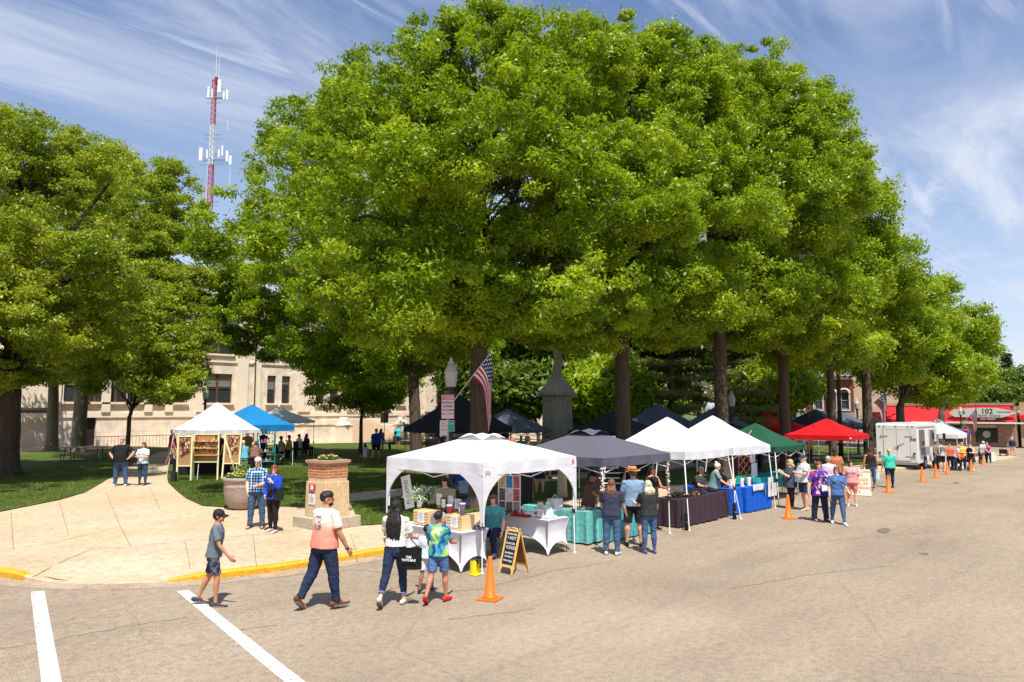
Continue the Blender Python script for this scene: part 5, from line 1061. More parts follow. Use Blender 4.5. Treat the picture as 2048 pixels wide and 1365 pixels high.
m = MB(); m.tube([(0, -.1, .15), (0, .1, .15)], .16, 12); m2 = item('round_grey_basket', m, M('grey_felt', srgb(150, 146, 138), .9), onz(10.55, 11.7, .765), 'grey octagonal display box with white card between the crates', 'box', rz=pi/2+pi)
MB().box(0, .105, .15, .17, .012, .15).build('card', PAPER, m2)
# eucalyptus vase, jars, frames, signs
def foliage_bunch(name, loc, label, cat, n, r, hgt, mat, dots=None, seed=1, L_=.05, potm=None, group=None):
    rng = np.random.default_rng(seed); root = empty(name, loc, 0, label, cat, group); C = rng.normal(0, r*.5, (n, 3)); C[:, 2] = rng.uniform(.12, hgt, n)
    fast_quads('leaves', leaf_quads(rng, C, np.full(n, r*.35), 14, L_, .9), mat, root)
    m = MB()
    for k in range(8): m.tube([(0, 0, .02), (C[k % n][0]*.5, C[k % n][1]*.5, hgt*.6)], .004, 4)
    m.build('stem', M('stem', srgb(90, 120, 60)), root)
    if potm: m = MB(); m.lathe(0, 0, [(.045, 0), (.06, .05), (.05, .12), (.056, .15)], 12); m.build('vase', potm, root, True)
    if dots:
        for c in dots:
            m = MB()
            for k in range(int(n*.5)): p = C[rng.integers(0, n)]; s = rng.uniform(.012, .022)*(r/.2)**.3; m.ell((p[0]*1.1, p[1]*1.1, min(hgt*1.05, p[2]*1.1)), (s, s, s*.7), 6, 4)
            m.build('blossoms', c, root)
    return root
EUC = leafmat('eucalyptus', srgb(120, 150, 120), srgb(160, 180, 150), srgb(200, 205, 180), 8, .2); GRN = leafmat('herb', srgb(60, 110, 40), srgb(90, 140, 50), srgb(140, 170, 70), 8, .3)
foliage_bunch('eucalyptus_vase', onz(10.75, 12.55, 1.07), 'pale green and white eucalyptus bunch in a vase on the left crate', 'plant', 40, .22, .42, EUC, [M('cream_bloom', (.75, .74, .6))], 3, .06, WHITE)
foliage_bunch('lavender_pot', onz(10.85, 11.35, 1.07), 'pot of purple lavender on top of the right crate', 'plant', 26, .16, .28, M('lavender', srgb(130, 100, 190), .8), None, 4, .03, WHITE)
GL = M('jar_glass', (.12, .12, .12), .15, .2, 8, 0, .7)
for i, (x, y, z, lab, lid) in enumerate([(10.62, 11.08, 1.07, 'tall clear jar with white lid at the right end of the crate', WHITE), (10.65, 11.5, 1.07, 'short jar of red sweets with white lid on the crate', WHITE), (10.9, 11.75, .77, 'small amber jar between the two crates', WOOD)]):
    m = MB(); r = .055 if i != 2 else .04; hh = .2 if i == 0 else .12; m.lathe(0, 0, [(r*.9, 0), (r, .01), (r, hh), (r*.8, hh+.02)], 14); o = item('glass_jar', m, GL if i != 1 else M('red_sweets', srgb(150, 40, 50), .3), onz(x, y, z), lab, 'jar', 'jars on the first table', smooth=True)
    m = MB(); m.lathe(0, 0, [(r*.95, hh+.018), (r*1.15, hh+.022), (r*1.15, hh+.04), (r*.4, hh+.045)], 14); m.build('lid', lid, o)
def stand_sign(x, y, z, w, h, label, round_=False, rz=-pi/2, tilt=0):
    r = empty('counter_sign', onz(x, y, z), rz, label, 'sign', 'little price signs on the first tables'); m = MB()
    if round_: m.tube([(0, -.004, h*.6), (0, .004, h*.6)], w/2, 18)
    else: m.box(0, 0, h*.6, w, .008, h*.8)
    b = m.build('panel', PAPER, r); m = MB()
    for k in range(3): m.box(0, -.008, h*.75-k*h*.18, w*.5, .004, h*.03)
    m.build('print_line', M('grey_print', (.35, .34, .36), .8), b)
    m = MB(); m.tube([(0, 0, 0), (0, 0, h*.25)], .008, 5); m.lathe(0, 0, [(.05, 0), (.05, .008), (.01, .012)], 10); m.build('stand', WOOD, r)
stand_sign(11.0, 12.2, 1.07, .17, .3, 'square white sign standing on the left crate in front of the dark-haired seller')
stand_sign(11.0, 11.85, 1.09, .19, .3, 'round white sign beside the square sign', True)
stand_sign(10.9, 11.5, 1.07, .2, .26, 'blank white square card above the lavender')
stand_sign(12.95, 11.0, .77, .18, .2, 'small white card on the right jewellery table end')
stand_sign(13.3, 11.3, .77, .25, .3, 'white oval sign on a black easel at the back of the jewellery table', True)
m = MB(); m.box(0, 0, .12, .16, .012, .24); o = item('picture_frame', m, BLACK, onz(10.95, 12.0, 1.07), 'black framed price list leaning on the crates', 'frame', rz=-pi/2+.2); MB().box(0, -.008, .12, .1, .004, .18).build('card', PAPER, o)
m = MB(); m.box(0, 0, .35, .3, .02, .72); o = item('vertical_sign', m, WHITE, onz(10.9, 13.05, 1.0), 'tall tilted white signboard with blue-grey lettering at the back of the first tent', 'sign', rz=-pi/2); o.rotation_euler = (0, -.25, -pi/2)
text('FUSIONS', .17, M('slate_print', srgb(60, 86, 108)), o, (0.01, -.013, .35), (pi/2, -pi/2, 0), ext=.001, sx=.8)
# under-table suitcase and weights
m = MB(); m.box(0, 0, .11, .42, .26, .22); o = bevel(item('wicker_hamper', m, brickmat('wicker', srgb(150, 100, 62), srgb(120, 78, 48), srgb(70, 44, 28), 1, .05, .03, .004), onz(10.95, 12.1, 0), 'brown wicker hamper with curved lid under the crate table', 'basket', rz=-pi/2), .02)
m = MB(); m.tube([(-.21, 0, .19), (.21, 0, .19)], .135, 14); m.build('lid', M('brown_lid', srgb(110, 66, 44), .7), o)
YB = M('yellow_vinyl', srgb(240, 214, 20), .4, .1, 5, .2)
def weightbag(x, y, label):
    r = empty('weight_bag', onz(x, y, 0), random.uniform(-.4, .4), label, 'weight bag', 'yellow weight bags on the tent legs'); r.scale = (.85, .85, .78); m = MB()
    for s in (-1, 1): m.grid(lambda u, v: (s*(.05+.05*sin(pi*u)*(1-v*.5)), (u-.5)*.2*(1.15-.25*v), .02+v*.34+.015*sin(u*9+s)), 8, 8)
    m.box(0, 0, .02, .2, .22, .04); m.build('bag_body', YB, r, True); m = MB(); m.box(0, 0, .33, .12, .13, .08); m.tube([(0, -.05, .36), (0, 0, .43), (0, .05, .36)], .012, 6); m.build('black_strap', BLACK, r)
weightbag(10.48, 10.58, 'yellow weight bag with black strap at the front tent leg near the cone')
weightbag(10.52, 13.25, 'yellow weight bag at the rear left leg of the first tent')
def sandtube(x, y, lean_, label):
    r = empty('weight_bag', onz(x, y, 0), 0, label, 'weight bag', 'black weights strapped to white tent legs'); m = MB(); m.tube([(-.05, .05, .02), (-.06+lean_, .06, .44)], .055, 12, 'round'); m.build('bag_body', cloth(30, 34, 34), r, True); m = MB(); m.tube([(-.05+lean_*.5, .055, .2), (-.05+lean_*.5, .055, .23)], .06, 12); m.build('strap', STEEL, r)
sandtube(18.22, 10.28, .03, 'black cylindrical weight bag on the leaning leg by the brown cloth'); sandtube(21.05, 10.3, .03, 'black cylindrical weight bag on the leg pair by the blue cloth')
# picture rack
r = empty('sample_rack', onz(12.95, 11.95, .76), -pi/2+.2, 'white framed rack with three by three coloured fabric samples', 'rack'); m = MB()
for k in range(4): m.box(-.29+k*.193, 0, .45, .02, .02, .9); m.box(0, 0, .01+k*.295, .6, .02, .02)
m.build('frame', WHITE, r)
pc_ = [(200, 170, 110), (50, 130, 190), (176, 96, 96), (96, 84, 88), (210, 208, 212), (180, 80, 84), (92, 80, 84), (110, 92, 92), (146, 136, 138)]
for k in range(9):
    m = MB(); m.box(-.193+(k % 3)*.193, .004, .745-(k//3)*.295, .165, .008, .265); a, b_, c_ = pc_[k]; mt = leafmat('swatch_%d' % k, srgb(a*.5, b_*.5, c_*.5), srgb(a, b_, c_), srgb(min(255, a+50), min(255, b_+50), min(255, c_+50)), 16, 0); m.build('sample_panel', mt, r)
mb = MB(); mb.tube([(-.33, .04, -.76), (-.33, .04, .9)], .012, 6); mb.build('post', STEEL, r)
# heaps
def heap(name, x, y, z, rx, ry, h, cols, label, seed, n=260, s=.02):
    random.seed(seed); ms = [M('bead_%d_%d_%d' % c, srgb(*c), .35, .05, 5) for c in cols]; m = MB(); m.mi = 0
    for i in range(n):
        a = random.uniform(0, 6.28); q = math.sqrt(random.random()); m.mi = random.randrange(len(ms)); k = s*random.uniform(.6, 1.3)
        m.box(rx*q*cos(a), ry*q*sin(a), h*(1-q*q)*random.uniform(.3, 1)+k*.4, k*1.6, k, k*.6, random.uniform(0, 3))
    o = m.build(name, ms, None, False, onz(x, y, z)); return tag(o, label, 'goods')
heap('jewellery_heap', 13.1, 12.0, .765, .3, .4, .15, [(190, 180, 170), (120, 60, 60), (60, 50, 50), (220, 215, 205), (150, 120, 90)], 'heap of beaded jewellery at the left end of the right table', 1, 380, .028)
heap('folded_cloths', 13.2, 11.4, .765, .25, .22, .06, [(230, 230, 235), (160, 200, 215), (120, 90, 130), (240, 240, 240)], 'pile of white and pale blue cloths in the middle of the jewellery table', 2, 60, .07)
m = MB(); m.box(0, 0, .03, .5, .34, .05); bevel(item('red_tray', m, M('red_felt', srgb(170, 30, 40), .9), onz(13.0, 11.55, .765), 'red flat tray on the jewellery table', 'tray', rz=pi/2), .01)
m = MB(); m.lathe(0, 0, [(.2, 0), (.21, .05), (.12, .08), (.13, .18), (.05, .26), (.06, .34), (.01, .36)], 14); item('tiered_stand', m, M('floral_tin', srgb(190, 205, 200), .4, .5, 14), onz(13.15, 10.95, .765), 'tiered white and green stand at the near end of the jewellery table', 'stand', smooth=True)
m = MB(); m.box(0, 0, .14, .3, .22, .26); m.tube([(-.1, 0, .27), (0, 0, .36), (.1, 0, .27)], .01, 5); bevel(item('clear_bag', m, M('clear_plastic', (.6, .6, .62), .25, .2, 9), onz(13.45, 11.0, .9), 'translucent white bag hanging at the right leg of the first tent', 'bag'), .03)
heap('purse_pile', 11.0, 11.0, .765, .13, .2, .08, [(170, 165, 175), (120, 110, 130), (200, 196, 200)], 'pile of grey woven pouches at the tent corner of the crate table', 3, 90, .035)
# stall 2-4 goods
heap('soap_display', 14.8, 11.3, .765, .25, .35, .06, [(220, 210, 190), (60, 50, 50), (90, 130, 130), (190, 170, 140)], 'soaps and small boxes on the turquoise table', 4, 90, .04)
heap('craft_goods', 19.4, 11.0, .765, 1.0, .25, .12, [(60, 42, 36), (120, 84, 60), (180, 160, 140), (40, 34, 32)], 'dark wooden craft goods spread over the brown cloth table', 5, 200, .07)
for i, x in enumerate((22.05, 22.8, 23.3)):
    m = MB(); m.cyl(0, 0, 0, .26, .07, .07, 14); o = item('round_canister', m, WHITE, onz(x, 10.95, .785), ['leftmost white canister on the blue cloth table', 'white canister with dark panel beside the middle tent leg', 'white canister with red mark right of the tent legs'][i], 'canister', 'canisters on the blue cloth'); MB().box(.0, -.071, .13, .06, .006, .14).build('label_panel', [WHITE, BLACK, FR][i], o)
m = MB()
for k in range(6): m.box(-.2+k*.08, 0, .14, .05, .05, .28)
tag(m.build('dark_boxes', M('maroon_box', srgb(74, 42, 50), .6), None, False, onz(22.4, 11.4, .785)), 'row of maroon boxes standing at the back of the blue cloth table', 'boxes')
# lattice with hanging cloths
r = empty('trellis_screen', onz(24.0, 11.35, .0), 0, 'light wooden expanding trellis behind the hanging white towels', 'trellis'); m = MB()
for k in range(-1, 5):
    m.tube([(-.45, 0, .85+k*.28), (.45, 0, .85+k*.28+.56)], .012, 4); m.tube([(-.45, .02, .85+k*.28+.56), (.45, .02, .85+k*.28)], .012, 4)
m.build('slats', WOOD, r)
TW = fabric('towel', (.8, .79, .78), .2)
for i, (x, y, z, w_, h_, lab) in enumerate([(24.15, 11.2, 1.92, .42, .45, 'upper white towel with small black print on the trellis'), (24.15, 11.15, 1.45, .42, .45, 'lower white towel with faint grey print on the trellis'), (24.2, 10.62, 1.02, .38, .62, 'long white towel with dark feather print over the blue cloth'), (24.5, 10.62, .82, .26, .42, 'short white towel beside the feather towel'), (23.3, 10.64, .86, .8, .2, 'white runner spread over the blue cloth edge'), (23.8, 10.64, .8, .12, .34, 'narrow towel with green stripes hanging at the blue cloth')]):
    m = MB(); m.grid(lambda u, v: ((u-.5)*w_, .02*sin(u*9+i)*v, -v*h_), 8, 4); o = m.build('hanging_towel', TW if i != 5 else M('green_stripe', srgb(90, 120, 90), .9, .5, 30), None, True, onz(x, y, z)); tag(o, lab, 'towel', 'white printed towels at the blue stall')
    if i in (0, 2): MB().box(-.02, -.03, -h_*.45, .035, .004, h_*.4).build('dark_print', BLUEBLK, o)
# garlands on posts
def garland(x, y, z1, z0, label, seed):
    random.seed(seed); ms = [M('petal_w', (.75, .72, .65), .7), M('petal_r', srgb(150, 60, 50), .7), M('petal_b', srgb(150, 110, 80), .7)]; m = MB()
    for i in range(70):
        z = z0+(z1-z0)*random.random(); a = random.uniform(0, 6.28); m.mi = random.choice([0, 0, 1, 2]); m.ell((.04*cos(a), .04*sin(a), z), (.024, .024, .018), 6, 4)
    tag(m.build('flower_garland', ms, None, False, onz(x, y, 0)), label, 'garland', 'garlands wound round the grey tent posts')
garland(14.47, 10.4, 1.85, 1.0, 'white and rust flower garland on the middle post of the grey tent', 1); garland(17.37, 10.4, 1.85, .95, 'white and rust garland on the right post of the grey tent', 2)
# ---- chalkboard
FRM = M('board_wood', srgb(224, 178, 104), .55, .12, 4, .05, stretch=(1, 1, 6))
r = empty('chalkboard_sign', (11.14, 10.16, ZT(11, 10)), R(-90-4), 'wooden A-frame chalkboard with white handwriting in front of the first tent', 'chalkboard')
r.scale = (.86,)*3
def leaf_panel(sgn):
    T_ = Matrix.Translation((0, 0, .98)) @ Matrix.Rotation(sgn*R(15.5), 4, 'X'); m = MB(); m.T = T_; t = .022
    for s in (-1, 1): m.box(s*.205, 0, -.5, .05, t, 1.0)
    m.box(0, 0, -.82, .36, t, .05)
    pts = [(-.23, -.05), (.23, -.05), (.23, .03), (.19, .035), (.15, .015), (.1, .03), (.05, .045), (-.05, .045), (-.1, .03), (-.15, .015), (-.19, .035), (-.23, .03)]
    n = len(pts); m.add([(x, -t/2, z-.0) for x, z in pts]+[(x, t/2, z) for x, z in pts], [tuple(range(n)), tuple(range(n, 2*n))[::-1]]+[(i, i+n, (i+1) % n+n, (i+1) % n) for i in range(n)])
    for s in (-1, 1): m.add([(s*.18, -t/2, -.845), (s*.18, -t/2, -.93), (s*.13, -t/2, -.845), (s*.18, t/2, -.845), (s*.18, t/2, -.93), (s*.13, t/2, -.845)], [(0, 1, 2), (3, 5, 4), (0, 3, 4, 1), (1, 4, 5, 2), (0, 2, 5, 3)])
    f = m.build('frame', FRM, r); m = MB(); m.T = T_; m.box(0, 0, -.42, .36, .008, .76); b = m.build('blackboard', M('chalk_black', (.018, .02, .028), .6, .3, 6) if sgn < 0 else M('board_back', srgb(150, 96, 60), .8), r); return T_
T_ = leaf_panel(-1); leaf_panel(1); CH = M('chalk', (.72, .72, .72), .9)
for t, z, s, x in (('Some Like', -.105, .07, 0), ('it', -.19, .06, -.115), ('HOT', -.2, .1, .04), ('Some Like', -.315, .07, -.01), ('it', -.4, .06, -.12), ('COLD', -.41, .1, .035), ('See Maxine', -.53, .06, 0), ('for Flavors', -.61, .06, .01), ('Never Soggy!', -.70, .052, 0)):
    o = text(t, s, CH, r, (0, 0, 0), bold=.0012, ext=.001); o.matrix_local = T_ @ Matrix.Translation((x, -.008, z)) @ Matrix.Rotation(pi/2, 4, 'X')
# ---- cones
CO = M('cone_orange', srgb(246, 112, 24), .45, .08, 3, .05, .4)
def cone():
    r = empty('traffic_cone', (0, 0, 0), 0, 'c', 'traffic cone', 'orange traffic cones in a line along the road'); m = MB(); m.lathe(0, 0, [(.125, .03), (.125, .045), (.105, .06), (.034, .70), (.03, .71), (.026, .71), (.022, .68)], 20); m.build('cone_body', CO, r, True)
    m = MB(); m.box(0, 0, .016, .36, .36, .03); bevel(m.build('base', CO, r), .012); return r
c0 = cone(); cl_ = ['nearest big orange cone in front of the first tent', 'orange cone beside the woman in the star-print shirt', 'orange cone at the heels of the woman in bright turquoise tee', 'orange cone below the rear corner of the white van', 'orange cone just right of the van front wheel', 'orange cone at the feet of the checkered-shirt man',
                    'orange cone in front of the woman with the denim skirt', 'orange cone standing alone right of the stroller group', 'orange cone in front of the low orange-brown planter', 'orange cone hugging the left of its twin by the orange-brown planter', 'farthest orange cone next to the dog cart']
for i, (px, py) in enumerate([(980, 1203), (1577, 1041), (1777, 989), (1845, 967), (1872, 959), (1895, 952), (1943, 947), (1967, 934), (1990, 923), (1984, 921), (2017, 914)]):
    o = c0 if i == 0 else copy_tree(c0); g = G(px, py-(3 if i else 4)); o.location = (g.x, g.y, zg(g.x, g.y)); o.rotation_euler.z = [.35, .7, .9, .5, .6, .8, .4, .7, .6, .5, .6][i]; o['label'] = cl_[i]
# ---- planter, pedestal
def flowers(parent, z, rad, n, seed, tall=0):
    rng = np.random.default_rng(seed); C = np.zeros((n, 3)); a = rng.uniform(0, 6.28, n); q = np.sqrt(rng.random(n)); C[:, 0] = rad*q*np.cos(a); C[:, 1] = rad*q*np.sin(a); C[:, 2] = z+.12*rng.random(n)*(1-.4*q)+tall*np.maximum(0, 1-q*1.6)*rng.random(n)
    fast_quads('flower_leaves', leaf_quads(rng, C, np.full(n, .07), 16, .07, .8), GRN, parent)
    for nm, c in (('red', (200, 40, 50)), ('yellow', (235, 205, 60)), ('white', (225, 220, 205)), ('orange', (220, 110, 60))):
        m = MB()
        for k in range(n//5): p = C[rng.integers(0, n)]; s = rng.uniform(.02, .035); m.ell((p[0], p[1], p[2]+.06), (s, s, s*.6), 6, 4)
        m.build('blossoms', M('bloom_'+nm, srgb(*c), .7), parent)
g = AT(489, (G(489, 1023).x*cos(HEAD)+G(489, 1023).y*sin(HEAD))+.45); r = empty('round_planter', g, 0, 'large round grey-brown concrete planter full of flowers', 'planter')
m = MB(); m.lathe(0, 0, [(.28, 0), (.40, .08), (.50, .28), (.545, .5), (.55, .66), (.56, .68), (.545, .70), (.545, .82), (.585, .84), (.59, .92), (.56, .945), (.5, .94), (.48, .86)], 40); m.build('bowl', M('planter_concrete', srgb(158, 140, 130), .85, .12, 4, .2, fine=6), r, True); m = MB(); m.cyl(0, 0, .86, .89, .5); m.build('soil', M('soil', srgb(60, 44, 34), 1), r)
flowers(r, .93, .48, 240, 3, .55)
g = AT(657, (G(657, 1064).x*cos(HEAD)+G(657, 1064).y*sin(HEAD))+.8); PX, PY = g.x, g.y; r = empty('stone_pedestal', (PX, PY, ZT(PX, PY)), R(42.5-45+6), 'stone and brick pedestal with red and white notices and flowers on top', 'pedestal')
LS = M('limestone', srgb(206, 178, 140), .9, .13, 2.2, .25, fine=8, stretch=(2, 2, .5)); RB = brickmat('pedestal_brick', srgb(186, 122, 82), srgb(162, 98, 66), srgb(206, 160, 120), 1, .3, .085, .012)
m = MB(); m.box(0, 0, .16, 1.22, 1.22, .32); r.scale = (1, 1, .85); bevel(m.build('base_slab', M('slab_concrete', srgb(176, 164, 144), .9, .12, 3, .2, fine=8), r), .015); m = MB(); m.box(0, 0, .32+.52, .80, .80, 1.04, 0, .96); bevel(m.build('stone_block', LS, r), .012)
m = MB(); m.box(0, 0, 1.36+.06, .70, .70, .13); bevel(m.build('stone_course', LS, r), .008); m = MB(); m.box(0, 0, 1.485+.19, .715, .715, .385); m.build('brick_course', RB, r); m = MB(); m.box(0, 0, 1.867+.025, .76, .76, .05); m.box(0, 0, 1.892+.065, .82, .82, .08); m.build('cap', M('cap_stone', srgb(176, 140, 116), .9, .12, 4), r)
fl = empty('flower_bed', (0, 0, 0)); fl.parent = r; bpy.data.objects.remove(fl)
m = MB(); m.cyl(0, 0, 1.997, 2.02, .22); sp_ = m.build('soil', M('soil', srgb(60, 44, 34), 1), r); flowers(sp_, 1.99, .24, 60, 6)
def notice(parent, x, z, w, h, mat, name='notice'): m = MB(); m.box(0, 0, 0, w, .012, h); o = m.build(name, mat, parent, False, (x, -.405, z)); return o
for q in (0,):
    m = MB(); m.box(-.405, .1, 1.19, .012, .25, .17); n1 = m.build('notice', M('notice_red', srgb(206, 30, 44), .6), r); m = MB(); m.box(-.414, .1, 1.19, .004, .11, .12); m.build('emblem', PAPER, n1)
    m = MB(); m.box(-.405, .1, .87, .012, .25, .36); n2 = m.build('notice', PAPER, r); m = MB(); m.box(-.414, .1, 1.035, .004, .25, .035); m.build('header', M('notice_maroon', srgb(130, 30, 56), .6), n2); m = MB(); m.box(-.414, .1, .96, .003, .04, .04)
    for k in range(4): m.box(-.414, .1, .9-k*.045, .003, .17-.03*(k % 2), .014)
    m.build('print_line', M('grey_print', (.35, .34, .36), .8), n2)
# ---- craft boards under the left tent
MDF = M('mdf', srgb(170, 128, 86), .85, .12, 3, .1); PALE = M('pale_post', srgb(232, 224, 176), .7)
def board(px0, px1, Z, z0, z1, label, legs=PALE, fill=MDF, shelves=0):
    a, b = AT(px0, Z), AT(px1, Z); c = (a+b)/2; w = (b-a).length; rz = math.atan2(b.y-a.y, b.x-a.x); r = empty('display_board', (c.x, c.y, ZT(c.x, c.y)), rz, label, 'display board', 'craft display boards under the left tent'); m = MB()
    m.box(0, .02, (z0+z1)/2, w-.04, .02, z1-z0); m.build('panel', fill, r)
    for s in (-1, 1): m = MB(); m.box(s*(w/2), 0, (z1+.0)/2, .06, .05, z1); m.build('post', legs, r)
    
    for z_ in (z0, z1): m = MB(); m.box(0, 0, z_, w, .04, .04); m.build('rail', legs, r)
    random.seed(int(px0)); m = MB(); ms = [M('craft_dark', srgb(70, 50, 40), .7), M('craft_pale', srgb(220, 205, 180), .7), M('craft_red', srgb(150, 70, 60), .7)]
    for k in range(60): m.mi = random.randrange(3); m.box(random.uniform(-w/2+.08, w/2-.08), -.01, random.uniform(z0+.35*(z1-z0), z1-.1), random.uniform(.02, .07), .03, random.uniform(.03, .12))
    tag(m.build('pinned_goods', ms, r), kind='stuff')
    for k in range(shelves): m = MB(); m.box(0, -.06, z0+(k+1)*(z1-z0)/(shelves+1), w, .14, .025); m.build('shelf', WOOD, r)
    return r
board(356, 384, 30, .62, 1.78, 'left tan pegboard with dangling earrings under the white tent')
board(388, 437, 30.4, .75, 1.85, 'middle open craft board with shelves of small carved goods', shelves=3)
r = board(446, 478, 31, .65, 1.85, 'plain tan board leaning at an angle on a pale easel', fill=MDF); r.rotation_euler.x = -.14
g = AT(465, 29.2); m = MB(); m.tube([(-.35, 0, 1.9), (.05, -.5, 0)], .035, 4); tag(m.build('leaning_post', PALE, None, False, g), 'pale cream post leaning against the tan easel board', 'post')
g = AT(405, 33); m = MB(); m.box(0, 0, .35, 2.2, .8, .7); bevel(tag(m.build('covered_table', cloth(40, 38, 44), None, False, g, R(-10)), 'black cloth covered table behind the craft boards', 'table'), .02)
g = AT(350, 29.6); m = MB(); m.cyl(0, 0, 0, .42, .14, .12); tag(m.build('black_bin', BLACK, None, False, g), 'small black bin at the left leg of the left white tent', 'bin')
# teal rack
TL = M('teal_paint', srgb(40, 150, 150), .5); g = AT(532, 36.2); r = empty('teal_shelf', g, R(-25), 'teal metal shelf rack crowded with small goods by the blue tent', 'shelf')
for sx in (-.4, .4):
    for sy in (-.2, .2): m = MB(); m.tube([(sx, sy, 0), (sx, sy, 1.9)], .02, 6); m.build('post', TL, r)
for z in (.35, .8, 1.25, 1.65): m = MB(); m.box(0, 0, z, .84, .44, .02); m.build('shelf', TL, r)
random.seed(4); m = MB(); ms = [M('craft_pale', (.6, .5, .4)), M('bead_r', srgb(200, 90, 110)), M('teal_paint', (0, 0, 0)), BLACK]
for z in (.37, .82, 1.27, 1.67):
    for k in range(12): m.mi = random.randrange(4); hh = random.uniform(.06, .2); m.box(random.uniform(-.36, .36), random.uniform(-.16, .1), z+hh/2, .07, .07, hh)
tag(m.build('small_goods', ms, r), kind='stuff')
def chair(px, Z, face, label, col=(36, 38, 44)):
    g = AT(px, Z); r = empty('camp_chair', g, HEAD-R(face)-pi/2, label, 'chair', 'folding camp chairs on the lawn'); m = MB(); m.box(0, 0, .4, .5, .45, .03); m.build('seat', cloth(*col), r); m = MB(); m.T = Matrix.Translation((0, -.22, .42)) @ Matrix.Rotation(R(12), 4, 'X'); m.box(0, 0, .25, .5, .02, .5); m.build('backrest', cloth(*col), r)
    for x in (-.24, .24):
        for y in (-.2, .2): m = MB(); m.tube([(x, y, 0), (x*.9, -y, .4)], .012, 5); m.build('leg', STEEL, r)
chair(599, 45.1, 40, 'dark camp chair under the person in the white shirt'); chair(614, 45.6, 40, 'dark camp chair under the long-haired listener'); chair(578, 43.1, 60, 'camp chair under the person in yellow-orange'); chair(562, 41.6, 50, 'camp chair nearest the blue tent leg')
chair(983, 17.0, 196, 'dark folding chair under the woman in teal tee', (30, 32, 36)); chair(890, 17.7, 196, 'folding chair behind the crate stall', (60, 60, 64)); chair(1402, 24.3, 150, 'dark folding chair under the heavy grey-haired man')
# ---- picnic table, bench, dumpster, speaker
g = AT(168, 40); r = empty('picnic_table', g, HEAD-pi/2+R(8), 'wooden picnic table with metal frame on the left lawn', 'picnic table')
m = MB()
for k in range(4): m.box(0, -.29+k*.19, .76, 2.3, .17, .04)
m.build('table_top', M('grey_plank', srgb(170, 150, 126), .85, .15, 4), r)
for s in (-1, 1): m = MB(); m.box(0, s*.75, .45, 2.3, .25, .04); m.build('seat', M('grey_plank', (0, 0, 0)), r)
for s in (-1, 1): m = MB(); m.tube([(s*.8, -.8, 0), (s*.8, -.75, .42), (s*.8, .75, .42), (s*.8, .8, 0)], .025, 5); m.tube([(s*.8, -.3, .74), (s*.8, -.45, .05)], .025, 5); m.tube([(s*.8, .3, .74), (s*.8, .45, .05)], .025, 5); m.build('frame', BLACK, r)
g = AT(268, 37); r = empty('park_bench', g, HEAD-pi/2+R(150), 'grey metal park bench behind the couple on the path', 'bench'); m = MB(); m.box(0, 0, .45, 1.5, .42, .03); m.build('seat', STEEL, r); m = MB(); m.box(0, .22, .72, 1.5, .03, .42); m.build('backrest', STEEL, r)
for s in (-1, 1): m = MB(); m.tube([(s*.7, -.2, 0), (s*.7, -.2, .62), (s*.7, .2, .62)], .02, 5); m.tube([(s*.7, .2, 0), (s*.7, .2, .9)], .02, 5); m.build('leg', BLACK, r)
g = AT(90, 58); r = empty('dumpster', g, R(8), 'dark green dumpster with sloping lid and white notice by the garage door', 'dumpster'); GD = M('dumpster_green', srgb(24, 110, 84), .5, .15, 4); m = MB(); m.add([(-1, -.7, .1), (1, -.7, .1), (1, .7, .1), (-1, .7, .1), (-1, -.7, 1.15), (1, -.7, 1.5), (1, .7, 1.5), (-1, .7, 1.15)], [(3, 2, 1, 0), (4, 5, 6, 7), (0, 1, 5, 4), (1, 2, 6, 5), (2, 3, 7, 6), (3, 0, 4, 7)]); m.build('container', GD, r)
m = MB(); m.add([(-1.05, -.75, 1.16), (1.05, -.75, 1.53), (1.05, .75, 1.53), (-1.05, .75, 1.16), (-1.05, -.75, 1.22), (1.05, -.75, 1.59), (1.05, .75, 1.59), (-1.05, .75, 1.22)], [(3, 2, 1, 0), (4, 5, 6, 7), (0, 1, 5, 4), (1, 2, 6, 5), (2, 3, 7, 6), (3, 0, 4, 7)]); m.build('lid', STEEL, r); MB().box(-.6, -.71, .7, .4, .02, .5).build('notice', PAPER, r)
for i, (px, Z) in enumerate(((768, 56), )):
    g = AT(px, Z); r = empty('loudspeaker', g, 0, 'black loudspeaker on a tripod stand before the courthouse wall', 'loudspeaker'); m = MB(); m.box(0, 0, 2.3, .42, .4, .75); m.build('cabinet', BLACK, r); m = MB(); m.tube([(0, 0, .3), (0, 0, 1.95)], .025, 6)
    for k in range(3): m.tube([(0, 0, .8), (.5*cos(k*2.1), .5*sin(k*2.1), 0)], .018, 5)
    m.build('stand', BLACK, r)
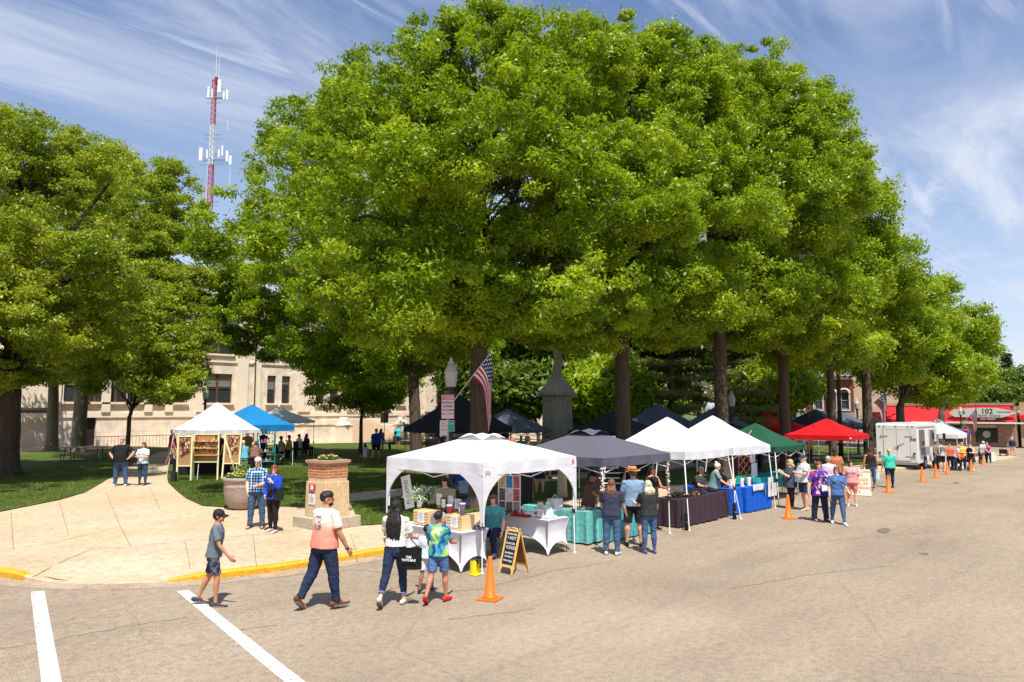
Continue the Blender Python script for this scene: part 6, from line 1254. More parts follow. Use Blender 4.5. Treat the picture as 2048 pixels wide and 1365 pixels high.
# ================================================================ lamp posts, signs, flags
def flag(parent_label, tip, base, hoist, fly, label, px_scale=1.):
    """a limp flag hanging from a pole that runs from base to tip"""
    tip, base = Vector(tip), Vector(base); r = empty('flag', base, 0, label, 'flag', 'striped flags on the lamp posts'); tip = tip-base; d = -tip.normalized(); m = MB(); m.tube([(0, 0, 0), tip], [.016, .012], 6); m.build('flag_pole', M('pole_white', (.6, .6, .58), .5), r); m = MB(); m.ell(tip, (.03, .03, .035), 8, 6); m.build('finial', WHITE, r)
    right = Vector((sin(HEAD), -cos(HEAD), 0)); dep = Vector((cos(HEAD), sin(HEAD), 0)); nu, nv = 39, 60; P = {}
    for i in range(nu+1):
        u = i/nu; s = tip*.985+d*hoist*u; s = Vector(s)
        # direction of the cloth starts square to the pole and turns to plumb
        p = s.copy()
        for j in range(nv+1):
            v = j/nv; P[i, j] = p.copy()
            k = min(1, v/.42); a0 = right*(.75*u+.12)+Vector((0, 0, -1))*(.75-.1*u); a1 = Vector((0, 0, -1))+right*(.08-.10*(1-u))
            dr = (a0.lerp(a1, k*k*(3-2*k))).normalized(); p = p+dr*fly/nv
            p = p+dep*.0035*sin(v*7+u*9)*(.4+u)
    # narrow fold in the fall
    for (i, j), p in P.items():
        v = j/nv; u = i/nu; cx = P[nu//2, j]; k = .3*min(1, max(0, (v-.35)/.4)); f = (p-cx); hor = Vector((f.x, f.y, 0)); p = p-hor*k; p = p+dep*.06*sin(u*9)*min(1, v*2); P[i, j] = p
    ms = [M('flag_red', srgb(186, 30, 50), .8, .05, 5), M('flag_white', srgb(228, 220, 222), .8, .03, 5), M('flag_blue', srgb(38, 44, 92), .8, .05, 5)]
    vs = [P[i, j] for i in range(nu+1) for j in range(nv+1)]; w = nv+1; fs = []; mi = []
    for i in range(nu):
        for j in range(nv):
            fs.append((i*w+j, (i+1)*w+j, (i+1)*w+j+1, i*w+j+1)); row = i//3
            if row < 7 and j < 24: c = 1 if (i % 4 in (1, 2) and (j+2*((i//4) % 2)) % 4 in (1, 2)) else 2
            else: c = 0 if row % 2 == 0 else 1
            mi.append(c)
    me = bpy.data.meshes.new('flag_cloth'); me.from_pydata(vs, [], fs); [me.materials.append(x) for x in ms]; me.polygons.foreach_set('material_index', mi); me.polygons.foreach_set('use_smooth', [True]*len(fs)); o = bpy.data.objects.new('flag_cloth', me); COL.objects.link(o); o.parent = r
    return r
LGLOBE = M('lamp_globe', (.62, .62, .56), .35, .1, 5, 0, .5, trans=.3)
def lamp(px, Z, h, label, mat=None):
    g = AT(px, Z); mat = mat or M('lamp_post_black', (.015, .016, .022), .4, .2, 5, 0, .5); r = empty('lamp_post', g, 0, label, 'street lamp', 'acorn-globe lamp posts'); m = MB(); b = h-.95
    m.lathe(0, 0, [(.2, 0), (.2, .12), (.15, .2), (.14, .7), (.1, .8), (.085, 1.0), (.075, b*.6), (.07, b-.3), (.1, b-.25), (.075, b-.2), (.11, b), (.15, b+.03)], 14); m.build('post', mat, r, True)
    m = MB(); m.lathe(0, 0, [(.15, b+.03), (.16, b+.08), (.205, b+.45), (.205, b+.5), (.15, b+.64), (.1, b+.74)], 16); m.build('globe', LGLOBE, r, True)
    m = MB(); m.lathe(0, 0, [(.215, b+.46), (.215, b+.5), (.2, b+.52)], 16); m.lathe(0, 0, [(.11, b+.74), (.1, b+.78), (.05, b+.84), (.05, b+.9), (.02, b+.95)], 12); m.build('cap', M('cap_metal', (.5, .5, .46), .4), r, True); return r
lp = lamp(901, 23, 4.6, 'black lamp post with acorn globe beside the nearest flag and parking signs')
lamp(1466, 43, 4.3, 'black lamp post next to the third street tree trunk'); l3 = lamp(1717.5, 66, 4.9, 'black lamp post between the pole and the sixth street tree'); l4 = lamp(1925, 84, 4.7, 'black lamp post behind the stop sign'); lamp(407, 52, 4.4, 'dark green lamp post before the courthouse, above the left white tent', M('lamp_green', srgb(24, 62, 60), .5))
lamp(105, 50.5, 4.2, 'slim green lamp post half hidden by the leaning tree', M('lamp_green', (0, 0, 0)))
# twin globe lamp at the right edge
g = AT(2043, 92); r = empty('lamp_post', g, 0, 'black twin-globe lamp post at the right picture edge', 'street lamp'); BM = M('lamp_post_black', (0, 0, 0)); m = MB(); m.lathe(0, 0, [(.25, 0), (.2, .5), (.1, .8), (.09, 3.7), (.14, 3.75)], 12); q = Vector((sin(HEAD), -cos(HEAD), 0)); m.tube([-q*.75+Vector((0, 0, 3.8)), q*.75+Vector((0, 0, 3.8))], .06, 8); m.build('post', BM, r, True)
for s in (-.65, 0, .65): m = MB(); m.ell(q*s+Vector((0, 0, 4.15)), (.26, .26, .3), 12, 8); m.build('globe', LGLOBE, r, True)
f1 = flag('', P3(983, 703, 22.9), P3(909, 800, 22.95), .95, 1.85, 'big limp striped flag angled from the nearest lamp post')
f2 = flag('', P3(1772, 783, 64.4), P3(1722, 828, 65.6), 1.35, 2.3, 'smaller striped flag hanging left of the van roof')
f3 = flag('', P3(1953, 817, 83), P3(1927, 845, 83.8), 1.2, 2.0, 'striped flag hanging before the red shop fascia')
# parking signs
RED = M('sign_red', srgb(190, 36, 56), .5); SW = M('sign_white', srgb(222, 196, 196), .6); GRS = M('sign_green', srgb(60, 160, 130), .5)
g = AT(895, 22.2); r = empty('parking_sign', g, HEAD-pi/2, 'white and red NO PARKING SUNDAY sign on a post before the lamp', 'sign'); m = MB(); m.tube([(0, .03, 0), (0, .03, 3.45)], .03, 6); m.build('post', STEEL, r)
def plate_(w, h, cx, cz, bord, face): m = MB(); m.box(cx, 0, cz, w, .012, h); o = m.build('sign_plate', bord, r); m = MB(); m.box(cx, -.008, cz, w-.025, .006, h-.025); m.build('sign_face', face, o); return o
p1 = plate_(.39, .72, 0, 3.08, RED, SW); m = MB(); m.box(0, -.013, 3.35, .35, .004, .12); m.build('red_band', RED, p1); MB().box(.06, -.0165, 3.353, .22, .004, .07).build('white_band', SW, p1)
text('NO', .11, SW, p1, (-.105, -.017, 3.355), ext=.001, bold=.003); text('PARKING', .05, RED, p1, (.065, -.02, 3.355), ext=.001, bold=.001)
for t, z, s in (('SUNDAY', 3.2, .085), ('6:00AM', 3.09, .085), ('TO 4:01PM', 2.98, .072), ('MAY 1 - OCT 31', 2.87, .048)): text(t, s, M('sign_dark', srgb(96, 40, 56)), p1, (0, -.013, z), ext=.001, bold=.002)
p2 = plate_(.22, .45, -.12, 2.46, SW, SW); text('NO', .07, M('sign_dark', (0, 0, 0)), p2, (-.12, -.013, 2.6), ext=.001); text('PARKING', .04, RED, p2, (-.12, -.013, 2.52), ext=.001); text('ZONE', .06, M('sign_dark', (0, 0, 0)), p2, (-.12, -.013, 2.4), ext=.001)
p3 = plate_(.2, .32, .1, 2.52, SW, GRS); text('2 HR', .06, WHITE, p3, (.1, -.013, 2.58), ext=.001)
# stop sign and street name
g = AT(1932, 73); r = empty('stop_sign', g, HEAD-pi/2+R(8), 'red octagonal STOP sign on a steel post by the far white tent', 'sign'); m = MB(); m.tube([(0, .04, 0), (0, .04, 2.9)], .04, 6); m.build('post', STEEL, r); m = MB(); m.tube([(0, .012, 2.45), (0, -.012, 2.45)], .41, 8, ref=(cos(pi/8), 0, sin(pi/8))); o = m.build('sign_rim', WHITE, r); m = MB(); m.tube([(0, -.012, 2.45), (0, -.02, 2.45)], .375, 8, ref=(cos(pi/8), 0, sin(pi/8))); m.build('sign_face', M('stop_red', srgb(196, 24, 50), .5), o); text('STOP', .27, WHITE, o, (0, -.024, 2.45), ext=.002, bold=.006)
g = AT(1932, 83); r = empty('street_name_sign', g, HEAD-pi/2, 'green street name blade above the stop sign', 'sign'); m = MB(); m.tube([(0, .03, 0), (0, .03, 3.0)], .03, 6); m.build('post', STEEL, r); m = MB(); m.box(.1, 0, 3.05, .95, .02, .2); o = m.build('sign_blade', M('blade_green', srgb(30, 130, 96), .5), r); text('Second St', .15, WHITE, o, (.1, -.014, 3.05), ext=.001)
# tall wooden pole, sign board under red tent
g = AT(1682, 52); m = MB(); m.tube([(0, 0, -.2), (0, 0, 9.5)], [.16, .11], 10); m.box(.0, 0, 8.9, 1.6, .1, .1, -.7); tag(m.build('utility_pole', M('pole_wood', srgb(70, 60, 56), .9, .2, 5), None, True, g), 'tall dark wooden pole rising above the red tent', 'pole')
g = AT(1452, 40); m = MB(); m.box(0, 0, 2.9, .85, .04, .85); m.box(-.5, 0, 1.6, .05, .05, 3.4); o = tag(m.build('hanging_sign', M('dark_banner', (.02, .018, .016), .7), None, False, g, HEAD-pi/2), 'black banner with gold floral emblem between the third trunk and the lamp', 'banner'); m = MB()
for k in range(14): m.box(.2*cos(k*2.4)*(k/14), -.026, 2.9+.28*sin(k*2.4)*(k/14), .07, .006, .05, 0)
m.build('emblem', M('gold_print', srgb(170, 130, 60), .6), o)
# lettered orange-white banner table near the red tent
g = AT(1712, 29.3); r = empty('banner_board', g, HEAD-pi/2+R(-20), 'white board with rows of orange-red lettering leaning by the bicycles', 'sign'); m = MB(); m.T = Matrix.Rotation(R(-12), 4, 'X'); m.box(0, 0, .52, .95, .03, 1.0); o = m.build('panel', M('banner_white', srgb(238, 222, 196), .8), r)
for k in range(6):
    t = text(['KETTLE CORN', 'SWEET', 'LEMONADE', 'SHAKE UPS', 'COLD DRINKS', 'ICE'][k], .15, M('banner_orange', srgb(226, 90, 50), .7), o, (0, 0, 0), ext=.002, bold=.002); t.matrix_local = Matrix.Rotation(R(-12), 4, 'X') @ Matrix.Translation((0, -.02, .92-k*.155)) @ Matrix.Rotation(pi/2, 4, 'X')
g = AT(1697, 28); tag(MB().box(0, 0, .7, .1, .1, .1).build('paper_cup', WHITE, None, False, (g.x, g.y, g.z+.5)), 'white cup', 'cup') if False else None
# bicycle group: two bikes
def bicycle(px, Z, rz, label, col):
    g = AT(px, Z); r = empty('bicycle', g, rz, label, 'bicycle', 'bicycles parked by the red tent'); fm = M('bike_%d' % col[0], srgb(*col), .4); m = MB(); A, B, Cc, D_, E_ = (-.5, 0, .34), (.5, 0, .34), (-.05, 0, .3), (-.2, 0, .82), (.38, 0, .85)
    for a, b in ((A, Cc), (A, D_), (Cc, D_), (Cc, E_), (D_, E_), (E_, B), (D_, (-.22, 0, .92)), (E_, (.36, 0, 1.0))): m.tube([a, b], .016, 6)
    m.build('frame', fm, r); m = MB(); m.tube([(.36, -.28, 1.02), (.38, 0, 1.0), (.36, .28, 1.02)], .014, 6); m.build('handlebar', BLACK, r); m = MB(); m.ell((-.24, 0, .94), (.13, .07, .035), 8, 6); m.build('saddle', BLACK, r)
    for c in (A, B):
        m = MB(); m.tube([(c[0]+.32*cos(t), 0, c[2]+.32*sin(t)) for t in np.linspace(0, 2*pi, 25)], .018, 6); w_ = m.build('wheel', BLACK, r); m = MB()
        for k in range(12): m.tube([c, (c[0]+.31*cos(k*pi/6), 0, c[2]+.31*sin(k*pi/6))], .002, 3)
        m.build('spokes', STEEL, w_)
bicycle(1722, 30.6, .4, 'dark bicycle leaning behind the orange-lettered board', (40, 40, 48)); bicycle(1728, 31.8, .7, 'silver-helmeted bicycle left of the woman in dark tank top', (120, 122, 128))
# low black steel fence under the turquoise table
r = empty('crowd_barrier', onz(27.6, 11.5, 0), 0, 'low black barred barrier below the turquoise cloth', 'barrier'); m = MB(); m.tube([(-1.6, 0, .75), (1.6, 0, .75)], .018, 6); m.tube([(-1.6, 0, .12), (1.6, 0, .12)], .018, 6); m.build('rails', BLACK, r); m = MB()
for k in range(27): m.tube([(-1.56+k*.12, 0, .12), (-1.56+k*.12, 0, .75)], .008, 5)
m.build('bars', BLACK, r)
# stroller
g = G(1920, 942); r = empty('baby_stroller', (g.x, g.y, zg(g.x, g.y)), -.3, 'black baby stroller with orange canopy and seat beside the tank-top woman', 'stroller')
m = MB(); m.tube([(-.4, -.25, .15), (.2, -.25, .6), (.45, -.25, 1.02), (.45, .25, 1.02), (.2, .25, .6), (-.4, .25, .15)], .018, 6); m.tube([(.4, -.25, .15), (-.1, -.25, .6)], .018, 6); m.tube([(.4, .25, .15), (-.1, .25, .6)], .018, 6); m.build('frame', BLACK, r)
m = MB(); m.T = Matrix.Translation((-.02, 0, .55)) @ Matrix.Rotation(-.4, 4, 'Y'); m.box(0, 0, 0, .5, .4, .06); m.box(.22, 0, .2, .06, .4, .5); m.build('seat', cloth(30, 32, 40), r); m = MB(); m.ell((.1, 0, .85), (.28, .24, .2), 12, 8); m.build('canopy', cloth(226, 96, 50), r)
for x in (-.42, .42):
    for y in (-.27, .27): m = MB(); m.tube([(x, y-.02, .13), (x, y+.02, .13)], .13, 14); m.build('wheel', BLACK, r)
g = G(1983, 921); mb = MB(); mb.box(0, 0, .28, 3.0, .8, .5); mb.box(0, 0, .55, 3.2, .95, .08); bevel(tag(mb.build('low_planter_box', M('orange_wood', srgb(206, 130, 60), .8), None, False, (g.x+3, g.y+3.3, zg(g.x+3, g.y)), R(-50)), 'long low orange-brown planter box behind the far cones', 'planter'), .02)
g = G(2018, 913); r = empty('dog_cart', (g.x+.3, g.y+.5, zg(g.x, g.y)), .3, 'black folding wagon in front of the man in the navy shirt', 'wagon'); m = MB(); m.box(0, 0, .55, 1.0, .55, .4); m.build('tub', cloth(30, 30, 34), r)
for x in (-.35, .35):
    for y in (-.25, .25): m = MB(); m.tube([(x, y-.03, .15), (x, y+.03, .15)], .15, 12); m.build('wheel', BLACK, r)
m = MB(); m.tube([(.5, 0, .5), (.9, 0, 1.0)], .02, 6); m.build('handle', BLACK, r)
for i, (px, Z) in enumerate(((1905, 48.5), (1975, 63))):
    g = AT(px, Z); drape(['pale folding table at the van serving side', 'long pale table at the far end of the market', 'small dark table beside the checkered-shirt man'][i], g.x-.9, g.x+.9, g.y-.35, g.y+.35, .75, [wht, cloth(200, 210, 190), cloth(40, 40, 50)][i])

# ---- more stalls inside the park
drape('blue cloth table behind the smiling seller under the black tent', 20.6, 22.4, 21.2, 21.9, .8, cloth(40, 90, 160), 'tables inside the park')
drape('brown table with goods under the second black tent', 25.6, 27.6, 23.4, 24.1, .8, cloth(110, 90, 80), 'tables inside the park')
drape('dark cloth table under the green-black tent', 28.4, 30.6, 19.4, 20.1, .8, cloth(50, 44, 50), 'tables inside the park')
drape('pale cloth table under the blue-slate tent', 35, 37.4, 20.8, 21.5, .8, cloth(190, 180, 168), 'tables inside the park')
drape('wine red cloth table under the charcoal tent', 36.4, 38.6, 18.0, 18.7, .8, cloth(120, 40, 50), 'tables inside the park')
heap('park_goods', 26.6, 23.7, .82, .8, .25, .3, [(180, 120, 90), (220, 190, 160), (120, 70, 60), (90, 120, 80)], 'mixed goods piled on the table under the second black tent', 21, 120, .07)
heap('park_goods', 36.2, 21.1, .82, .9, .25, .35, [(200, 120, 60), (230, 200, 170), (90, 60, 50), (170, 60, 60)], 'colourful goods on the pale table under the blue-slate tent', 22, 120, .08)
g = AT(1226, 22.6); r = empty('price_board', g, HEAD-pi/2, 'large black board with white price lines behind the man in the straw hat', 'sign'); m = MB(); m.box(0, 0, 1.35, 1.15, .03, 1.0); o = m.build('panel', M('board_black', (.012, .014, .018), .6), r); m = MB(); m.tube([(-.5, .03, 0), (-.5, .03, 1.8)], .02, 5); m.tube([(.5, .03, 0), (.5, .03, 1.8)], .02, 5); m.build('post', BLACK, r)
m = MB()
for k in range(6): m.box(-.1+.08*(k % 2), -.018, 1.75-k*.15, .8-.14*(k % 3), .004, .03)
m.build('white_line', PAPER, o)
g = AT(1046, 24); r = empty('sandwich_board', g, HEAD-pi/2+.5, 'small wood-framed blackboard on the grass behind the first tent', 'sign'); m = MB(); m.box(0, 0, .55, .7, .03, .9); o = m.build('panel', M('board_black', (0, 0, 0)), r); m = MB(); m.box(-.36, 0, .55, .05, .05, 1.1); m.box(.36, 0, .55, .05, .05, 1.1); m.box(0, 0, 1.02, .76, .05, .05); m.build('frame', DWOOD, r)
g = AT(1124, 26); r = empty('wood_post_stand', g, .3, 'pale square wooden stand behind the right post of the first tent', 'stand'); m = MB(); m.box(0, 0, .5, .28, .28, 1.0, 0, .8); m.box(0, 0, 1.05, .5, .5, .08); m.build('stand', M('pale_plank', srgb(190, 170, 140), .8), r)
for i, (px, Z, c, lab) in enumerate([(962, 25, (40, 80, 160), 'blue cooler on the grass behind the first tent'), (935, 27, (170, 180, 200), 'pale grey cooler under the black tent'), (1350, 26, (210, 205, 190), 'cream cooler behind the brown cloth stall')]):
    g = AT(px, Z); m = MB(); m.box(0, 0, .2, .6, .38, .36); m.box(0, 0, .42, .63, .41, .07); m.tube([(-.32, 0, .3), (-.36, 0, .45), (.36, 0, .45), (.32, 0, .3)], .012, 5); bevel(tag(m.build('cool_box', M('cooler_%d' % i, srgb(*c), .4), None, False, g, .4), lab, 'cooler'), .015)
# ================================================================ step van
g = G(1838, 941); VX, VY = g.x, g.y
r = empty('step_van', (VX, VY, zg(VX+2.5, VY)), 0, 'boxy white step van parked with its rear doors facing the camera', 'van')
VW = M('van_white', (.70, .70, .68), .35, .05, 2, .05, .5); W_, L_, H_ = 2.35, 5.4, 2.8
def vbox(prof, y0, y1):   # profile in x,z extruded along y
    n = len(prof); return [(x, y0, z) for x, z in prof]+[(x, y1, z) for x, z in prof], [tuple(range(n)), tuple(range(n, 2*n))[::-1]]+[(i, i+n, (i+1) % n+n, (i+1) % n) for i in range(n)]
m = MB(); wa = [(1.55+.46*cos(t), .42+.46*sin(t)) for t in np.linspace(pi*.98, .02*pi, 9)]; wb = [(4.35+.46*cos(t), .42+.46*sin(t)) for t in np.linspace(pi*.98, .02*pi, 9)]
prof = [(0, .42)]+wa+wb+[(5.2, .42), (5.4, .55), (5.4, 1.25), (5.05, 1.45), (4.75, 2.5), (4.55, H_), (.08, H_), (0, H_-.08)]
m.add(*vbox(prof, 0, W_)); body = bevel(m.build('body', VW, r), .04, 3)
m = MB(); m.box(2.3, W_/2, H_+.02, 4.4, W_-.1, .05); m.build('roof', VW, r)
SEAM = M('seam', (.18, .18, .18), .7); m = MB()
for y in (.42, .92, W_/2, W_-.42): m.box(-.006, y, 1.5, .006, .014, 1.9)
for z in (.56, 2.44): m.box(-.006, W_/2, z, .006, W_-.8, .014)
m.build('door_seam', SEAM, r)
for y in (.45, W_-.45):
    d = MB(); d.box(-.012, y+(.0), 1.5, .02, .8, 1.85) if False else None
d = MB(); d.box(-.004, W_/2-.37, 1.5, .02, .72, 1.84); bevel(d.build('rear_door', VW, r), .01); d = MB(); d.box(-.004, W_/2+.37, 1.5, .02, .72, 1.84); d2 = bevel(d.build('rear_door', VW, r), .01)
m = MB(); m.box(-.04, W_/2-.08, 1.38, .04, .05, .2); m.tube([(-.04, W_/2-.1, 1.5), (-.04, W_/2-.45, 1.65)], .012, 5); m.tube([(-.04, W_/2-.06, 1.36), (-.04, W_/2+.14, 1.36)], .012, 5); m.build('handle', BLACK, d2)
for y in (.3, W_-.3):
    for z in (2.05, .85): m = MB(); m.tube([(-.025, y, z), (-.025, y+(.4 if y < 1 else -.4), z)], .012, 5); m.box(-.03, y, z, .02, .05, .1); m.build('hinge', STEEL, r)
for y in (.2, W_-.2):
    m = MB(); m.tube([(-.03, y, 1.02), (0, y, 1.02)], .07, 12); m.build('tail_light', M('tail_red', srgb(90, 20, 24), .3), r); m = MB(); m.tube([(-.03, y, .82), (0, y, .82)], .06, 12); m.build('reverse_light', STEEL, r)
for y in (.25, .5, W_/2, W_-.5, W_-.25): m = MB(); m.box(-.02, y, H_-.12, .03, .08, .03); m.build('marker_light', M('tail_red', (0, 0, 0)), r)
m = MB(); m.box(-.02, .95, .48, .02, .32, .14); m.build('number_plate', M('plate_grey', (.4, .4, .4), .5), r); text('0198', .2, BLUEBLK, r, (-.02, .235, 1.86), (pi/2, 0, -pi/2), ext=.002, sx=.8, bold=.006)
m = MB(); m.box(-.12, W_/2, .42, .14, W_+.02, .14); m.build('rear_bumper', STEEL, r)
GLV = glassmat('van_glass'); m = MB(); m.box(.95, -.006, 1.95, 1.2, .02, 1.0); sw = m.build('serving_window', GLV, r); m = MB(); m.box(.95, -.15, 1.4, 1.3, .3, .04); m.build('shelf', STEEL, sw); m = MB(); m.box(1.6, -.01, 1.12, 1.7, .015, .42); m.build('menu_panel', M('menu_grey', (.3, .3, .3), .6), r)
m = MB(); m.box(3.3, -.006, 1.9, 1.1, .02, 1.0); m.build('side_window', GLV, r); m = MB(); m.box(4.25, -.008, 1.35, .85, .01, 1.85 if False else .02); m.build('door_seam', SEAM, r)
m = MB(); m.box(2.55, -.007, 1.5, .03, .01, 1.9); m.box(4.2, -.007, 1.5, .03, .01, 1.9); m.box(4.6, -.007, 1.75, .5, .012, .7); m.build('door_seam', SEAM, r); m = MB(); m.tube([(4.75, -.05, 2.1), (4.9, -.3, 2.1)], .015, 5); m.box(4.9, -.32, 1.95, .05, .16, .42); m.build('mirror', BLACK, r)
m = MB(); m.box(2.0, -.012, H_-.2, 4.0, .02, .05); m.build('rain_rail', STEEL, r)
for x in (1.55, 4.35):
    for y in (.12, W_-.12):
        m = MB(); m.tube([(x, y-.12, .40), (x, y+.12, .40)], .40, 24); w = m.build('wheel', M('tyre', (.015, .015, .016), .8), r); s = -1 if y < 1 else 1
        m = MB(); m.tube([(x, y+s*.121, .40), (x, y+s*.135, .40)], .21, 16); m.build('rim', STEEL, w)
m = MB(); m.box(2.7, W_/2, .5, 4.6, W_-.5, .16); m.build('chassis', BLACK, r)
m = MB(); m.ell((.0, 0, 0), (1, 1, 1)); 
# ================================================================ buildings
def wall(name, parent, x0, x1, z0, z1, y, thick, openings, mat):
    """a wall in the local x-z plane at depth y facing -y, with real openings (x0,x1,z0,z1)"""
    xs = sorted({x0, x1, *[v for o in openings for v in o[:2]]}); zs = sorted({z0, z1, *[v for o in openings for v in o[2:4]]}); m = MB()
    for i in range(len(xs)-1):
        for j in range(len(zs)-1):
            cx, cz = (xs[i]+xs[i+1])/2, (zs[j]+zs[j+1])/2
            if any(o[0] < cx < o[1] and o[2] < cz < o[3] for o in openings): continue
            m.quad((xs[i], y, zs[j]), (xs[i+1], y, zs[j]), (xs[i+1], y, zs[j+1]), (xs[i], y, zs[j+1]))
    for a, b, c, d in [o[:4] for o in openings]:
        t = y+thick; m.quad((a, y, c), (a, t, c), (b, t, c), (b, y, c)); m.quad((a, y, d), (b, y, d), (b, t, d), (a, t, d)); m.quad((a, y, c), (a, y, d), (a, t, d), (a, t, c)); m.quad((b, y, c), (b, t, c), (b, t, d), (b, y, d))
    return m.build(name, mat, parent)
def window(parent, a, b, c, d, y, frame, glass, blind=None, split=1, depth=.18, bars=1):
    t = y+depth; m = MB(); w = .07
    m.box((a+b)/2, t, c+w/2, b-a, .08, w); m.box((a+b)/2, t, d-w/2, b-a, .08, w)
    for k in range(split+1): x = a+w/2+(b-a-w)*k/split; m.box(x, t, (c+d)/2, w if k in (0, split) else w*2.4, .078, d-c-2*w-.004)
    for k in range(1, bars+1): m.box((a+b)/2, t+.004, c+(d-c)*k/(bars+1), b-a-2*w-.004, .06, .05)
    o = m.build('window', frame, parent); m = MB(); m.quad((a, t+.03, c), (b, t+.03, c), (b, t+.03, d), (a, t+.03, d)); m.build('pane', glass, o)
    if blind: m = MB(); m.quad((a+w, t+.022, d-(d-c)*blind), (b-w, t+.022, d-(d-c)*blind), (b-w, t+.022, d-w), (a+w, t+.022, d-w)); m.build('blind', M('blind', srgb(120, 118, 108), .8), o)
    return o
COURT = brickmat('court_stone', srgb(232, 217, 198), srgb(227, 211, 191), srgb(206, 188, 166), 1, 1.5, .62, .01); CST = M('court_trim', srgb(231, 216, 196), .85, .05, 2); WF = M('brown_window_frame', srgb(92, 66, 56), .6); GLS = glassmat('office_glass', (.035, .04, .045), .06)
FY = 62.; base = zg(40, 60)+.13
cr_ = empty('courthouse', (0, FY, base), 0, 'tall pale limestone courthouse with brown sash windows behind the trees', 'building')
def fx(px): X = (px-1024)/1500./1.004; t = FY/(sin(HEAD)-cos(HEAD)*X); return t*(cos(HEAD)+sin(HEAD)*X)
ops = []; wins = []
H0 = 13.0
fl = [(3.55, 6.05), (7.75, 10.2)]
spec = [(150, 1, 1.5), (190, 1, 1.5), (232, 1, 1.5), (275, 1, 1.5), (318, 1, 1.5), (352, 1, 1.5)]
pairs = [(435, 2.5, 2, 0), (542, .85, 1, 0), (571, .85, 1, 0), (640, 1.0, 1, 0), (668, 1.0, 1, 0), (735, 2.6, 2, 0), (800, 1.0, 1, 0), (826, 1.0, 1, 0), (890, 2.6, 2, 0), (950, 1.0, 1, 0), (985, 1., 1, 0), (1035, 2.6, 2, 0), (1085, 2.6, 2, 0)]
bl = random.Random(3)
for px, w, sp_, _ in pairs+[(a, 1.6, 2, 0) for a, _, _ in spec]:
    x = fx(px)
    for a, b in fl: ops.append((x-w/2, x+w/2, a, b)); wins.append((x-w/2, x+w/2, a, b, sp_))
xl, xr = fx(28), fx(1125)
doors = [(fx(177)-.6, fx(177)+.6, .25, 2.5), (fx(68)-1.7, fx(68)+1.7, .02, 3.1)]
w0 = wall('wall', cr_, xl, xr, 0, H0, 0, .45, ops+doors, COURT)
for a, b, c, d, s in wins: window(cr_, a, b, c, d, .02, WF, GLS, bl.choice([.3, .45, .55, .5]), s, .2)
m = MB(); m.box((doors[0][0]+doors[0][1])/2, .3, 1.37, 1.18, .05, 2.22); m.build('door', M('dark_door', srgb(46, 34, 38), .5), cr_); m = MB(); m.box(fx(68), .3, 1.55, 3.36, .05, 3.06); g_ = m.build('garage_door', M('garage_cream', srgb(206, 186, 168), .7), cr_); m = MB(); m.box(fx(68), .26, 2.7, 3.3, .03, .5); m.build('garage_panel', M('garage_dark', srgb(130, 112, 104), .7), g_)
m = MB(); m.box((xl+xr)/2, 9, H0/2-.1, xr-xl-.02, 17, H0-.25); m.build('rear_block', COURT, cr_)
m = MB()
for z, h_, p_ in ((2.55, .35, .10), (0.2, .4, .14)): m.box((xl+xr)/2, -p_/2, z, xr-xl, p_, h_) if z > 1 else None
m.box((xl+xr)/2, -.16, H0-1.9, xr-xl+.3, .34, .3); m.box((xl+xr)/2, -.3, H0-.4, xr-xl+.6, .62, .5); m.box((xl+xr)/2, -.2, H0-.8, xr-xl+.4, .42, .3); m.box((xl+xr)/2, -.06, 7.1, xr-xl, .12, .16); m.build('cornice', CST, cr_)
for px in (398, 482, 512, 600, 612, 700, 770, 855, 925, 1010, 1060, 110, 210, 295, 336): m = MB(); m.box(fx(px), -.11, (2.75+H0-2.1)/2+.02, .95 if px in (482, 700, 770, 855, 925, 1010) else .6, .22, H0-2.1-2.75); m.build('pilaster', CST, cr_)
m = MB(); m.tube([(fx(505.5), -.26, .1), (fx(505.5), -.26, H0-2)], .07, 6); m.build('downpipe', M('downpipe', srgb(86, 72, 62), .6), cr_)
for (a, b, c, d, s) in wins: m = MB(); m.box((a+b)/2, -.1, c-.08, b-a+.35, .24, .14); m.build('sill', CST, cr_)
# entrance steps
sx0, sx1 = fx(655), fx(745); st = empty('entrance_steps', ((sx0+sx1)/2, FY-4.3, base), 0, 'wide pale stone steps with lanterned cheek walls before the courthouse', 'steps'); 
m = MB(); W2 = sx1-sx0
for k in range(10): m.box(0, .2+k*.36+(3.9-k*.36)/2, .09+k*.17, W2, 3.9-k*.36+.0, .165)
m.build('steps', M('step_stone', srgb(202, 180, 156), .85, .08, 3), st)
for s in (-1, 1):
    m = MB(); m.box(s*(W2/2+.75), 2.0, .75, 1.3, 4.0, 1.5); c_ = m.build('cheek_wall', CST, st); m = MB(); m.box(s*(W2/2+.75), .5, 1.55, 1.4, 1.1, .1); m.lathe(s*(W2/2+.75), .5, [(.7, 1.6), (.5, 1.9), (.42, 2.3)], 8); m.build('cap', M('cap_cream', srgb(226, 214, 196), .8), st)
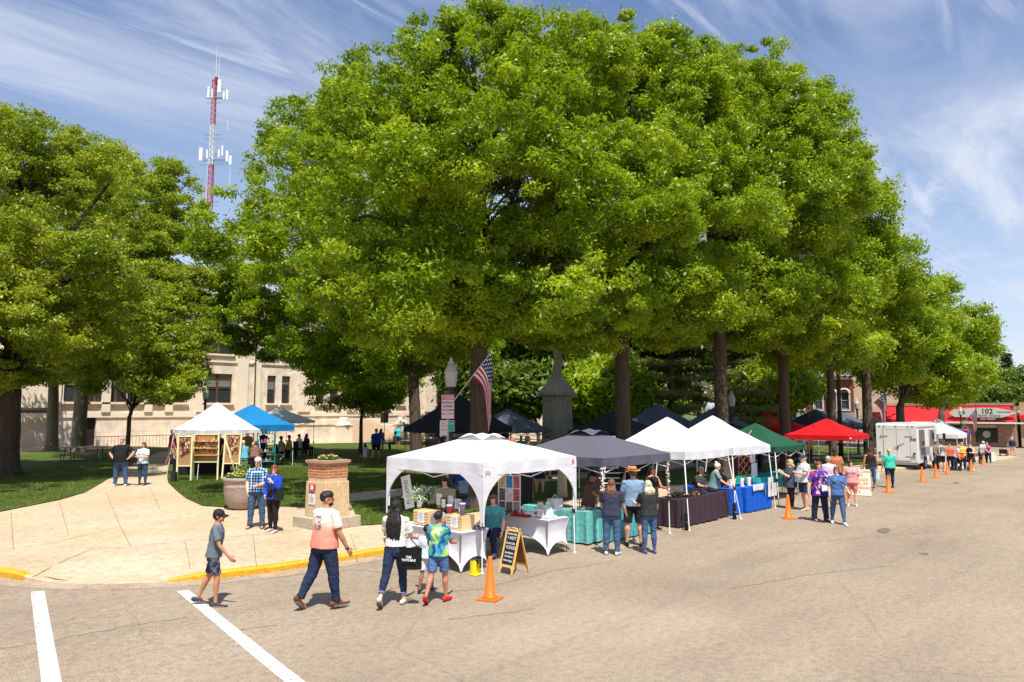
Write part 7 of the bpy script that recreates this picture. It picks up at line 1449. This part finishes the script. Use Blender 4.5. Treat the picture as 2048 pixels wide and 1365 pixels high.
# low terrace wall left of the steps
a, b = fx(500), fx(650); m = MB(); m.box(0, 0, .8, b-a, .4, 1.6); m.box(0, 0, 1.66, b-a+.1, .55, .12); tag(m.build('terrace_wall', COURT, None, False, ((a+b)/2, FY-3.2, base)), 'long low stone terrace wall left of the courthouse steps', 'wall')
a, b = fx(760), fx(1000); m = MB(); m.box(0, 0, 1.2, b-a, .4, 2.4); m.box(0, 0, 2.45, b-a+.1, .55, .12); tag(m.build('terrace_wall', COURT, None, False, ((a+b)/2, FY-3.4, base)), 'taller pale terrace wall right of the courthouse steps', 'wall')
a, b = fx(165), fx(330); m = MB()
for k in range(int((b-a)/.25)): m.tube([(a+k*.25, 0, 0), (a+k*.25, 0, 1.0)], .012, 4)
m.tube([(a, 0, 1.0), (b, 0, 1.0)], .025, 5); tag(m.build('railing', BLACK, None, False, (0, FY-2.5, base)), 'thin black railing before the courthouse side door', 'railing')
struct(sheet('forecourt', [(3.9, 56), (88, 56), (88, FY+.2), (3.9, FY+.2)], CONC, lambda x, y: zg(x, y)+.13+.045))
# hedge
rng = np.random.default_rng(8); C = np.stack([rng.uniform(-3, 3, 160), rng.uniform(-.5, .5, 160), rng.uniform(.2, 1.4, 160)], 1); h = empty('hedge', AT(133, 58), 0, 'dark clipped hedge behind the picnic table', 'hedge'); fast_quads('foliage', leaf_quads(rng, C, np.full(160, .35), 60, .16), leafmat('hedge_leaf', srgb(26, 40, 22), srgb(36, 54, 28), srgb(52, 70, 36)), h)
# ---------------- brick building and neighbours
BR = brickmat('red_brick', srgb(146, 70, 54), srgb(126, 58, 46), srgb(146, 100, 84), 1, .3, .1, .01); BX = 108.; bz = zg(100, 20)
def fyb(px, X0): X = (px-1024)/1500./1.004; t = X0/(cos(HEAD)+sin(HEAD)*X); return t*(sin(HEAD)-cos(HEAD)*X)
yb0, yb1 = fyb(1708, BX), fyb(1590, BX); b = empty('brick_building', (BX, yb1, bz), -pi/2, 'two-storey red brick building with white arched window hoods', 'building'); WB = yb1-yb0
wx = [yb1-fyb(p, BX) for p in (1600, 1637, 1664.5, 1690)]; ops = [(x-.55, x+.55, 4.55, 7.0) for x in wx]+[(.6, WB*.45, .4, 3.2), (WB*.55, WB-.6, .4, 3.2)]
wall('wall', b, 0, WB, 0, 9.6, 0, .3, ops, BR); WT = M('white_trim', (.72, .7, .66), .7, .1, 4)
for x in wx:
    window(b, x-.55, x+.55, 4.55, 7.0, .0, WT, glassmat('green_glass', (.03, .06, .055)), None, 1, .15); m = MB(); m.tube([(x+.72*cos(t), -.08, 6.75+.62*sin(t)) for t in np.linspace(0, pi, 11)], .13, 6); m.box(x, -.06, 4.42, 1.5, .2, .18)
    for s in (-1, 1): m.box(x+s*.68, -.05, 5.65, .16, .12, 2.2)
    m.build('window_hood', WT, b)
for o in ops[-2:]: window(b, *o, 0, BLACK, GLS, None, 3, .15, 0)
m = MB(); m.box(WB/2, -.25, 9.5, WB+.3, .6, .7); m.box(WB/2, -.12, 8.8, WB+.1, .25, .25)
for k in range(int(WB/.8)): m.box(.4+k*.8, -.25, 9.0, .2, .4, .35)
m.build('cornice', WT, b); m = MB(); m.box(WB/2, -.2, 3.75, WB, .4, .7); m.build('shop_cornice', M('grey_trim', srgb(170, 166, 158), .8), b); m = MB(); m.box(WB/2, -.05, 3.25, WB, .12, .3); m.build('sign_band', M('dark_band', srgb(60, 60, 62), .7), b)
m = MB(); m.box(WB/2, 11, 4.6, WB-.05, 21.6, 9.2); m.build('rear_block', BR, b)
m = MB(); m.box(WB+.03, 11, 4.7, .05, 21.9, 9.4); m.build('side_wall', brickmat('tan_brick', srgb(206, 178, 144), srgb(192, 160, 128), srgb(200, 176, 146), 1, .4, .12, .01), b)
# red fascia shop
SXB = 108.; ys0, ys1 = fyb(2030, SXB), fyb(1770, SXB); s = empty('shop_building', (SXB-1, ys1, bz), -pi/2, 'single-storey stone-faced shop under a long red fascia reading 102', 'building'); WS = ys1-ys0
def sxp(px): return ys1-fyb(px, SXB)
STN = brickmat('field_stone', srgb(158, 128, 102), srgb(132, 100, 80), srgb(170, 146, 120), 1, .5, .22, .03, off=.37)
op = [(sxp(1951), sxp(1996), .5, 2.75), (sxp(1890), sxp(1925), .5, 2.6)]
wall('wall', s, 0, WS, 0, 3.4, 0, .3, op, STN); RF = M('red_fascia', srgb(214, 46, 50), .55, .05, 2)
m = MB(); m.add([(-.1, -.9, 2.95), (WS+.2, -.9, 2.95), (WS+.2-.6, .1, 5.0), (-.1, .1, 5.0), (-.1, .6, 2.95), (WS+.2, .6, 2.95), (WS-.4, .6, 5.0), (-.1, .6, 5.0)], [(0, 1, 2, 3), (1, 5, 6, 2), (4, 0, 3, 7), (3, 2, 6, 7), (5, 4, 7, 6), (0, 4, 5, 1)]); m.build('fascia', RF, s)
m = MB(); m.box(WS/2+1, -.98, 2.9, WS+2.4, .2, .18); m.build('white_edge', WHITE, s); m = MB(); m.box(WS/2, .35, 5.1, WS, .7, .16); m.box(WS/2, .3, 5.28, WS+.2, .5, .1); m.build('coping', M('coping', srgb(196, 150, 130), .8), s)
m = MB(); m.box(WS/2, 9, 2.5, WS-.1, 17, 4.9); m.build('rear_block', STN, s)
cx = sxp(1982); sg = MB(); pts = [(-4.2, .0), (-3.6, .45), (-1.2, .62), (.8, .6), (2.2, .3), (2.9, .0), (2.2, -.25), (1.4, -.55), (-3.6, -.5)]; n = len(pts)
sg.add([(cx+x, -.95, 4.1+z) for x, z in pts]+[(cx+x, -.78, 4.1+z) for x, z in pts], [tuple(range(n))[::-1], tuple(range(n, 2*n))]+[(i, (i+1) % n, (i+1) % n+n, i+n) for i in range(n)]); o = sg.build('shop_sign', M('sign_pale', srgb(196, 204, 192), .6), s)
text('102', .85, BLUEBLK, o, (cx-.1, -.96, 4.28), ext=.01, bold=.01); text('&', .7, BLUEBLK, o, (cx-2.6, -.96, 4.2), ext=.01); text('North Avenue', .4, M('sign_slate', srgb(90, 110, 110)), o, (cx+.1, -.96, 3.8), ext=.01); MB().box(cx+1.7, -.965, 4.22, 1.4, .02, .05).build('arrow_line', BLUEBLK, o)
m = MB(); m.box(cx+.2, -.98, 3.35, 3.6, .1, .3); o2 = m.build('sign_strip', M('strip_dark', srgb(70, 30, 36), .7), s); text('MEAT MARKET', .24, PAPER, o2, (cx, -1.04, 3.35), ext=.005)
for i, q in enumerate(op):
    w_ = window(s, *q, 0, BLACK, GLS, None, 1, .2, 0)
    if i == 0: c = (q[0]+q[1])/2; m = MB(); m.tube([(c, .12, 1.5), (c, .1, 1.5)], .42, 20); m.build('window_emblem', M('emblem_pale', srgb(170, 176, 160), .7), w_); m = MB(); m.box(c, .1, 2.5, q[1]-q[0]-.2, .02, .4); m.build('valance', M('emblem_pale', (0, 0, 0)), w_)
m = MB(); m.box(sxp(1912), -1.35, 4.6, .1, .1, .1)
# tan brick building at far right edge
y1 = ys0-.3; e = empty('corner_building', (SXB+1, y1, bz), -pi/2, 'tan brick shop at the far right edge beyond the red fascia', 'building'); TB = brickmat('tan_brick', (0, 0, 0), (0, 0, 0), (0, 0, 0)); wall('wall', e, 0, 14, 0, 5.4, 0, .3, [(1.2, 3.4, .6, 3.0), (4.5, 7, .6, 3.0)], TB); m = MB(); m.box(7, 8, 2.6, 13.9, 15, 5.2); m.build('rear_block', TB, e)
for q in ((1.2, 3.4, .6, 3.0), (4.5, 7, .6, 3.0)): window(e, *q, 0, WT, GLS, .4, 2, .2)
m = MB(); m.box(7, -.3, 3.6, 14, .7, .5); m.build('awning', RF, e)
# red vehicle / van like shape behind the flag
b2 = empty('red_building', (BX-9, fyb(1783, BX-9)+1.2, bz), -pi/2, 'small red-roofed kiosk with a window behind the hanging flag', 'kiosk'); m = MB(); m.add([(-2.2, -1, 2.8), (2.8, -1, 2.8), (2.4, .5, 4.2), (-1.8, .5, 4.2), (-2.2, 2.5, 2.8), (2.8, 2.5, 2.8)], [(0, 1, 2, 3), (1, 5, 2), (4, 0, 3), (3, 2, 5, 4), (0, 4, 5, 1)]); m.build('roof', RF, b2)
wall('wall', b2, -2, 2.6, 0, 2.8, -.7, .2, [(-1, 1.6, 1.0, 2.4)], TB); window(b2, -1, 1.6, 1, 2.4, -.7, WT, GLS, None, 2); m = MB(); m.box(.3, 1, 1.35, 4.5, 2.9, 2.7); m.build('rear_block', TB, b2)
# ================================================================ monument
g = AT(1115, 38); r = empty('stone_monument', g, R(10), 'grey octagonal stone monument with domed cap and tall statue on top', 'monument'); r.scale = (.84, .84, .93); MS = M('monument_stone', srgb(142, 138, 126), .9, .16, 1.6, .4, fine=8, stretch=(1, 1, .6))
m = MB(); m.lathe(0, 0, [(2.0, 0), (2.0, .3), (1.6, .32), (1.6, .7), (1.25, .75), (1.2, 1.2), (1.05, 1.5)], 4, pi/4); m.build('base', MS, r); m = MB(); m.lathe(0, 0, [(1.05, 1.5), (.95, 1.65), (.87, 3.6), (.9, 3.85), (.98, 3.95)], 8, pi/8); m.build('shaft', MS, r)
m = MB(); m.lathe(0, 0, [(.98, 3.95), (1.14, 4.0), (1.14, 4.12), (1.0, 4.3), (.75, 4.6), (.45, 4.85), (.3, 5.0), (.32, 5.1), (.24, 5.2)], 8, pi/8); m.build('cap', MS, r)
m = MB(); m.tube([(0, 0, 5.15), (0, 0, 5.5), (.02, 0, 6.0), (0, 0, 6.4), (0, 0, 6.6)], [.28, .26, .2, .24, .1], 12); m.ell((0, 0, 6.75), (.13, .14, .17)); m.tube([(.2, 0, 6.35), (.3, -.15, 6.0), (.1, -.25, 5.9)], [.09, .07, .06], 8); m.tube([(-.2, 0, 6.35), (-.28, -.1, 6.0), (-.1, -.25, 6.1)], [.09, .07, .06], 8); m.tube([(.05, -.3, 5.2), (.02, -.28, 6.6)], .025, 6); vox(m.build('statue', MS, r), .04, 2)
# ================================================================ lattice tower
g = AT(402, 170); r = empty('antenna_tower', (g.x, g.y, 0), .3, 'tall red and white lattice radio tower with antenna panels', 'tower'); TR_ = M('tower_red', srgb(176, 60, 76), .6); TW_ = M('tower_white', (.62, .64, .66), .5); TH = P3(435, 160, 170)[2]
segs = [(0, 30, TW_)]+[(P3(430, a_, 170)[2] if a_ < 700 else 30, P3(430, b_, 170)[2], c_) for a_, b_, c_ in ((701, 412, TW_), (412, 330, TR_), (330, 250, TW_), (250, 160, TR_))]
def hw(z): return 1.0-.45*z/TH
def seg(z0, z1, mt):
    m = MB(); c = [(1, 0), (-.5, .87), (-.5, -.87)]
    for x, y in c: m.tube([(x*hw(z0), y*hw(z0), z0), (x*hw(z1), y*hw(z1), z1)], .09, 5)
    z = z0
    while z < z1-.1:
        zn = min(z1, z+1.3)
        for k in range(3):
            a, b = c[k], c[(k+1) % 3]; m.tube([(a[0]*hw(z), a[1]*hw(z), z), (b[0]*hw(zn), b[1]*hw(zn), zn)], .045, 4); m.tube([(b[0]*hw(z), b[1]*hw(z), z), (a[0]*hw(zn), a[1]*hw(zn), zn)], .045, 4); m.tube([(a[0]*hw(zn), a[1]*hw(zn), zn), (b[0]*hw(zn), b[1]*hw(zn), zn)], .04, 4)
        z = zn
    m.build('lattice_section', mt, r)
for s_ in segs: seg(*s_)
def zpx(py): return P3(430, py, 170)[2]
def panel(px_off, py0, py1, w=.5):
    q = Vector((sin(HEAD), -cos(HEAD), 0)); q = Matrix.Rotation(-.3, 3, 'Z') @ q; x = q*(px_off/1500*170); m = MB(); zc = (zpx(py0)+zpx(py1))/2; hh = zpx(py0)-zpx(py1); m.box(x.x, x.y, zc, w, .3, hh, HEAD-pi/2-.3); o = m.build('antenna_panel', WHITE, r); m = MB(); m.tube([(0, 0, zc-hh*.3), (x.x, x.y, zc-hh*.3)], .06, 4); m.build('arm', STEEL, o)
for a in [(-27, 296, 322, .8), (-3, 296, 320, .6), (-14, 300, 318, .35), (17, 292, 312, .4), (27, 302, 324, .5), (34, 312, 330, .6), (10, 300, 316, .4), (-16, 174, 196, .5), (-8, 178, 196, .4), (6, 160, 186, .8), (16, 184, 200, .4), (23, 180, 200, .5)]: panel(a[0]+4, *a[1:])
m = MB(); q = Matrix.Rotation(-.3, 3, 'Z') @ Vector((sin(HEAD), -cos(HEAD), 0))
for o_, p0, p1 in ((0, 152, 92), (6, 160, 112), (-10, 400, 316), (-8, 258, 224), (36, 400, 322), (28, 262, 236)): v = q*((o_+2)/1500*170); m.tube([(v.x, v.y, zpx(p0)), (v.x, v.y, zpx(p1))], [.09, .04], 5)
m.build('whip_antenna', TW_, r); m = MB()
for py in (322, 270, 404, 178, 198): 
    for s_ in (-1, 1): v = q*(s_*(28 if py in (322,) else 18)/1500*170); m.tube([(0, 0, zpx(py)), (v.x, v.y, zpx(py))], .07, 4); m.tube([(0, 0, zpx(py)-1), (v.x*.9, v.y*.9, zpx(py)-1)], .05, 4)
tag(m.build('outrigger', STEEL, r), kind='stuff'); m = MB(); m.cyl(.5, 0, zpx(168), zpx(154), .45); m.build('beacon', M('beacon_red', srgb(150, 40, 50), .4), r)
bake_all()
